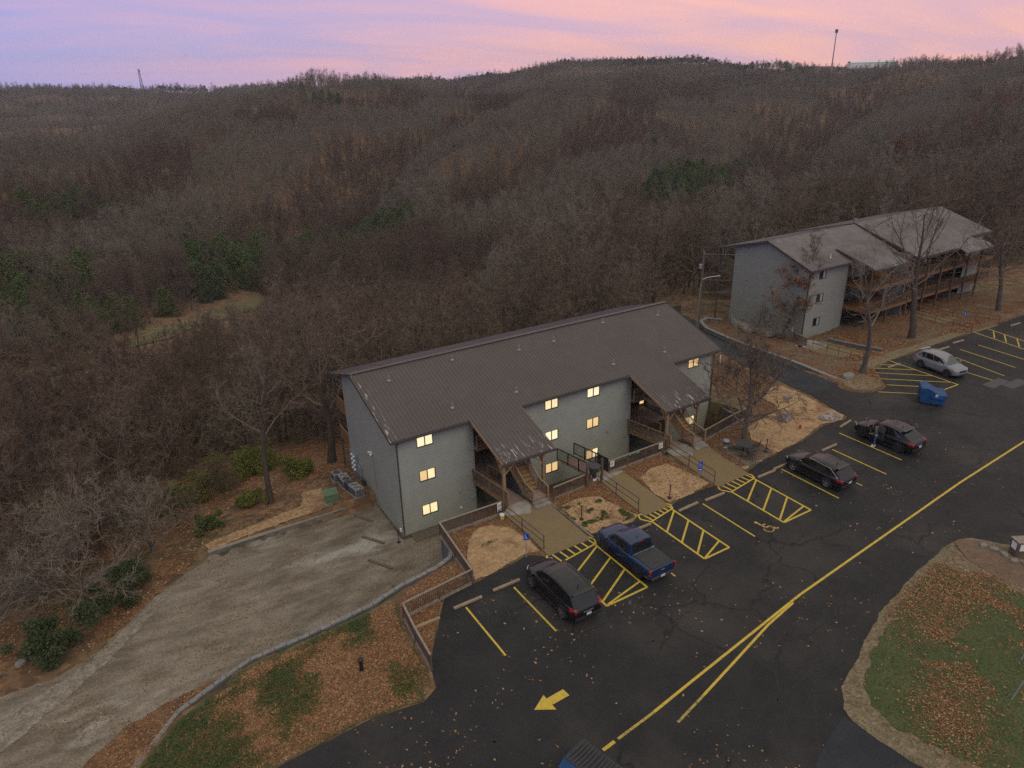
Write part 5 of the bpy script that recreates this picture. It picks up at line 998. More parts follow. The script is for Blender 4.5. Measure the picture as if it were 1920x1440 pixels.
def fence(label, pts, zs, h=.98, group=None, kerb=True, m_rail='rail_grey', m_bal='wood_dark', m_post='wood_dark', bal=.115, top=(.11, .04)):
    t = thing('railing_fence', label, 'fence', (*pts[0], zs[0]), 0, group); o = Vector((*pts[0], zs[0]))
    for i in range(len(pts)-1):
        a = Vector((*pts[i], zs[i]))-o; b = Vector((*pts[i+1], zs[i+1]))-o
        railing(t, a, b, h, step=2.0, m_post=m_post, m_rail=m_rail, m_bal=m_bal, bal=bal, bw=.034, top=top, kick=.12, first=(i == 0))
        if kerb: mb = MB(); mb.bar(a+Vector((0,0,.0))+(b-a).normalized()*(.10 if i else 0), b+Vector((0,0,.0))-(b-a).normalized()*.1, .14, .12); mb.build('kerb_timber', M['rail_grey'], t)
    return t
fence('low zigzag brown railing fence round the leafy corner beside the first parking stall', [(-5.05,-15.7),(-4.9,-13.5),(-4.68,-11.5),(-.23,-11.02),(.05,-8.3),(.3,-5.75),(4.75,-5.88)], [.02,.0,-.02,-.0,-.04,-.04,-.0])
fence('brown railing fence between the first staircase and the ramp gate', [(8.6,-6.3),(11.5,-6.15)], [-.02,.0])
fence('brown railing fence with two white notices between ramp and second bridge', [(13.9,-5.6),(19.1,-5.5)], [.0,-.0])
fence('brown railing fence right of the second staircase behind the picnic patio', [(22.9,-5.9),(26.9,-5.12),(29.6,-4.75)], [-.02,-.05,-.05])
fence('brown railing fence at the corner of the far building beside the kettle grill', [(50.9,8.0),(50.0,5.7)], [h1(50.9,8.0)+.05, h1(50,5.7)+.05], kerb=False)
def hand_rail(label, pts, zs, group=None, n=3):
    t = thing('hand_rail', label, 'handrail', (*pts[0], zs[0]), 0, group); o = Vector((*pts[0], zs[0]))
    for i in range(len(pts)-1):
        a = Vector((*pts[i], zs[i]))-o; b = Vector((*pts[i+1], zs[i+1]))-o
        for q in (.95, .52): mb = MB(); mb.tube([a+Vector((0,0,q)), b+Vector((0,0,q))], .025, 6); mb.build('rail', M['rail_brown'], t)
        L_ = (b-a).length; k = max(1, round(L_/2.2))
        for j in range(k+1):
            if i and j == 0: continue
            p = a.lerp(b, j/k); mb = MB(); mb.tube([p, p+Vector((0,0,.97))], .028, 6); mb.build('post', M['rail_brown'], t)
hand_rail('dark pipe handrail along the walk to the first bridge', [(4.7,-6.0),(4.95,-10.6)], [.02,.04])
hand_rail('dark pipe handrail along the middle walk below the ramp gate', [(12.45,-5.9),(12.46,-10.55)], [.04,.04])
hand_rail('dark pipe handrail along the walk to the second bridge', [(19.5,-5.4),(19.07,-10.85)], [.02,.04])
hand_rail('dark pipe handrail beside the grey wall in front of the far building', [(47.6,-2.6),(49.6,2.8),(50.2,5.0)], [h1(47.6,-2.6), h1(49.6,2.8), h1(50.2,5)])
hand_rail('dark pipe handrail on the near side of the far walkway', [(64.2,-3.9),(66.0,1.0),(67.4,5.0)], [h1(64.2,-3.9), h1(66,1), h1(67.4,5)])
hand_rail('dark pipe handrail on the far side of the far walkway', [(69.2,-4.1),(69.5,1.0),(70.7,5.2)], [h1(69.2,-4.1), h1(69.5,1), h1(70.7,5.2)])
capped_wall('retaining_wall', 'low grey wall with pale top stepping down to the far building walk', 'wall', [(52.3,-1.6),(53.0,2.2),(53.2,5.2)], [h1(52.3,-1.6)+.3, h1(53,2.2)+.4, h1(53.2,5.2)+.45], [h1(52.3,-1.6)-.3, h1(53,2.2)-.3, h1(53.2,5.2)-.3], cap='cap')

# ---------------------------------------------------------------- wheel stops
ws = [(-1.25,-12.36,0,'tan wheel stop at the head of the first stall'),(1.28,-12.25,0,'tan wheel stop between the first stall and the seven seat suv'),(11.25,-12.14,0,'tan wheel stop half hidden behind the blue pickup'),
      (15.5,-12.02,2,'tan wheel stop beside the middle hatched aisle'),(17.85,-12.1,-1,'tan wheel stop just left of the third hatched aisle'),(23.1,-11.96,0,'tan wheel stop just right of the third hatched aisle'),(24.9,-11.8,0,'tan wheel stop under the nose of the black wagon'),
      (30.05-.0,-11.92,1,'tan wheel stop between the wagon and the suv with open door'),(34.5,-10.1,9,'tan wheel stop at the tip of the gravel bed'),
      (49.0,-4.9,-4,'tan wheel stop behind the silver suv, left end'),(54.6,-5.2,-4,'tan wheel stop just right of the silver suv'),(57.2,-4.95,-4,'tan wheel stop second right of the silver suv'),(60.3,-4.7,-4,'tan wheel stop third right of the silver suv'),(70.5,-5.2,-4,'tan wheel stop beyond the far hatched aisle')]
proto = None
for x, y, a, lab in ws:
    if proto is None:
        mb = MB(); mb.v = []; w_ = 1.75/2
        P = [(-.085, 0), (.085, 0), (.065, .11), (.035, .13), (-.035, .13), (-.065, .11)]
        mb.v = [(s*w_, p, z) for s in (-1, 1) for p, z in P]; n = 6
        for i in range(n): j = (i+1) % n; mb.f.append((i, j, j+n, i+n)); mb.mi.append(0)
        mb.f += [tuple(range(n))[::-1], tuple(range(n, 2*n))]; mb.mi += [0, 0]
        o = mb.build('wheel_stop', M['stop'], bevel=.01); proto = o
    else: o = proto.copy(); COL.objects.link(o)
    o.location = (x, y, .004); o.rotation_euler = (0, 0, R(a)); tag(o, lab, 'wheel stop', 'timber wheel stops')
mb = MB(); mb.box(-.8,.8,-.08,.08,0,.12); tag(mb.build('wheel_stop', M['stop'], loc=(-3.9,-12.6,-.02)), 'wheel stop buried in leaves left of the parking lot edge', 'wheel stop', 'timber wheel stops')
for k, (x, y, a, l_) in enumerate([(-1.6,3.9,-62,1.7),(-2.0,.9,-58,1.9),(-2.6,-2.0,-60,2.0),(-2.3,-5.2,-55,1.6)]):
    mb = MB(); mb.box(-l_/2, l_/2, -.1, .1, 0, .13); o = mb.build('timber_stop', M['foundation'], loc=(x, y, -3.5), bevel=.01); o.rotation_euler = (0, 0, R(a))
    tag(o, ['weathered timber at the back of the gravel yard', 'weathered timber in front of the gable wall', 'weathered timber in the middle of the gravel yard row', 'weathered timber closest to the curved block wall'][k], 'timber', 'timber stops in the gravel yard')

# ---------------------------------------------------------------- dumpsters
def dumpster(label, loc, rz, ribs):
    t = thing('dumpster', label, 'dumpster', loc, rz)
    if not ribs:
        P = [(-.95,.25),(-.75,.10),(.85,.10),(.98,.95),(.35,.92),(-.55,1.42),(-.98,1.36)]; hw = .88
    else:
        P = [(-.56,.10),(.55,.10),(.95,1.02),(.60,1.28),(-.56,1.28)]; hw = 1.05
    mb = MB(); mb.poly([(x, -hw, z) for x, z in P]); mb.poly([(x, hw, z) for x, z in P][::-1])
    for i in range(len(P)):
        j = (i+1) % len(P); mb.quad((P[j][0], -hw, P[j][1]), (P[i][0], -hw, P[i][1]), (P[i][0], hw, P[i][1]), (P[j][0], hw, P[j][1]))
    mb.build('bin_body', M['blue'], t, bevel=.015)
    for s in (-1, 1):
        mb = MB(); mb.box(-.2, .85, s*(hw+.07)-.06, s*(hw+.07)+.06, .62, .80); mb.build('fork_pocket', M['blue'], t, bevel=.01)
        for x in (-.6, -.1, .5): mb = MB(); mb.box(x-.04, x+.04, s*(hw+.012)-.02, s*(hw+.012)+.02, .15, .6); mb.build('side_rib', M['blue'], t)
    for x in (-.4, .4):
        for s in (-1, 1): mb = MB(); mb.lathe([(.07,-.03),(.07,.03)], 8); mb.v = [(a+x, s*hw*.8+c, b+.07) for a, b, c in mb.v]; mb.build('caster', M['tyre'], t)
    if ribs:
        for s in (-1, 1):
            y0, y1 = (-hw+.03, -.015) if s < 0 else (.015, hw-.03); lid = MB()
            lid.box(-.60, .64, y0, y1, 1.285, 1.31); ld = lid.build('lid', M['tonneau'], t, bevel=.01)
            for k in range(6):
                y = y0+.09+k*(y1-y0-.18)/5; rb_ = MB(); rb_.tube([(-.57, y, 1.315), (-.35, y+.03, 1.35), (.1, y+.05, 1.36), (.45, y+.02, 1.34), (.62, y, 1.31)], .032, 5); rb_.build('lid_rib', M['greydk'], ld)
    else:
        mb = MB(); mb.poly([(-1.0, -hw+.02, 1.39), (-.55, -hw+.02, 1.46), (.36, -hw+.02, .95), (.36, hw-.02, .95), (-.55, hw-.02, 1.46), (-1.0, hw-.02, 1.39)]); mb.build('lid', M['blue'], t)
        mb = MB(); mb.box(.1, .28, -hw-.03, -hw-.005, .78, 1.0); mb.build('sticker', M['plate'], t)
    return t
dumpster('blue dumpster with sloping lid on the asphalt by the hatched bay', (44.25,-11.35,0), R(-52), False)
dumpster('blue dumpster with black ribbed lid at the bottom edge', (-2.15,-24.9,0), R(194), True)

# ---------------------------------------------------------------- condensers, transformer and yard equipment
cp = None
for k, (x, y, c_, lab) in enumerate([(-1.5,9.9,'grey','condenser farthest from the concrete wall'),(-1.25,9.0,'grey','condenser second farthest from the concrete wall'),(-1.3,8.2,'grey','condenser in the middle of the row by the meters'),(-1.25,7.35,'greydk','dark condenser in the row behind the gable wall'),(-1.2,6.55,'grey','condenser second nearest to the concrete wall'),(-1.15,5.85,'grey','condenser right behind the low concrete wall')]):
    t = thing('condenser', lab, 'air conditioner', (x, y, h1(x, y)+.02), R(rng.uniform(-6, 6)), 'air conditioners beside the long building'); s = .36; hh_ = .72
    mb = MB(); mb.box(-s, s, -s, s, .05, hh_); mb.build('cabinet', M[c_], t, bevel=.02)
    for sx, sy in ((0, -1), (-1, 0), (1, 0), (0, 1)):
        mb = MB()
        for j in range(9):
            z = .12+j*.065
            if sx: mb.box(sx*(s+.004)-.006, sx*(s+.004)+.006, -s*.85, s*.85, z, z+.03)
            else: mb.box(-s*.85, s*.85, sy*(s+.004)-.006, sy*(s+.004)+.006, z, z+.03)
        tag(mb.build('louvre', M['greydk'], t), kind='stuff')
    mb = MB(); mb.lathe([(.29, hh_+.0), (.29, hh_+.012)], 20); mb.build('fan_opening', M['iron'], t)
    mb = MB()
    for r_ in (.28, .2, .12): mb.tube([(r_*math.cos(a), r_*math.sin(a), hh_+.025) for a in [2*math.pi*q/16 for q in range(17)]], .009, 4, cap=False)
    mb.build('fan_guard', M['white' if k in (1, 4, 5) else 'grey'], t)
    mb = MB(); mb.box(-.42, .42, -.42, .42, -.03, .05); mb.build('pad', M['concrete'], t)
t = thing('transformer_box', 'green transformer cabinet on the gravel behind the concrete wall', 'transformer', (-3.05, 6.6, h1(-3.05, 6.6)+.03), R(-8))
mb = MB(); mb.box(-.55, .55, -.5, .5, 0, .08); mb.build('pad', M['concrete'], t)
mb = MB(); mb.box(-.48, .48, -.42, .42, .08, .78); mb.build('cabinet', M['green_box'], t, bevel=.02); mb = MB(); mb.poly([(-.52,-.46,.78),(.52,-.46,.78),(.52,.46,.86),(-.52,.46,.86)]); mb.poly([(-.52,-.46,.76),(.52,-.46,.76),(.52,-.46,.78),(-.52,-.46,.78)]); mb.poly([(-.52,.46,.76),(-.52,-.46,.76),(-.52,-.46,.78),(-.52,.46,.86)]); mb.build('hood', M['green_box'], t)
mb = MB(); mb.box(-.03, .03, -.45, -.42, .4, .5); mb.build('latch', M['grey'], t)

def bollard_light(label, loc, r_=.028, h=.95, base=.15):
    t = thing('path_light', label, 'path light', loc, 0, 'black path lights')
    mb = MB(); mb.lathe([(base, 0), (base*.9, .05), (r_*1.4, .09)], 12); mb.build('base', M['iron'], t)
    mb = MB(); mb.lathe([(r_, .05), (r_, h)], 8); mb.build('post', M['iron'], t)
    mb = MB(); mb.lathe([(r_*1.5, h), (r_*1.6, h+.10), (r_*1.1, h+.13)], 8); mb.build('lamp_head', M['iron'], t)
bollard_light('stout black path light in the leaf covered lawn', (-7.88,-13.56,h1(-7.88,-13.56)+.03), .10, .62, .14)
bollard_light('slim black path light on the bed with green weeds', (8.75,-9.3,.03)); bollard_light('slim black path light on the bed left of the third walk', (15.2,-10.55,.03)); bollard_light('slim black path light at the corner of the picnic patio', (25.6,-9.75,.05)); bollard_light('slim black path light at the corner of the gable wall', (-.55,-.35,-3.47), .028, .9, .14)
def sign_post(label, loc, rz, second=False):
    t = thing('accessible_sign', label, 'sign', loc, rz); mb = MB(); mb.tube([(0,0,0),(0,0,1.75)], .022, 6); mb.build('post', M['grey'], t)
    mb = MB(); mb.box(-.16, .16, -.035, -.02, 1.3, 1.76); p = mb.build('sign_panel', M['blue_sign'], t, bevel=.005)
    wheelchair(p, lambda x, y: (x*.17-.03, -.040, 1.53+(y-.35)*.19), M['white'])
    if second: mb = MB(); mb.box(-.16, .16, -.035, -.02, 1.0, 1.24); mb.build('sign_panel', M['blue_sign'], t); mb = MB(); mb.box(-.11, .11, -.040, -.036, 1.09, 1.15); mb.build('lettering', M['white'], t)
sign_post('blue accessible parking sign in front of the seven seat suv', (3.62,-10.7,0), R(-25)); sign_post('blue accessible parking sign beside the handrail of the third walk', (18.25,-10.2,.0), R(-25), True)
sign_post('blue accessible parking sign at the far walkway', (65.6,-2.2,h1(65.6,-2.2)), R(-25))
def notice(label, loc, w_=.36, h_=.42, m_='white', rz=0, txt=None):
    t = thing('notice', label, 'sign', loc, rz); mb = MB(); mb.box(-w_/2, w_/2, -.012, .012, -h_/2, h_/2); mb.build('sign_panel', M[m_], t)
    for k in range(3 if not txt else 0): mb = MB(); mb.box(-w_*.36, w_*(.3-.1*k), -.017, -.0125, h_*.2-k*h_*.2-.02, h_*.2-k*h_*.2+.02); mb.build('lettering', M['greydk'], t)
notice('white notice on the fence post at the first bridge', (4.55,-5.98,.78)); notice('small notice under the white notice at the first bridge', (4.55,-5.99,.46), .36, .12)
notice('white notice on the fence right of the ramp gate', (14.1,-5.72,.76)); notice('white notice on the fence by the second bridge', (18.8,-5.62,.76))
notice('long teal sign on the rail of the middle fence', (16.2,-5.66,.93), .95, .13, 'teal_sign')
notice('white tag on the wall corner of the far building', (51.9,9.0,h1(51.9,9)+1.0), .4, .5)
# gate arch with basket shaped sign
t = thing('gate_arch', 'wooden gate posts with dark basket shaped sign at the middle walk', 'gate', (11.95,-6.3,0))
for x in (-.55, .75): mb = MB(); mb.box(x-.07, x+.07, -.07, .07, -.1, 1.9); mb.build('gate_post', M['wood_dark'], t)
mb = MB(); mb.tube([(-.55,0,1.7),(-.2,0,1.9),(.4,0,1.9),(.75,0,1.75)], .02, 5); mb.build('arch_bar', M['iron'], t)
for k in range(6): mb = MB(); mb.tube([(-.4+k*.2,0,1.88),(-.4+k*.2,0,2.02)], .012, 4); mb.build('finial', M['iron'], t)
mb = MB(); mb.poly([(-.42,-.14,1.55),(.42,-.14,1.55),(.22,-.14,.75),(-.2,-.14,.75)]); mb.box(-.42,.42,-.16,-.1,1.5,1.6); mb.lathe([(.12,.65),(.30,1.1),(.42,1.5),(.45,1.62)], 10, (0,-.12,0)); mb.build('basket', M['greydk'], t)
mb = MB(); mb.box(-.2,.2,-.60,-.58,1.15,1.35); mb.lathe([(.30,0),(.33,.16)], 10, (0,-.12,1.22)); mb.build('painted_band', mat('olive_yellow', (.25,.27,.05), (.12,.14,.04), 12, .8), t)
mb = MB(); mb.box(-.14,.14,-.2,-.17,.45,.66); mb.build('tag_plate', M['white'], t)
# bucket, red marker
t = thing('bucket', 'yellow bucket with white rim on the leaves beside the first walk', 'bucket', (4.5,-6.35,.0)); mb = MB(); mb.lathe([(.13,0),(.155,.26)], 12); mb.build('pail', M['bucket'], t); mb = MB(); mb.lathe([(.155,.26),(.165,.27),(.165,.36),(.14,.37)], 12); mb.build('rim_band', M['white'], t); mb = MB(); mb.tube([(.16*math.cos(a),0,.33+.12*math.sin(a)) for a in [math.pi*q/6 for q in range(7)]], .008, 4); mb.build('handle', M['grey'], t)
t = thing('marker_cup', 'small red marker lying on the tan gravel bed', 'marker', (30.9,-8.6,.08)); mb = MB(); mb.lathe([(.07,0),(.1,.22),(.1,.26)], 8); mb.build('cup', M['red'], t)
# grills and picnic set
def grill(label, loc, s=1., col='greydk'):
    t = thing('kettle_grill', label, 'grill', loc, R(rng.uniform(0, 60)))
    mb = MB(); mb.lathe([(.05,.62*s),(.2*s,.68*s),(.27*s,.82*s)], 14); mb.build('bowl', M['iron'], t, smooth=True)
    mb = MB(); mb.lathe([(.275*s,.825*s),(.25*s,.93*s),(.14*s,1.0*s),(.02,1.02*s)], 14); mb.build('dome_lid', M[col], t, smooth=True)
    mb = MB(); mb.tube([(-.05,0,1.02*s),(-.05,0,1.06*s),(.05,0,1.06*s),(.05,0,1.02*s)], .01, 4); mb.build('handle', M['wood'], t)
    for k in range(3): a = k*2.09; mb = MB(); mb.tube([(.14*math.cos(a), .14*math.sin(a), .68*s), (.28*math.cos(a), .28*math.sin(a), 0)], .014, 5); mb.build('leg', M['grey'], t)
    mb = MB(); mb.lathe([(.13,.3),(.16,.32)], 10); mb.build('ash_tray', M['grey'], t)
grill('covered kettle grill beside the picnic patio', (23.2,-7.95,.04), 1., 'meter'); grill('black kettle grill on the verge before the far building', (47.0,4.2,h1(47,4.2)+.06), 1.05)
t = thing('picnic_table', 'round dark mesh picnic table under the bare bushy tree', 'picnic table', (24.25,-8.75,.04))
mb = MB(); mb.lathe([(.62,.70),(.64,.72),(.62,.74)], 20); mb.build('table_top', M['greydk'], t); mb = MB(); mb.lathe([(.05,0),(.05,.7)], 8); mb.build('pedestal', M['iron'], t)
for k in range(4):
    a = k*math.pi/2+.5; mb = MB(); mb.box(-.24,.24,-.17,.17,.42,.46); o = mb.build('seat', M['greydk'], t); o.location = (1.0*math.cos(a), 1.0*math.sin(a), 0); o.rotation_euler = (0,0,a+math.pi/2)
    mb = MB(); mb.tube([(.0,0,.12),(.55*math.cos(a),.55*math.sin(a),.1),(1.0*math.cos(a),1.0*math.sin(a),.42)], .022, 5); mb.build('leg', M['iron'], t)
for x, y, rz, lab in ((25.15,-9.1,R(200),'black metal patio chair right of the picnic table'),(23.75,-9.9,R(20),'black metal patio chair in front of the picnic table')):
    t = thing('patio_chair', lab, 'chair', (x, y, .04), rz, 'black patio chairs'); mb = MB(); mb.box(-.24,.24,-.24,.24,.40,.43); mb.build('seat', M['iron'], t); mb = MB(); mb.bar((0,.24,.43),(0,.32,.85),.46,.02, upv=(0,1,0)); mb.build('backrest', M['iron'], t)
    for sx in (-.21,.21):
        for sy in (-.21,.21): mb = MB(); mb.tube([(sx,sy,.42),(sx*1.1,sy*1.1,0)], .013, 5); mb.build('leg', M['iron'], t)
# rocks
def boulder(label, loc, sc_, seed, flat=.45, rz=0, m_='rock', group=None):
    rr_ = random.Random(seed); mb = MB(); n = 10; rows = 6
    for i in range(rows+1):
        ph = math.pi*i/rows
        for j in range(n):
            a = 2*math.pi*j/n; k = .75+.5*fbm(np.array([math.cos(a)*1.3+seed*3.1]), np.array([math.sin(a)*1.3+ph*1.1]), seed)[0]
            x, y, z = math.sin(ph)*math.cos(a)*k, math.sin(ph)*math.sin(a)*k, math.cos(ph)*(.8+.3*k); z = max(-.3, min(.62, z))
            mb.v.append((x*sc_[0], y*sc_[1], z*sc_[2]+.25*sc_[2]))
    for i in range(rows):
        for j in range(n): a = i*n+j; b = i*n+(j+1) % n; mb.f.append((a, a+n, b+n, b)); mb.mi.append(0)
    o = mb.build('boulder', M[m_], loc=loc); o.rotation_euler = (0,0,rz); return tag(o, label, 'rock', group)
boulder('pale pink boulder on the gravel bed by the bushy tree', (31.3,-6.9,.08), (.78,.45,.36), 3, rz=.3); boulder('large flat slab rock at the tip of the gravel bed', (34.4,-8.7,.06), (1.0,.62,.22), 5, rz=-.2); boulder('small pale rock higher up the gravel bed', (34.8,-4.2,.0), (.4,.3,.3), 8)
boulder('mossy rock at the end of the stone wall', (43.1,-4.2,-.05), (.75,.5,.42), 12, m_='stone')
for k, (x, y) in enumerate([(50.6,14.5),(51.8,17.2),(50.4,12.1),(50.2,10.9),(49.6,13.4),(51.0,15.9)]): boulder(['pale outcrop rock nearest the rear of the far building','outcrop rock farthest back by the gallery post','outcrop rock in the middle of the heap by the far gable','outcrop rock at the front end of the heap by the far gable','low outcrop rock at the drive side of the heap','outcrop rock behind the others under the gable wall'][k], (x, y, h1(x, y)+.1), (.9,.7,.55), 20+k, rz=k, m_='stone', group='outcrop rocks by the far building')
for k, (x, y) in enumerate([(26.9,-24.9),(27.05,-25.4),(27.0,-26.0),(26.85,-26.6),(27.1,-27.2),(26.95,-27.8)]): boulder('%s pale edging rock along the footpath' % ['first (nearest the asphalt)','second','third','fourth','fifth','sixth'][k], (x, y, .13), (.26,.2,.2), 40+k, rz=k*2, m_='stone', group='edging rocks by the footpath')
for k, (x, y, z) in enumerate([(-24.4,-.6,-2.95),(-23.2,.5,-3.0),(-22.6,.9,-3.1)]): boulder('%s edging rock left of the pale track' % ['leftmost','middle','rightmost'][k], (x, y, h1(x, y)+.02), (.5,.28,.25), 50+k, rz=.8, m_='stone', group='edging rocks left of the track')
# pillar mailbox at the right edge, thin poles
t = thing('sign_cabinet', 'dark wooden cabinet with framed notice at the right edge', 'sign', (27.75,-26.35,.12), R(-30)); mb = MB(); mb.box(-.35,.35,-.3,.3,0,1.0); mb.build('cabinet', M['wood_dark'], t); mb = MB(); mb.box(-.4,.4,-.35,.35,1.0,1.06); mb.build('top_board', M['rail_grey'], t); mb = MB(); mb.box(-.2,.2,-.32,-.302,.45,.9); mb.build('notice_panel', M['white'], t); mb = MB(); mb.box(-.36,-.33,-.2,.2,.45,.9); mb.build('notice_panel', M['white'], t)
for a, b_, lab in (((16.3,-31.7,.1),(17.0,-31.9,1.9),'thin grey post leaning at the lower right corner'),((19.2,-30.7,.1),(19.9,-30.9,2.3),'thin dark post at the right edge of the lawn island')):
    mb = MB(); mb.tube([a, b_], .03, 6); tag(mb.build('garden_post', M['grey']), lab, 'post')
# utility pole and cables
t = thing('utility_pole', 'tall wooden utility pole behind the end of the long building', 'utility pole', (46.6,18.4,h1(46.6,18.4)-.2)); H_ = 9.6
mb = MB(); mb.tube([(0,0,0),(0,0,H_)], [.17,.12], 10); mb.build('pole', M['pole_wood'], t)
mb = MB(); mb.tube([(-.35,-.1,0),(-.25,-.1,6.0)], .05, 6); mb.build('riser_pipe', M['grey'], t)
mb = MB(); mb.lathe([(.16,0),(.18,.05),(.18,.5),(.1,.56)], 10, (-.38,0,H_-1.9)); mb.build('transformer_can', M['grey'], t)
mb = MB(); mb.tube([(0,-.1,H_-3.2),(.5,-.4,H_-3.0),(1.7,-.9,H_-2.9)], .028, 6); mb.build('lamp_arm', M['white'], t); mb = MB(); mb.lathe([(.02,.12),(.16,.06),(.18,-.04),(.05,-.08)], 10, (1.8,-.95,H_-2.92)); mb.build('lamp_head', M['grey'], t)
for z in (H_-.3, H_-.8): mb = MB(); mb.lathe([(.03,0),(.05,.05),(.03,.1)], 8, (.12,-.05,z)); mb.build('insulator', M['grey'], t)
pb_ = Vector((46.6,18.4,h1(46.6,18.4)-.2))
for k, (z, e) in enumerate(((H_-.2, (98,-2,6.5)), (H_-3.3, (98,-3,3.6)), (H_-4.8, (98,-1,2.6)), (H_-5.9, (98,-4,1.2)))):
    a = pb_+Vector((0,0,z)); b = Vector(e); pts = [a.lerp(b, i/24)-Vector((0,0,1.2*4*(i/24)*(1-i/24))) for i in range(25)]
    mb = MB(); mb.tube(pts, .018, 4); tag(mb.build('overhead_cable', M['wire']), ['topmost overhead cable running right from the pole', 'second overhead cable from the top, running right from the pole', 'third overhead cable from the top, running right from the pole', 'lowest overhead cable running right from the pole'][k], 'cable')
mb = MB(); mb.tube([pb_+Vector((0,0,H_-.8)), pb_+Vector((-2.6,3.6,1.0))], .015, 4); tag(mb.build('guy_wire', M['wire']), 'guy wire slanting down left of the utility pole', 'cable')
mb = MB(); mb.box(-.06,.06,-.03,.03,0,.9); o = mb.build('marker_post', M['white'], loc=(38.2,6.9,h1(38.2,6.9)), bevel=.01); tag(o, 'short white marker post at the drive edge', 'marker')

# ================================================================== trees
class TB:
    """numpy tree builder: tapered tubes for wood, thin slivers for twigs"""
    def __init__(s): s.v = []; s.f = []; s.n = 0
    def tube(s, pts, rad, k=4):
        pts = np.asarray(pts); n = len(pts); d = np.gradient(pts, axis=0); d /= np.linalg.norm(d, axis=1)[:, None]+1e-9
        u = np.where(np.abs(d[:, 2:3]) < .9, [[0, 0, 1.]], [[1., 0, 0]]); x = np.cross(d, u); x /= np.linalg.norm(x, axis=1)[:, None]+1e-9; y = np.cross(d, x)
        a = np.arange(k)*2*np.pi/k; r_ = np.asarray(rad)[:, None, None]
        V = pts[:, None]+(x[:, None]*np.cos(a)[None, :, None]+y[:, None]*np.sin(a)[None, :, None])*r_
        s.v.append(V.reshape(-1, 3))
        for i in range(n-1):
            for j in range(k): p = s.n+i*k+j; q = s.n+i*k+(j+1) % k; s.f.append((p, q, q+k, p+k))
        s.n += n*k
    def slivers(s, P, D, W):
        """P base (n,3), D vector (n,3), W width"""
        n = len(P); r_ = nr.normal(size=(n, 3)); c = np.cross(D, r_); c /= np.linalg.norm(c, axis=1)[:, None]+1e-9; w_ = np.asarray(W)[:, None]
        mid = P+D*.5+nr.normal(size=(n, 3))*.05*np.linalg.norm(D, axis=1)[:, None]
        V = np.stack([P-c*w_/2, P+c*w_/2, mid+c*w_*.35, P+D, mid-c*w_*.35], 1).reshape(-1, 3); s.v.append(V)
        b = s.n+np.arange(n)*5
        for q in b.tolist(): s.f.append((q, q+1, q+2, q+3, q+4))
        s.n += n*5
    def leaves(s, P, size, flat=0.):
        n = len(P); a = nr.normal(size=(n, 3)); a[:, 2] *= (1-flat); a /= np.linalg.norm(a, axis=1)[:, None]; b = np.cross(a, nr.normal(size=(n, 3))); b /= np.linalg.norm(b, axis=1)[:, None]
        z = np.asarray(size)[:, None]; V = np.stack([P-a*z, P+b*z*.6, P+a*z, P-b*z*.6], 1).reshape(-1, 3); s.v.append(V)
        for q in (s.n+np.arange(n)*4).tolist(): s.f.append((q, q+1, q+2, q+3))
        s.n += n*4
    def mesh(s, name, m_):
        me = bpy.data.meshes.new(name); V = np.concatenate(s.v); me.vertices.add(len(V)); me.vertices.foreach_set('co', V.ravel())
        ln = np.array([len(f) for f in s.f]); me.loops.add(int(ln.sum())); me.loops.foreach_set('vertex_index', np.concatenate([np.array(f) for f in s.f])); me.polygons.add(len(ln)); me.polygons.foreach_set('loop_start', np.concatenate([[0], np.cumsum(ln)[:-1]]))
        me.materials.append(m_); me.update(calc_edges=True); return me
def grow(p, d, L_, n, wob, trop, g):
    pts = [p]; d = d/np.linalg.norm(d)
    for i in range(n): d = d+g.normal(size=3)*wob+np.array([0, 0, trop]); d /= np.linalg.norm(d); p = p+d*L_/n; pts.append(p)
    return np.array(pts), d
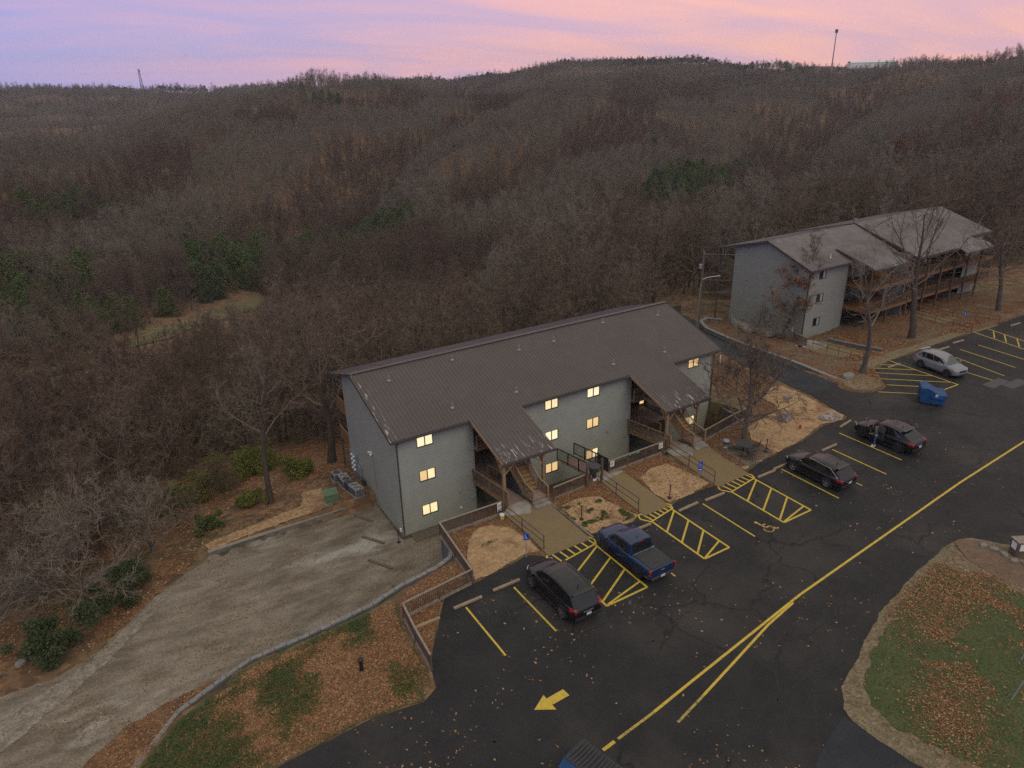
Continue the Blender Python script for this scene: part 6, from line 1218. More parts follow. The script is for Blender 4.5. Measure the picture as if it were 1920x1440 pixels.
def bare_tree(seed, H=13., r0=.17, spread=4.2, nl=15, n2=6, n3=6, n4=6, tw=.022, fork=.3, trop=.10, lo=.28, lean=.04):
    g = np.random.default_rng(seed); T = TB(); Cc = TB()
    tr, _ = grow(np.array([0, 0, -.3]), np.array([g.normal()*lean, g.normal()*lean, 1.]), H*.86, 9, .07, .03, g)
    rad = r0*(1-np.linspace(0, 1, 10)**1.1*.88); rad[0] *= 1.35
    T.tube(tr, rad, 7)
    SP, SD, SW = [], [], []
    for i in range(nl):
        t = lo+(1-lo)*(i+g.random()*.7)/nl; q = t*9; k = min(8, int(q)); p = tr[k]*(1-(q-k))+tr[k+1]*(q-k)
        az_ = i*2.4+g.random(); el = .35+t*.75; Ls = spread*(1.15-.62*t)*(.75+.5*g.random()); d = np.array([math.cos(az_)*math.cos(el), math.sin(az_)*math.cos(el), math.sin(el)])
        lm, dd = grow(p, d, Ls*1.25, 6, .20, trop, g); r1 = max(.022, rad[k]*.5*(1.1-.5*t)); Cc.tube(lm, r1*(1-np.linspace(0, 1, 7)*.8), 4)
        for j in range(n2):
            u = .25+.75*(j+g.random())/n2; q = u*6; k2 = min(5, int(q)); p2 = lm[k2]*(1-(q-k2))+lm[k2+1]*(q-k2)
            d2 = (lm[k2+1]-lm[k2]); d2 /= np.linalg.norm(d2); d2 = d2+g.normal(size=3)*.75; L2 = Ls*.42*(1.1-.5*u)*(.7+.6*g.random())
            b2_, _ = grow(p2, d2, L2, 4, .22, .10, g); Cc.tube(b2_, r1*.36*(1-np.linspace(0, 1, 5)*.7)+.004, 3)
            for m_ in range(n3):
                w_ = .15+.85*(m_+g.random())/n3; q = w_*4; k3 = min(3, int(q)); p3 = b2_[k3]*(1-(q-k3))+b2_[k3+1]*(q-k3)
                d3 = (b2_[k3+1]-b2_[k3]); d3 /= np.linalg.norm(d3)+1e-9; d3 = d3+g.normal(size=3)*.7+np.array([0, 0, .15]); d3 /= np.linalg.norm(d3); L3 = L2*.5*(.7+.6*g.random())
                SP.append(p3); SD.append(d3*L3); SW.append(tw*1.5)
                for _ in range(n4):
                    e = g.random(); d4 = d3+g.normal(size=3)*.6; d4 /= np.linalg.norm(d4); SP.append(p3+d3*L3*e); SD.append(d4*L3*(.5+.6*g.random())); SW.append(tw)
    Cc.slivers(np.array(SP), np.array(SD), np.array(SW)); T.tips = np.array(SP)+np.array(SD)*.8
    return T, Cc
def cedar(seed, H=8., w_=2.2, n=1700, size=.22, trunk=.12, rough=.35):
    g = np.random.default_rng(seed); T = TB(); Cc = TB(); T.tube([[0,0,-.3],[0,0,H*.5],[g.normal()*.1,g.normal()*.1,H*.93]], [trunk, trunk*.6, .02], 5)
    h = g.random(n)**1.25; a = g.random(n)*6.283; lob = 1+rough*np.sin(a*3+seed)*np.sin(h*9+seed)+.25*g.normal(size=n)*.5
    r_ = w_*np.sqrt(np.clip(1-h**1.6, 0, 1))*np.clip(lob, .3, 2)*(.5+.5*np.sqrt(g.random(n)))+.08; P = np.stack([np.cos(a)*r_, np.sin(a)*r_, H*(.06+.94*h)], 1); P[:, 2] += .25*g.normal(size=n)-.12*r_
    Cc.leaves(P, size*(.6+.8*g.random(n))); return T, Cc
def pine(seed):
    g = np.random.default_rng(seed); T = TB(); Cc = TB(); T.tube([[0,0,-.3],[0,0,6],[.1,0,9]], [.22,.16,.06], 5); c = g.normal(size=(9, 3))*[1.5, 1.5, 1.3]+[0, 0, 8.2]; i = g.integers(0, 9, 1500); d = g.normal(size=(1500, 3)); d /= np.linalg.norm(d, axis=1)[:, None]
    Cc.leaves(c[i]+d*[1.7, 1.7, 1.2]*(g.random(1500)**.4)[:, None], .34*(.6+.8*g.random(1500))); return T, Cc
def round_bush(seed, W=2.5, H=2.6, n=2200, size=.16):
    g = np.random.default_rng(seed); Cc = TB(); L_ = 22; c = g.normal(size=(L_, 3))*[W*.36, W*.36, H*.16]+[0, 0, H*.42]; rr_ = g.uniform(.10, .26, L_)*W; i = g.choice(L_, n, p=rr_**2/np.sum(rr_**2)); d = g.normal(size=(n, 3)); d /= np.linalg.norm(d, axis=1)[:, None]
    P = c[i]+d*rr_[i][:, None]*(g.random(n)**.5)[:, None]*[1, 1, 1.15]+g.normal(size=(n, 3))*.07; P[:, 2] = np.abs(P[:, 2]); Cc.leaves(P, size*(.5+.9*g.random(n)))
    T = TB()
    for k in range(9): a = g.random()*6.28; T.tube([[0,0,-.2],[math.cos(a)*W*.2,math.sin(a)*W*.2,H*.4],[math.cos(a)*W*.42,math.sin(a)*W*.42,H*(.7+.4*g.random())]], [.04,.025,.006], 4)
    return T, Cc

def tree_thing(name, pair, mt, mc, label=None, cat='tree', group=None, loc=(0,0,0), rz=0, extra=None):
    t = thing(name, label, cat, loc, rz, group)
    a = obj('trunk', pair[0].mesh('trunk', mt), t); b = obj('crown', pair[1].mesh('crown', mc), t)
    if extra: tag(obj('foliage', extra.mesh('foliage', M['rust_leaf']), t), kind='stuff')
    index_children(t); return t

# individual trees close to the buildings ---------------------------------
def at(x, y): return (x, y, h1(x, y))
def special(name, label, x, y, rz=0, mt='bark', mc='twig', cat='tree', pair=None, leaves=None, **k):
    return tree_thing(name, pair or bare_tree(**k), M[mt], M[mc], label, cat, None, at(x, y), rz, leaves)
special('bare_tree', 'tall slender bare tree on the leaf covered ground left of the condensers', -6.9, 9.9, mt='bark_dark', mc='twig', seed=101, H=17, r0=.24, spread=4.6, nl=13, lo=.36, tw=.02)
special('bare_tree', 'thick dark trunked tree right behind the corner of the long building', -.6, 14.4, mt='bark_dark', seed=102, H=16, r0=.36, spread=6, nl=15, lo=.35)
special('bare_tree', 'bare tree with light limbs standing beside the hatched bay before the far building', 45.1, -4.2, seed=103, mt='bark', mc='twig_grey', lean=.01, H=12.5, r0=.27, spread=4.4, nl=11, n2=5, n3=5, n4=4, lo=.45, tw=.016)
special('bare_tree', 'broad bare oak in front of the galleries of the far building', 58.9, -.6, seed=104, mt='bark_dark', mc='twig', H=15.5, r0=.36, spread=7.5, nl=16, n2=6, n3=5, n4=4, lo=.34, tw=.018)
special('bare_tree', 'leaning bare tree at the right end of the far verge', 75.0, -1.2, seed=105, mt='bark_dark', mc='twig', H=11, r0=.30, spread=5.5, nl=13, n4=4, lo=.35, lean=.18)
special('bare_tree', 'bare tree cut by the right edge beside the far verge', 80.5, -1.6, seed=106, mt='bark_dark', mc='twig', H=11, r0=.28, spread=5.5, nl=13, n4=4, lo=.3)
special('bare_tree', 'dense bushy bare tree growing beside the picnic patio', 25.6, -7.6, seed=107, mt='bark', mc='twig', H=9.0, r0=.22, spread=3.9, nl=22, n2=7, n3=7, n4=7, lo=.16, tw=.02, trop=.16)
pr_oak = bare_tree(seed=108, H=13, r0=.24, spread=3.3, nl=20, n4=4, lo=.2, lean=.01, trop=.06)
_t = pr_oak[0].tips; _k = (_t[:, 2] < 8.2) & (_t[:, 2] > 1.8) & (np.hypot(_t[:, 0]+.3, _t[:, 1]+.2) < 2.6+.4*np.sin(_t[:, 2]*2)) & (nr.random(len(_t)) < .55); lv = TB(); lv.leaves(np.repeat(_t[_k], 2, 0)+nr.normal(size=(2*_k.sum(), 3))*.09, .10*(.6+.8*nr.random(2*_k.sum())))
special('oak_tree', 'oak holding rust brown leaves before the gable wall of the far building', 50.6, 9.3, mt='bark_dark', mc='twig', leaves=lv, pair=pr_oak)
for k, (x, y, H, s_, lab) in enumerate([(-19.6,4.4,6.5,4.2,'wide low bare tree with many pale twigs at the left beside the track'),(-22.6,8.5,6.0,3.8,'bare thicket tree left behind the wide low tree'),(-15.5,9.2,5.5,3.4,'bare thicket tree between the two dark bushes and the slope'),
       (-25.5,4.2,6.5,3.6,'bare thicket tree at the left edge above the track')]):
    special('bare_tree', lab, x, y, seed=120+k, mt='bark', mc='twig_grey', H=H, r0=.13, spread=s_, nl=20, n2=7, n3=6, n4=6, lo=.08, tw=.026, trop=.12)
for k, (x, y, W, H, mt_, lab) in enumerate([(-21.6,.6,2.9,2.7,'cedar_dark','large dark green bush beside the left end of the track'),(-17.6,4.2,2.4,2.3,'cedar_dark','dark green bush between the bare trees and the concrete wall'),
       (-8.2,10.6,1.3,1.5,'bush','yellow green bush at the foot of the slender tree'),(-11.6,8.9,1.2,1.3,'cedar','small green bush left of the yellow green bush'),(-3.6,13.9,1.8,1.8,'bush','olive bush on the slope left of the dark trunk'),
       (-9.0,19.0,3.4,2.6,'bush','long yellow green bush in the woodland edge'),(-12.6,18.0,2.9,2.4,'bush','yellow green bush left end of the woodland edge'),(-5.2,20.5,2.6,2.2,'bush','yellow green bush behind the slender tree')]):
    tree_thing('green_bush', round_bush(200+k, W, H, int(3200+1500*W), .075), M['bark'], M[mt_], lab, 'bush', None, at(x, y), k)
for k, (x, y) in enumerate([(52.5,14.0),(51.6,12.4),(49.6,9.6),(50.2,8.2)]):
    special('bare_shrub', ['bare shrub against the gable of the far building, farthest back','bare shrub second from the rear of the far gable','bare shrub on the outcrop by the far gable','bare shrub nearest the oak with rust leaves'][k], x, y, cat='shrub', seed=230+k, mt='bark', mc='twig_grey', H=3.2, r0=.05, spread=1.5, nl=14, n2=5, n3=5, n4=4, lo=.05, tw=.014)

# the wood ---------------------------------------------------------------
GR = 'bare trees of the woodland slope'
kinds = []
for k in range(8):
    pr_ = bare_tree(300+k, H=12.5+(k % 3)*1.2, r0=.15+.02*(k % 3), spread=3.7+.4*(k % 3), nl=17, n2=6, n3=6, n4=6, tw=.026, lo=.14+.05*(k % 2), trop=.13)
    mc = ['twig', 'twig_grey', 'twig_dark', 'twig', 'twig', 'twig_grey', 'twig_dark', 'twig'][k]; mt_ = ['bark', 'bark_pale', 'bark_dark', 'bark', 'bark_dark', 'bark_pale', 'bark', 'bark'][k]
    kinds.append((pr_, mt_, mc))
CLEAR = [(-200,-200),(-27,-14),(-25,2),(-20,8.5),(-15,15),(-13,23),(-4,26),(1.5,20),(31,15.5),(40,17),(45,25),(52,36),(60,33),(58,25),(86,25),(96,10),(130,5),(320,-20),(320,-200)]
BANK = [(-24,114,4),(-17,114,4),(-8,136,8),(-4,146,6),(4,152,8),(10,160,7),(16,168,8),(24,178,7),(0,140,7),(10,150,6),(18,160,6),(26,172,5)]+[(px_*(1-q_)-15*q_, py_*(1-q_)-41*q_, 6.5) for px_, py_ in ((-26,113),(-19,115),(-14,118),(-8,136),(0,148),(8,158),(16,167),(24,175)) for q_ in (.04,.08,.12,.16,.20)]
cand = []
def in_view(x, y, mgn=6.):
    d = np.degrees(np.arctan2(x+15.1, y+41.1)); return (d > -5-mgn-2) & (d < 67+mgn+2)
lvl = [(14, 60, 4.5), (60, 130, 4.4), (130, 200, 4.3), (200, 300, 4.1), (300, 500, 4.0), (500, 760, 4.6), (760, 1120, 5.8), (1120, 1600, 7.5)]
XY = []; SZ = []
for lo_, hi_, sp in lvl:
    lim = int(hi_/sp)+2; ii, jj = np.meshgrid(np.arange(-lim//6, lim), np.arange(-6, lim)); x = (ii+.5*(jj % 2)+(nr.random(ii.shape)-.5)*.8)*sp-15; y = (jj+(nr.random(ii.shape)-.5)*.8)*sp-41
    D = np.hypot(x+15, y+41); k = (D >= lo_) & (D < hi_) & in_view(x, y); x = x[k]; y = y[k]; D = D[k]
    s = sdf(CLEAR, x, y); k = s > 1.5; x, y, D = x[k], y[k], D[k]
    dl = np.interp(np.degrees(np.arctan2(x+15, y+41)), [-10, 22, 33, 45, 70], [1560, 1450, 1160, 1030, 860]); k = D < dl+60; x, y, D = x[k], y[k], D[k]
    XY.append(np.stack([x, y], 1)); SZ.append(np.full(len(x), min(1.25, max(1., sp/5.6))))
XY = np.concatenate(XY); SZ = np.concatenate(SZ)*nr.uniform(.72, 1.22, len(XY))
# evergreens of the hollows and of the skyline
EV = [(32,205,9,.8),(22,198,8,.7),(44,218,9,.75),(52,236,9,.7),(12,207,6,.5),(86,235,10,.85),(78,238,9,.8),(67,246,9,.8),(94,238,7,.7),(72,226,7,.6),(60,222,6,.5),
      (-8,147,7,.55),(2,164,6,.5),(-15,130,6,.5),(-28,179,9,.75),(-33,152,8,.75),(-36,170,9,.75),(-24,155,6,.5),(-38,190,8,.6),(14,182,6,.5),(-12,257,7,.7),(-21,248,7,.7),(4,271,5,.5),(24,222,7,.4),
      (198,188,8,.8),(206,193,9,.85),(214,197,10,.85),(224,199,9,.8),(234,202,8,.75),(246,208,8,.7),(260,220,7,.7),(276,234,7,.7),(297,249,8,.7),(190,182,7,.7),(212,186,7,.6),(316,256,6,.5),
      (289,302,7,.5),(138,458,6,.6),(159,466,5,.5),(78,763,12,.6),(471,405,7,.7),(749,584,22,.7),(20,650,20,.2)]
isE = np.zeros(len(XY), bool)
for x, y, r_, p in EV: isE |= (np.hypot(XY[:, 0]-x, (XY[:, 1]-y)) < r_*1.3*(1+.6*(vnoise(XY[:, 0]/7, XY[:, 1]/7, 4)-.3))) & (nr.random(len(XY)) < p*.85)
Dc = np.hypot(XY[:, 0]+15, XY[:, 1]+41); azd = np.degrees(np.arctan2(XY[:, 0]+15, XY[:, 1]+41)); dl = np.interp(azd, [-10, 22, 33, 45, 70], [1520, 1420, 1120, 980, 800])
crest = ((np.abs(Dc-dl) < 75) & (azd > 22) & (azd < 48)) | ((np.abs(Dc-dl) < 90) & (azd < 22) & (nr.random(len(XY)) < .30)) | ((np.abs(Dc-dl-20) < 60) & (azd >= 48) & (nr.random(len(XY)) < .15)); crest &= nr.random(len(XY)) < .42
bank = np.zeros(len(XY), bool)
for x, y, r_ in BANK: bank |= np.hypot(XY[:, 0]-x, XY[:, 1]-y) < r_
thin = bank | ((Dc > dl-80) & ~crest & (nr.random(len(XY)) < .35)); XY, SZ, isE, crest = XY[~thin], SZ[~thin], isE[~thin], crest[~thin]
Z = height(XY[:, 0], XY[:, 1]); Dc = np.hypot(XY[:, 0]+15, XY[:, 1]+41)
az0 = np.degrees(np.arctan2(XY[:, 0]+15, XY[:, 1]+41)); SZ *= np.where((Dc > 85) & (Dc < 200) & (az0 < 30), .72, 1)*np.interp(Dc, [190, 320, 900, 1500], [1, .72, .62, .8])*np.where(isE, 1.25, 1)
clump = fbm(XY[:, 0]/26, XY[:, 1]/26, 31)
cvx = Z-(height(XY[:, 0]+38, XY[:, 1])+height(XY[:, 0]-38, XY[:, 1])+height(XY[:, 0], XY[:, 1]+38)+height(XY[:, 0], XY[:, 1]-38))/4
score = (clump-.49)*2+np.where(Dc > 150, np.clip(cvx/3.2, -1, 1)*.8, 0)+nr.normal(size=len(XY))*.12        # relief shading put into twig colour: pale kinds on spurs, dark in hollows
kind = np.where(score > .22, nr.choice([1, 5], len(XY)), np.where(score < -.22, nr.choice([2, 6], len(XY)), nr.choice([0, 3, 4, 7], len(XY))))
order = np.argsort(Dc); near = order[:285]
protos = {}; parts = {}
ev_kinds = [(cedar(400+k, H=7.0+k, w_=2.3+.3*k, n=3800, size=.17, rough=.6), 'bark_dark', ['cedar', 'cedar_dark', 'cedar'][k]) for k in range(3)]
mesh_of = {}
for k, (pr_, a, b) in enumerate(kinds): mesh_of[('b', k)] = (pr_[0].mesh('trunk', M[a]), pr_[1].mesh('crown', M[b]))
for k, (pr_, a, b) in enumerate(ev_kinds): mesh_of[('e', k)] = (pr_[0].mesh('trunk', M[a]), pr_[1].mesh('crown', M[b]))
LBL = ['bare grey brown tree of the dense woodland behind the buildings', 'bare tree with pale grey twigs in the woodland behind the buildings', 'bare tree with dark brown twigs in the woodland behind the buildings']
GRP = ['grey brown woodland trees', 'pale twigged woodland trees', 'dark twigged woodland trees']
src_obj = {}
for i in near:
    key = ('e', int(i) % 3) if isE[i] else ('b', int(kind[i])); c_ = 0
    if isE[i]: nm, lab, gp, cat = 'cedar_tree', 'dark green cedar among the bare woodland trees', 'cedars in the woodland', 'evergreen tree'
    else: c_ = {'twig': 0, 'twig_grey': 1, 'twig_dark': 2}[kinds[int(kind[i])][2]]; nm, lab, gp, cat = 'woodland_tree', LBL[c_], GRP[c_], 'tree'
    t = thing(nm, lab, cat, (float(XY[i, 0]), float(XY[i, 1]), float(Z[i])), rng.random()*6.28, gp); s_ = float(SZ[i]); t.scale = (s_, s_, s_*rng.uniform(.85, 1.1))
    a = obj('trunk', mesh_of[key][0], t); b = obj('crown', mesh_of[key][1], t); src_obj.setdefault(key, (a, b))
# the far wood as one mass: geometry nodes placing tree meshes on points
far_k = {}
def far_forest(name, idx, meshes, label, th):
    P = np.stack([XY[idx, 0], XY[idx, 1], Z[idx]], 1); me = bpy.data.meshes.new(name); me.vertices.add(len(P)); me.vertices.foreach_set('co', P.ravel().astype(np.float32))
    a = me.attributes.new('pick', 'INT', 'POINT'); a.data.foreach_set('value', nr.integers(0, len(meshes), len(P)).astype(np.int32))
    a = me.attributes.new('size', 'FLOAT', 'POINT'); a.data.foreach_set('value', SZ[idx].astype(np.float32))
    a = me.attributes.new('turn', 'FLOAT', 'POINT'); a.data.foreach_set('value', (nr.random(len(P))*6.28).astype(np.float32))
    o = obj(name, me); g = bpy.data.node_groups.new(name, 'GeometryNodeTree'); g.interface.new_socket('Geometry', in_out='INPUT', socket_type='NodeSocketGeometry'); g.interface.new_socket('Geometry', in_out='OUTPUT', socket_type='NodeSocketGeometry')
    gi = g.nodes.new('NodeGroupInput'); go = g.nodes.new('NodeGroupOutput'); gj = g.nodes.new('GeometryNodeJoinGeometry')
    def attr(nm, ty): n = g.nodes.new('GeometryNodeInputNamedAttribute'); n.data_type = ty; n.inputs[0].default_value = nm; return n.outputs[0]
    pk, sz, tn = attr('pick', 'INT'), attr('size', 'FLOAT'), attr('turn', 'FLOAT'); cx = g.nodes.new('ShaderNodeCombineXYZ'); g.links.new(tn, cx.inputs[2])
    for j, src in enumerate(meshes):
        cmp_ = g.nodes.new('FunctionNodeCompare'); cmp_.data_type = 'INT'; cmp_.operation = 'EQUAL'; g.links.new(pk, cmp_.inputs[2]); cmp_.inputs[3].default_value = j
        for so in src:
            oi = g.nodes.new('GeometryNodeObjectInfo'); oi.inputs[0].default_value = so
            ip = g.nodes.new('GeometryNodeInstanceOnPoints'); g.links.new(gi.outputs[0], ip.inputs['Points']); g.links.new(cmp_.outputs[0], ip.inputs['Selection']); g.links.new(oi.outputs['Geometry'], ip.inputs['Instance']); g.links.new(cx.outputs[0], ip.inputs['Rotation']); g.links.new(sz, ip.inputs['Scale']); g.links.new(ip.outputs[0], gj.inputs[0])
    g.links.new(gj.outputs[0], go.inputs[0]); md = o.modifiers.new('forest', 'NODES'); md.node_group = g
    return tag(o, kind='stuff')
bu = []
for lo_, hi_, sp in ((14, 80, 3.2), (80, 180, 3.6), (180, 330, 4.6)):
    lim = int(hi_/sp)+2; ii, jj = np.meshgrid(np.arange(-lim//6, lim), np.arange(-6, lim)); x = (ii+(nr.random(ii.shape)-.5)*.9)*sp-15; y = (jj+(nr.random(ii.shape)-.5)*.9)*sp-41; D = np.hypot(x+15, y+41)
    k = (D >= lo_) & (D < hi_) & in_view(x, y); x, y = x[k], y[k]; k = (sdf(CLEAR, x, y) > 2.5) & (fbm(x/11, y/11, 61) > .40)
    for bx_, by_, br_ in BANK: k &= np.hypot(x-bx_, y-by_) > br_*.8
    bu_k = k; bu.append(np.stack([x[k], y[k]], 1))
bu = np.concatenate(bu); n0_ = len(XY)
XY = np.concatenate([XY, bu]); SZ = np.concatenate([SZ, nr.uniform(.7, 1.35, len(bu))]); Z = np.concatenate([Z, height(bu[:, 0], bu[:, 1])]); brush_idx = np.arange(n0_, len(XY))
brush_src = []
for k in range(3):
    p_ = bare_tree(700+k, H=3.6, r0=.04, spread=2.0, nl=18, n2=6, n3=5, n4=5, tw=.02, lo=.03, trop=.12); x, y = [(-13.5, 12.5), (-17, 14), (-9.5, 15.5)][k]
    t = tree_thing('bare_shrub', p_, M['bark'], M[['twig', 'twig_grey', 'twig_dark'][k]], ['low bare shrub at the wood edge behind the small green bush', 'greyish bare shrub at the wood edge above the track', 'dark bare shrub left of the slender tree'][k], 'shrub', None, at(x, y))
    brush_src.append(tuple(CH[t.name]))
far_forest_args = ('underbrush', brush_idx, brush_src)
rest = order[285:]; crest = np.concatenate([crest, np.zeros(len(XY)-len(crest), bool)]); rc_ = rest[crest[rest]]; rest = rest[~crest[rest]]; re_ = rest[isE[rest]]; rb_ = rest[~isE[rest]]
bk = [src_obj[('b', k)] for k in range(8) if ('b', k) in src_obj]
for k in range(3):
    if ('e', k) not in src_obj:      # the nearest cedars of the hollow stand as trees of their own
        i = re_[k]; t = thing('cedar_tree', 'dark green cedar among the bare woodland trees', 'evergreen tree', (float(XY[i, 0]), float(XY[i, 1]), float(Z[i])), 0, 'cedars in the woodland')
        src_obj[('e', k)] = (obj('trunk', mesh_of[('e', k)][0], t), obj('crown', mesh_of[('e', k)][1], t))
cm = clump[rb_] if len(clump) == len(XY) else None
pale = np.isin(kind[rb_], [1, 5]); dark = np.isin(kind[rb_], [2, 6])
far_forest(*far_forest_args, '', 0)
g0 = [src_obj[('b', k)] for k in (0, 3, 4, 7) if ('b', k) in src_obj]; g1_ = [src_obj[('b', k)] for k in (1, 5) if ('b', k) in src_obj] or g0; g2_ = [src_obj[('b', k)] for k in (2, 6) if ('b', k) in src_obj] or g0
far_forest('woodland', rb_[~pale & ~dark], g0, '', 0); far_forest('woodland', rb_[pale], g1_, '', 0); far_forest('woodland', rb_[dark], g2_, '', 0)
for k, (x, y, s_) in enumerate([(231,111,1.1),(226,114,.9),(236,108,1.),(314,121,1.1),(306,126,1.),(86,257,1.),(66,240,.9),(150,300,.9),(110,60,.9),(130,74,.9),(175,70,1.),(22,96,.9),(40,70,.8),(205,95,1.),(255,100,1.),(190,60,.9)]):
    lv = TB(); g_ = np.random.default_rng(600+k); n_ = 700; d_ = g_.normal(size=(n_, 3)); d_ /= np.linalg.norm(d_, axis=1)[:, None]; lv.leaves(np.array([0, 0, 8.])+d_*[3.2, 3.2, 3.6]*(g_.random(n_)**.5)[:, None], .22*(.6+.8*g_.random(n_)))
    t = tree_thing('oak_tree', (kinds[k % 8][0][0], kinds[k % 8][0][1]), M['bark'], M['twig'], 'woodland oak still holding orange brown leaves on the slope', 'tree', 'leafy oaks in the woodland', (x, y, h1(x, y)), k, lv); t.scale = (s_,)*3
far_forest('evergreen_woodland', re_, [src_obj[('e', k)] for k in range(3)], '', 0)
far_tree = []
for k, (x, y) in enumerate([(78, 763), (466, 400)]):
    t = tree_thing('pine_tree', pine(800+k), M['bark'], M['cedar_dark'], ['round topped pine on the slope far left of the ridge', 'round topped pine alone on the brown slope below the mast'][k], 'evergreen tree', None, (x, y, h1(x, y))); far_tree.append(tuple(CH[t.name]))
far_forest('pine_woodland', rc_, far_tree, '', 0)
print('forest', len(XY), len(re_))

# ================================================================== fallen leaves
def leaf_mass(name, n, box, dens, zf, mats=('leaf_a', 'leaf_b', 'leaf_c'), size=.056, lift=.05, pr=(.38, .42, .2)):
    x = nr.uniform(box[0], box[1], n*3); y = nr.uniform(box[2], box[3], n*3); k = nr.random(n*3) < dens(x, y); x = x[k][:n]; y = y[k][:n]; n = len(x)
    z = zf(x, y)+lift; a = nr.random(n)*6.283; s = size*nr.uniform(.6, 1.35, n); tx = nr.normal(size=n)*.25; ty = nr.normal(size=n)*.25
    c, d = np.cos(a), np.sin(a); V = []
    for u, v in ((-1, 0), (-.1, -.55), (1, 0), (-.1, .55)):
        X = (u*c-v*d)*s; Y = (u*d+v*c)*s; V.append(np.stack([x+X, y+Y, z+X*tx+Y*ty], 1))
    V = np.stack(V, 1).reshape(-1, 3); me = bpy.data.meshes.new(name); me.vertices.add(len(V)); me.vertices.foreach_set('co', V.ravel()); me.loops.add(n*4); me.loops.foreach_set('vertex_index', np.arange(n*4)); me.polygons.add(n); me.polygons.foreach_set('loop_start', np.arange(n)*4)
    for q in mats: me.materials.append(M[q])
    me.polygons.foreach_set('material_index', nr.choice(len(mats), n, p=pr).astype(np.int32)); me.update(calc_edges=True)
    return tag(obj(name, me), kind='stuff')
def inside(poly, x, y, soft=.3): return np.clip(-sdf(poly, x, y)/soft, 0, 1)
LAWN = [(-13,-17.0),(-9,-16.75),(-6.3,-17.1),(-5.5,-16.6),(-5.2,-15.6),(-5.0,-12),(-4.7,-10.6),(-4.3,-9.3),(-7.3,-8.9),(-12.3,-8.6),(-16.3,-9.5),(-18.9,-11.8),(-21.5,-15.6)]
VERGE = [(-5.0,-15.4),(-4.9,-12),(-4.5,-10.2),(-3.8,-9.1),(-.1,-8.5),(.45,-7.8),(.6,-5.95),(5.2,-5.95),(4.9,-6.4),(4.7,-11.2),(3.5,-10.5),(2,-10.8),(-.9,-11.1),(-2,-11),(-3,-12.2),(-4.4,-14.4)]
nn = lambda x, y, s, sd: fbm(x/s, y/s, sd)
leaf_mass('fallen_leaves', 36000, (-22, -4, -17.2, -8.6), lambda x, y: inside(LAWN, x, y)*np.clip((nn(x, y, 2.2, 41)-.36+.10*(x+9)/6+np.clip(-10.5-y, -1, 3)*.05)*6, .03, 1), lambda x, y: height(x, y), lift=.055)
leaf_mass('fallen_leaves', 11000, (-5.2, 5.3, -15.6, -4.9), lambda x, y: inside(VERGE, x, y)*np.where(sdf(BEDS[0], x, y) < -.1, .05+.25*(nn(x, y, .8, 3) > .56), 1), lambda x, y: height(x, y), lift=.05)
BD = [[(8.1,-6.2),(12.4,-6.1),(12.4,-10.8),(11.3,-11.25),(9.6,-11.15),(8.1,-10.9)], [(14.8,-5.6),(19,-5.5),(18.95,-11),(17.5,-10.9),(14.9,-11)], [(22.4,-5.9),(27,-5.2),(29.5,-4.8),(31.5,-4.7),(32.4,.2),(33,3),(36,6),(39.5,10),(38.4,4.3),(38.2,1.5),(37.0,-2.2),(36.7,-4.6),(36.1,-6.5),(35.9,-9.1),(35,-9.45),(32.9,-9.2),(29,-10),(25,-10.35),(22.2,-10.7)]]
for q, b_, n in ((0, 1, 5000), (1, 2, 5000), (2, 3, 13000)):
    P = np.array(BD[q]); leaf_mass('fallen_leaves', n, (P[:, 0].min(), P[:, 0].max(), P[:, 1].min(), P[:, 1].max()), lambda x, y: inside(BD[q], x, y)*np.where(sdf(BEDS[b_], x, y) < 0, .04+.4*(nn(x, y, 1.1, 3+q) > .56)*(q == 2), 1), lambda x, y: height(x, y), lift=.075 if q < 2 else .09, pr=(.35, .5, .15))
leaf_mass('fallen_leaves', 20000, (9.5, 30, -34, -23.6), lambda x, y: inside(ISL, x, y)*np.clip(np.exp(-((x-21.3)/4.6)**4-((y+26.2)/1.7)**4)*(.3+1.3*nn(x, y, 1.2, 8))+np.exp(-((x-13.4-.5*(y+30.6))/1.6)**2-((y+30.6)/1.6)**2)*1.0+.55*(nn(x, y, 1.6, 77) > .56)*(x > 15)+.02, .015, 1)*np.where(sdf(ISG, x, y) < .4, 1, .12), lambda x, y: np.full(x.shape, .13), lift=.04)
leaf_mass('fallen_leaves', 1500, (-12, 40, -30, -11.5), lambda x, y: (sdf(LOT, x, y) < -.1)*np.clip((nn(x, y, 4, 12)-.40)*3+np.exp(-((x-1)/6)**2-((y+19)/2)**2)*.5, .05, 1)*np.clip(1.1-(x-5)/40, .1, 1), lambda x, y: np.zeros(x.shape), size=.07, lift=.015, pr=(.5, .2, .3))
leaf_mass('fallen_leaves', 5200, (-25, 5, -17, 5.2), lambda x, y: (sdf(PAD, x, y) < -.15)*np.clip((nn(x, y, 1.7, 44)-.5)*5+.8*np.exp(-(sdf(PAD, x, y)/.5)**2)+np.clip(-(x+9)/14, 0, .5)*.5, .03, 1), lambda x, y: height(x, y), size=.06, lift=.045, pr=(.3, .6, .1))
leaf_mass('fallen_leaves', 26000, (-27, 4, -1, 26), lambda x, y: (sdf(PAD, x, y) > .3)*(~((x > -.3) & (y < 13)))*np.clip((nn(x, y, 4.5, 15)-.40)*6+.35, .08, 1)*np.where((x > -13) & (x < -2.6) & (y < 7.4), .45, 1), lambda x, y: height(x, y), lift=.04, pr=(.35, .5, .15), size=.085)
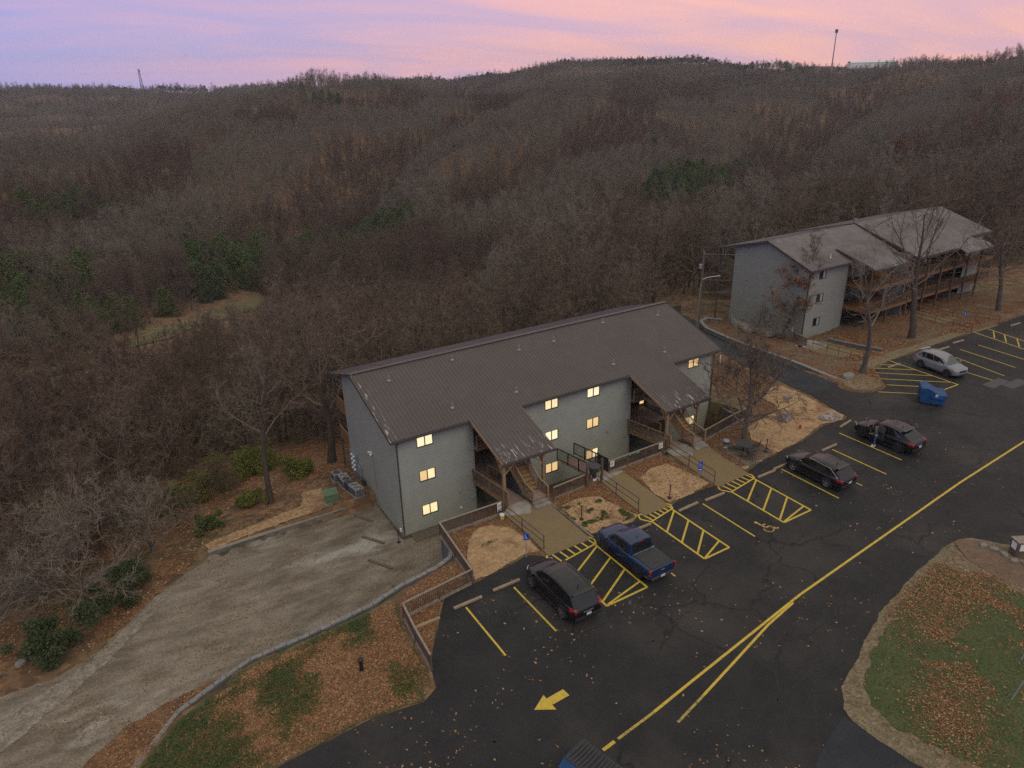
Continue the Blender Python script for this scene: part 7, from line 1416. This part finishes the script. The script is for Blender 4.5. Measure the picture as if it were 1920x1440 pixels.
leaf_mass('fallen_leaves', 15000, (41, 78, -7.6, 6), lambda x, y: (height(x, y) > -1.9)*(sdf(LOT, x, y) > .2)*(sdf(DRIVE, x, y) > .3)*np.clip((nn(x, y, 5, 21)-.45)*8, .03, 1)*np.where((y > -2.8) | (x < 47), 1, .1), lambda x, y: height(x, y), lift=.06, size=.09, pr=(.55, .35, .1))
YRD = [(0,5),(0,-8),(-5.5,-8.4),(-9.7,-8.0),(-12.0,-7.5),(-14.0,-7.0),(-16.5,-7.2),(-18.6,-8.0),(-20.8,-9.8),(-24,-13),(-30,-16),(-33,-14),(-28,-7),(-24,-2.5),(-19.5,-1),(-15,3.2)]
leaf_mass('fallen_leaves', 9000, (-26, -10, -17.5, -7), lambda x, y: (sdf(PAD, x, y) < .1)*np.clip((sdf(YRD, x, y)+.15)/.4, 0, 1)*(.3+.7*(nn(x, y, 1.2, 9) > .45)), lambda x, y: height(x, y), lift=.045)
# low green weeds in the bed beside the pickup
def weeds(name, n, box, dens, size, m_): 
    x = nr.uniform(box[0], box[1], n*6); y = nr.uniform(box[2], box[3], n*6); k = nr.random(n*6) < dens(x, y); x = x[k][:n]; y = y[k][:n]; T = TB(); T.leaves(np.stack([x, y, height(x, y)+.07+nr.random(len(x))*.07], 1), size*nr.uniform(.5, 1.3, len(x)), .3); return tag(obj(name, T.mesh(name, m_)), kind='stuff')
weeds('weeds', 2600, (8.2, 12.3, -11, -6), lambda x, y: inside(BEDS[1], x, y)*(nn(x, y, .55, 51) > .585), .06, M['cedar'])
weeds('weeds', 500, (1.5, 4, -10, -6.5), lambda x, y: np.exp(-((x-2.5)/.35)**2-((y+8.2)/.12)**2), .06, M['cedar_dark'])
weeds('grass_tufts', 22000, (-21, -4.5, -17, -8.6), lambda x, y: inside(LAWN, x, y)*np.clip((.50-nn(x, y, 2.2, 41)-.10*(x+9)/6)*6+np.exp(-((sdf([(a, b) for a, b in RW], x, y))/1.2)**2)*.6, .02, 1), .05, mat('grass_blade', (.05, .085, .016), (.075, .095, .024), 1, .9))
weeds('grass_tufts', 26000, (10.5, 27, -34, -25.4), lambda x, y: inside(ISG, x, y), .05, bpy.data.materials['grass_blade'])

# ================================================================== far landmarks and air
def ridge_at(x, y): return h1(x, y)
t = thing('lattice_mast', 'thin lattice tower on the far left skyline', 'radio mast', (138, 1425, ridge_at(138, 1425)+4)); Hm = 40
for sx, sy in ((-1,-1),(1,-1),(1,1),(-1,1)): mb = MB(); mb.tube([(sx*2.4,sy*2.4,0),(sx*.7,sy*.7,Hm)], .32, 4); mb.build('leg', M['greydk'], t)
mb = MB()
for k in range(12):
    z0, z1 = Hm*k/12, Hm*(k+1)/12; a0, a1 = 2.4-1.7*k/12, 2.4-1.7*(k+1)/12
    for p, q in (((-a0,-a0,z0),(a1,-a1,z1)),((a0,-a0,z0),(-a1,-a1,z1)),((-a0,a0,z0),(a1,a1,z1)),((-a0,-a0,z0),(-a1,a1,z1))): mb.bar(p, q, .2, .2)
tag(mb.build('bracing', M['greydk'], t), kind='stuff')
for a in (0, 2.1, 4.2): mb = MB(); mb.box(-.5,.5,-.3,.3,Hm-5,Hm-1.5); mb.v = [(x+1.6*math.cos(a), y+1.6*math.sin(a), z) for x, y, z in mb.v]; mb.build('antenna_panel', M['grey'], t)
t = thing('radio_mast', 'tall slim pole mast with antennas on the right ridge', 'radio mast', (750, 527, ridge_at(750, 527)))
mb = MB(); mb.tube([(0,0,0),(0,0,49)], [.75,.45], 8); mb.build('pole', M['grey'], t)
for a in (0, 1.57, 3.14, 4.71): mb = MB(); mb.box(-.45,.45,-.3,.3,45.5,49); mb.v = [(x+1.3*math.cos(a), y+1.3*math.sin(a), z) for x, y, z in mb.v]; mb.build('antenna_panel', M['greydk'], t)
t = thing('long_shed', 'long low white building among trees on the right ridge', 'building', (818, 525, ridge_at(818, 525)+5), R(-35))
mb = MB(); mb.box(-25,25,-6,6,0,6); mb.build('wall', M['white'], t); mb = MB(); mb.poly([(-25.5,-6.5,6),(25.5,-6.5,6),(25.5,0,8),(-25.5,0,8)]); mb.poly([(-25.5,0,8),(25.5,0,8),(25.5,6.5,6),(-25.5,6.5,6)]); mb.build('roof', M['white'], t)
mb = MB(); mb.box(-740, 1640, -340, 2100, -64, 84)
hz = mb.build('haze', bpy.data.materials.new('haze')); hm = hz.data.materials[0]; hm.use_nodes = True; t_ = hm.node_tree; t_.nodes.clear()
vo = t_.nodes.new('ShaderNodeVolumePrincipled'); vo.inputs['Density'].default_value = .00013; vo.inputs['Color'].default_value = (.86, .90, 1.0, 1); vo.inputs['Anisotropy'].default_value = .0
ou = t_.nodes.new('ShaderNodeOutputMaterial'); t_.links.new(vo.outputs[0], ou.inputs['Volume']); tag(hz, kind='stuff')
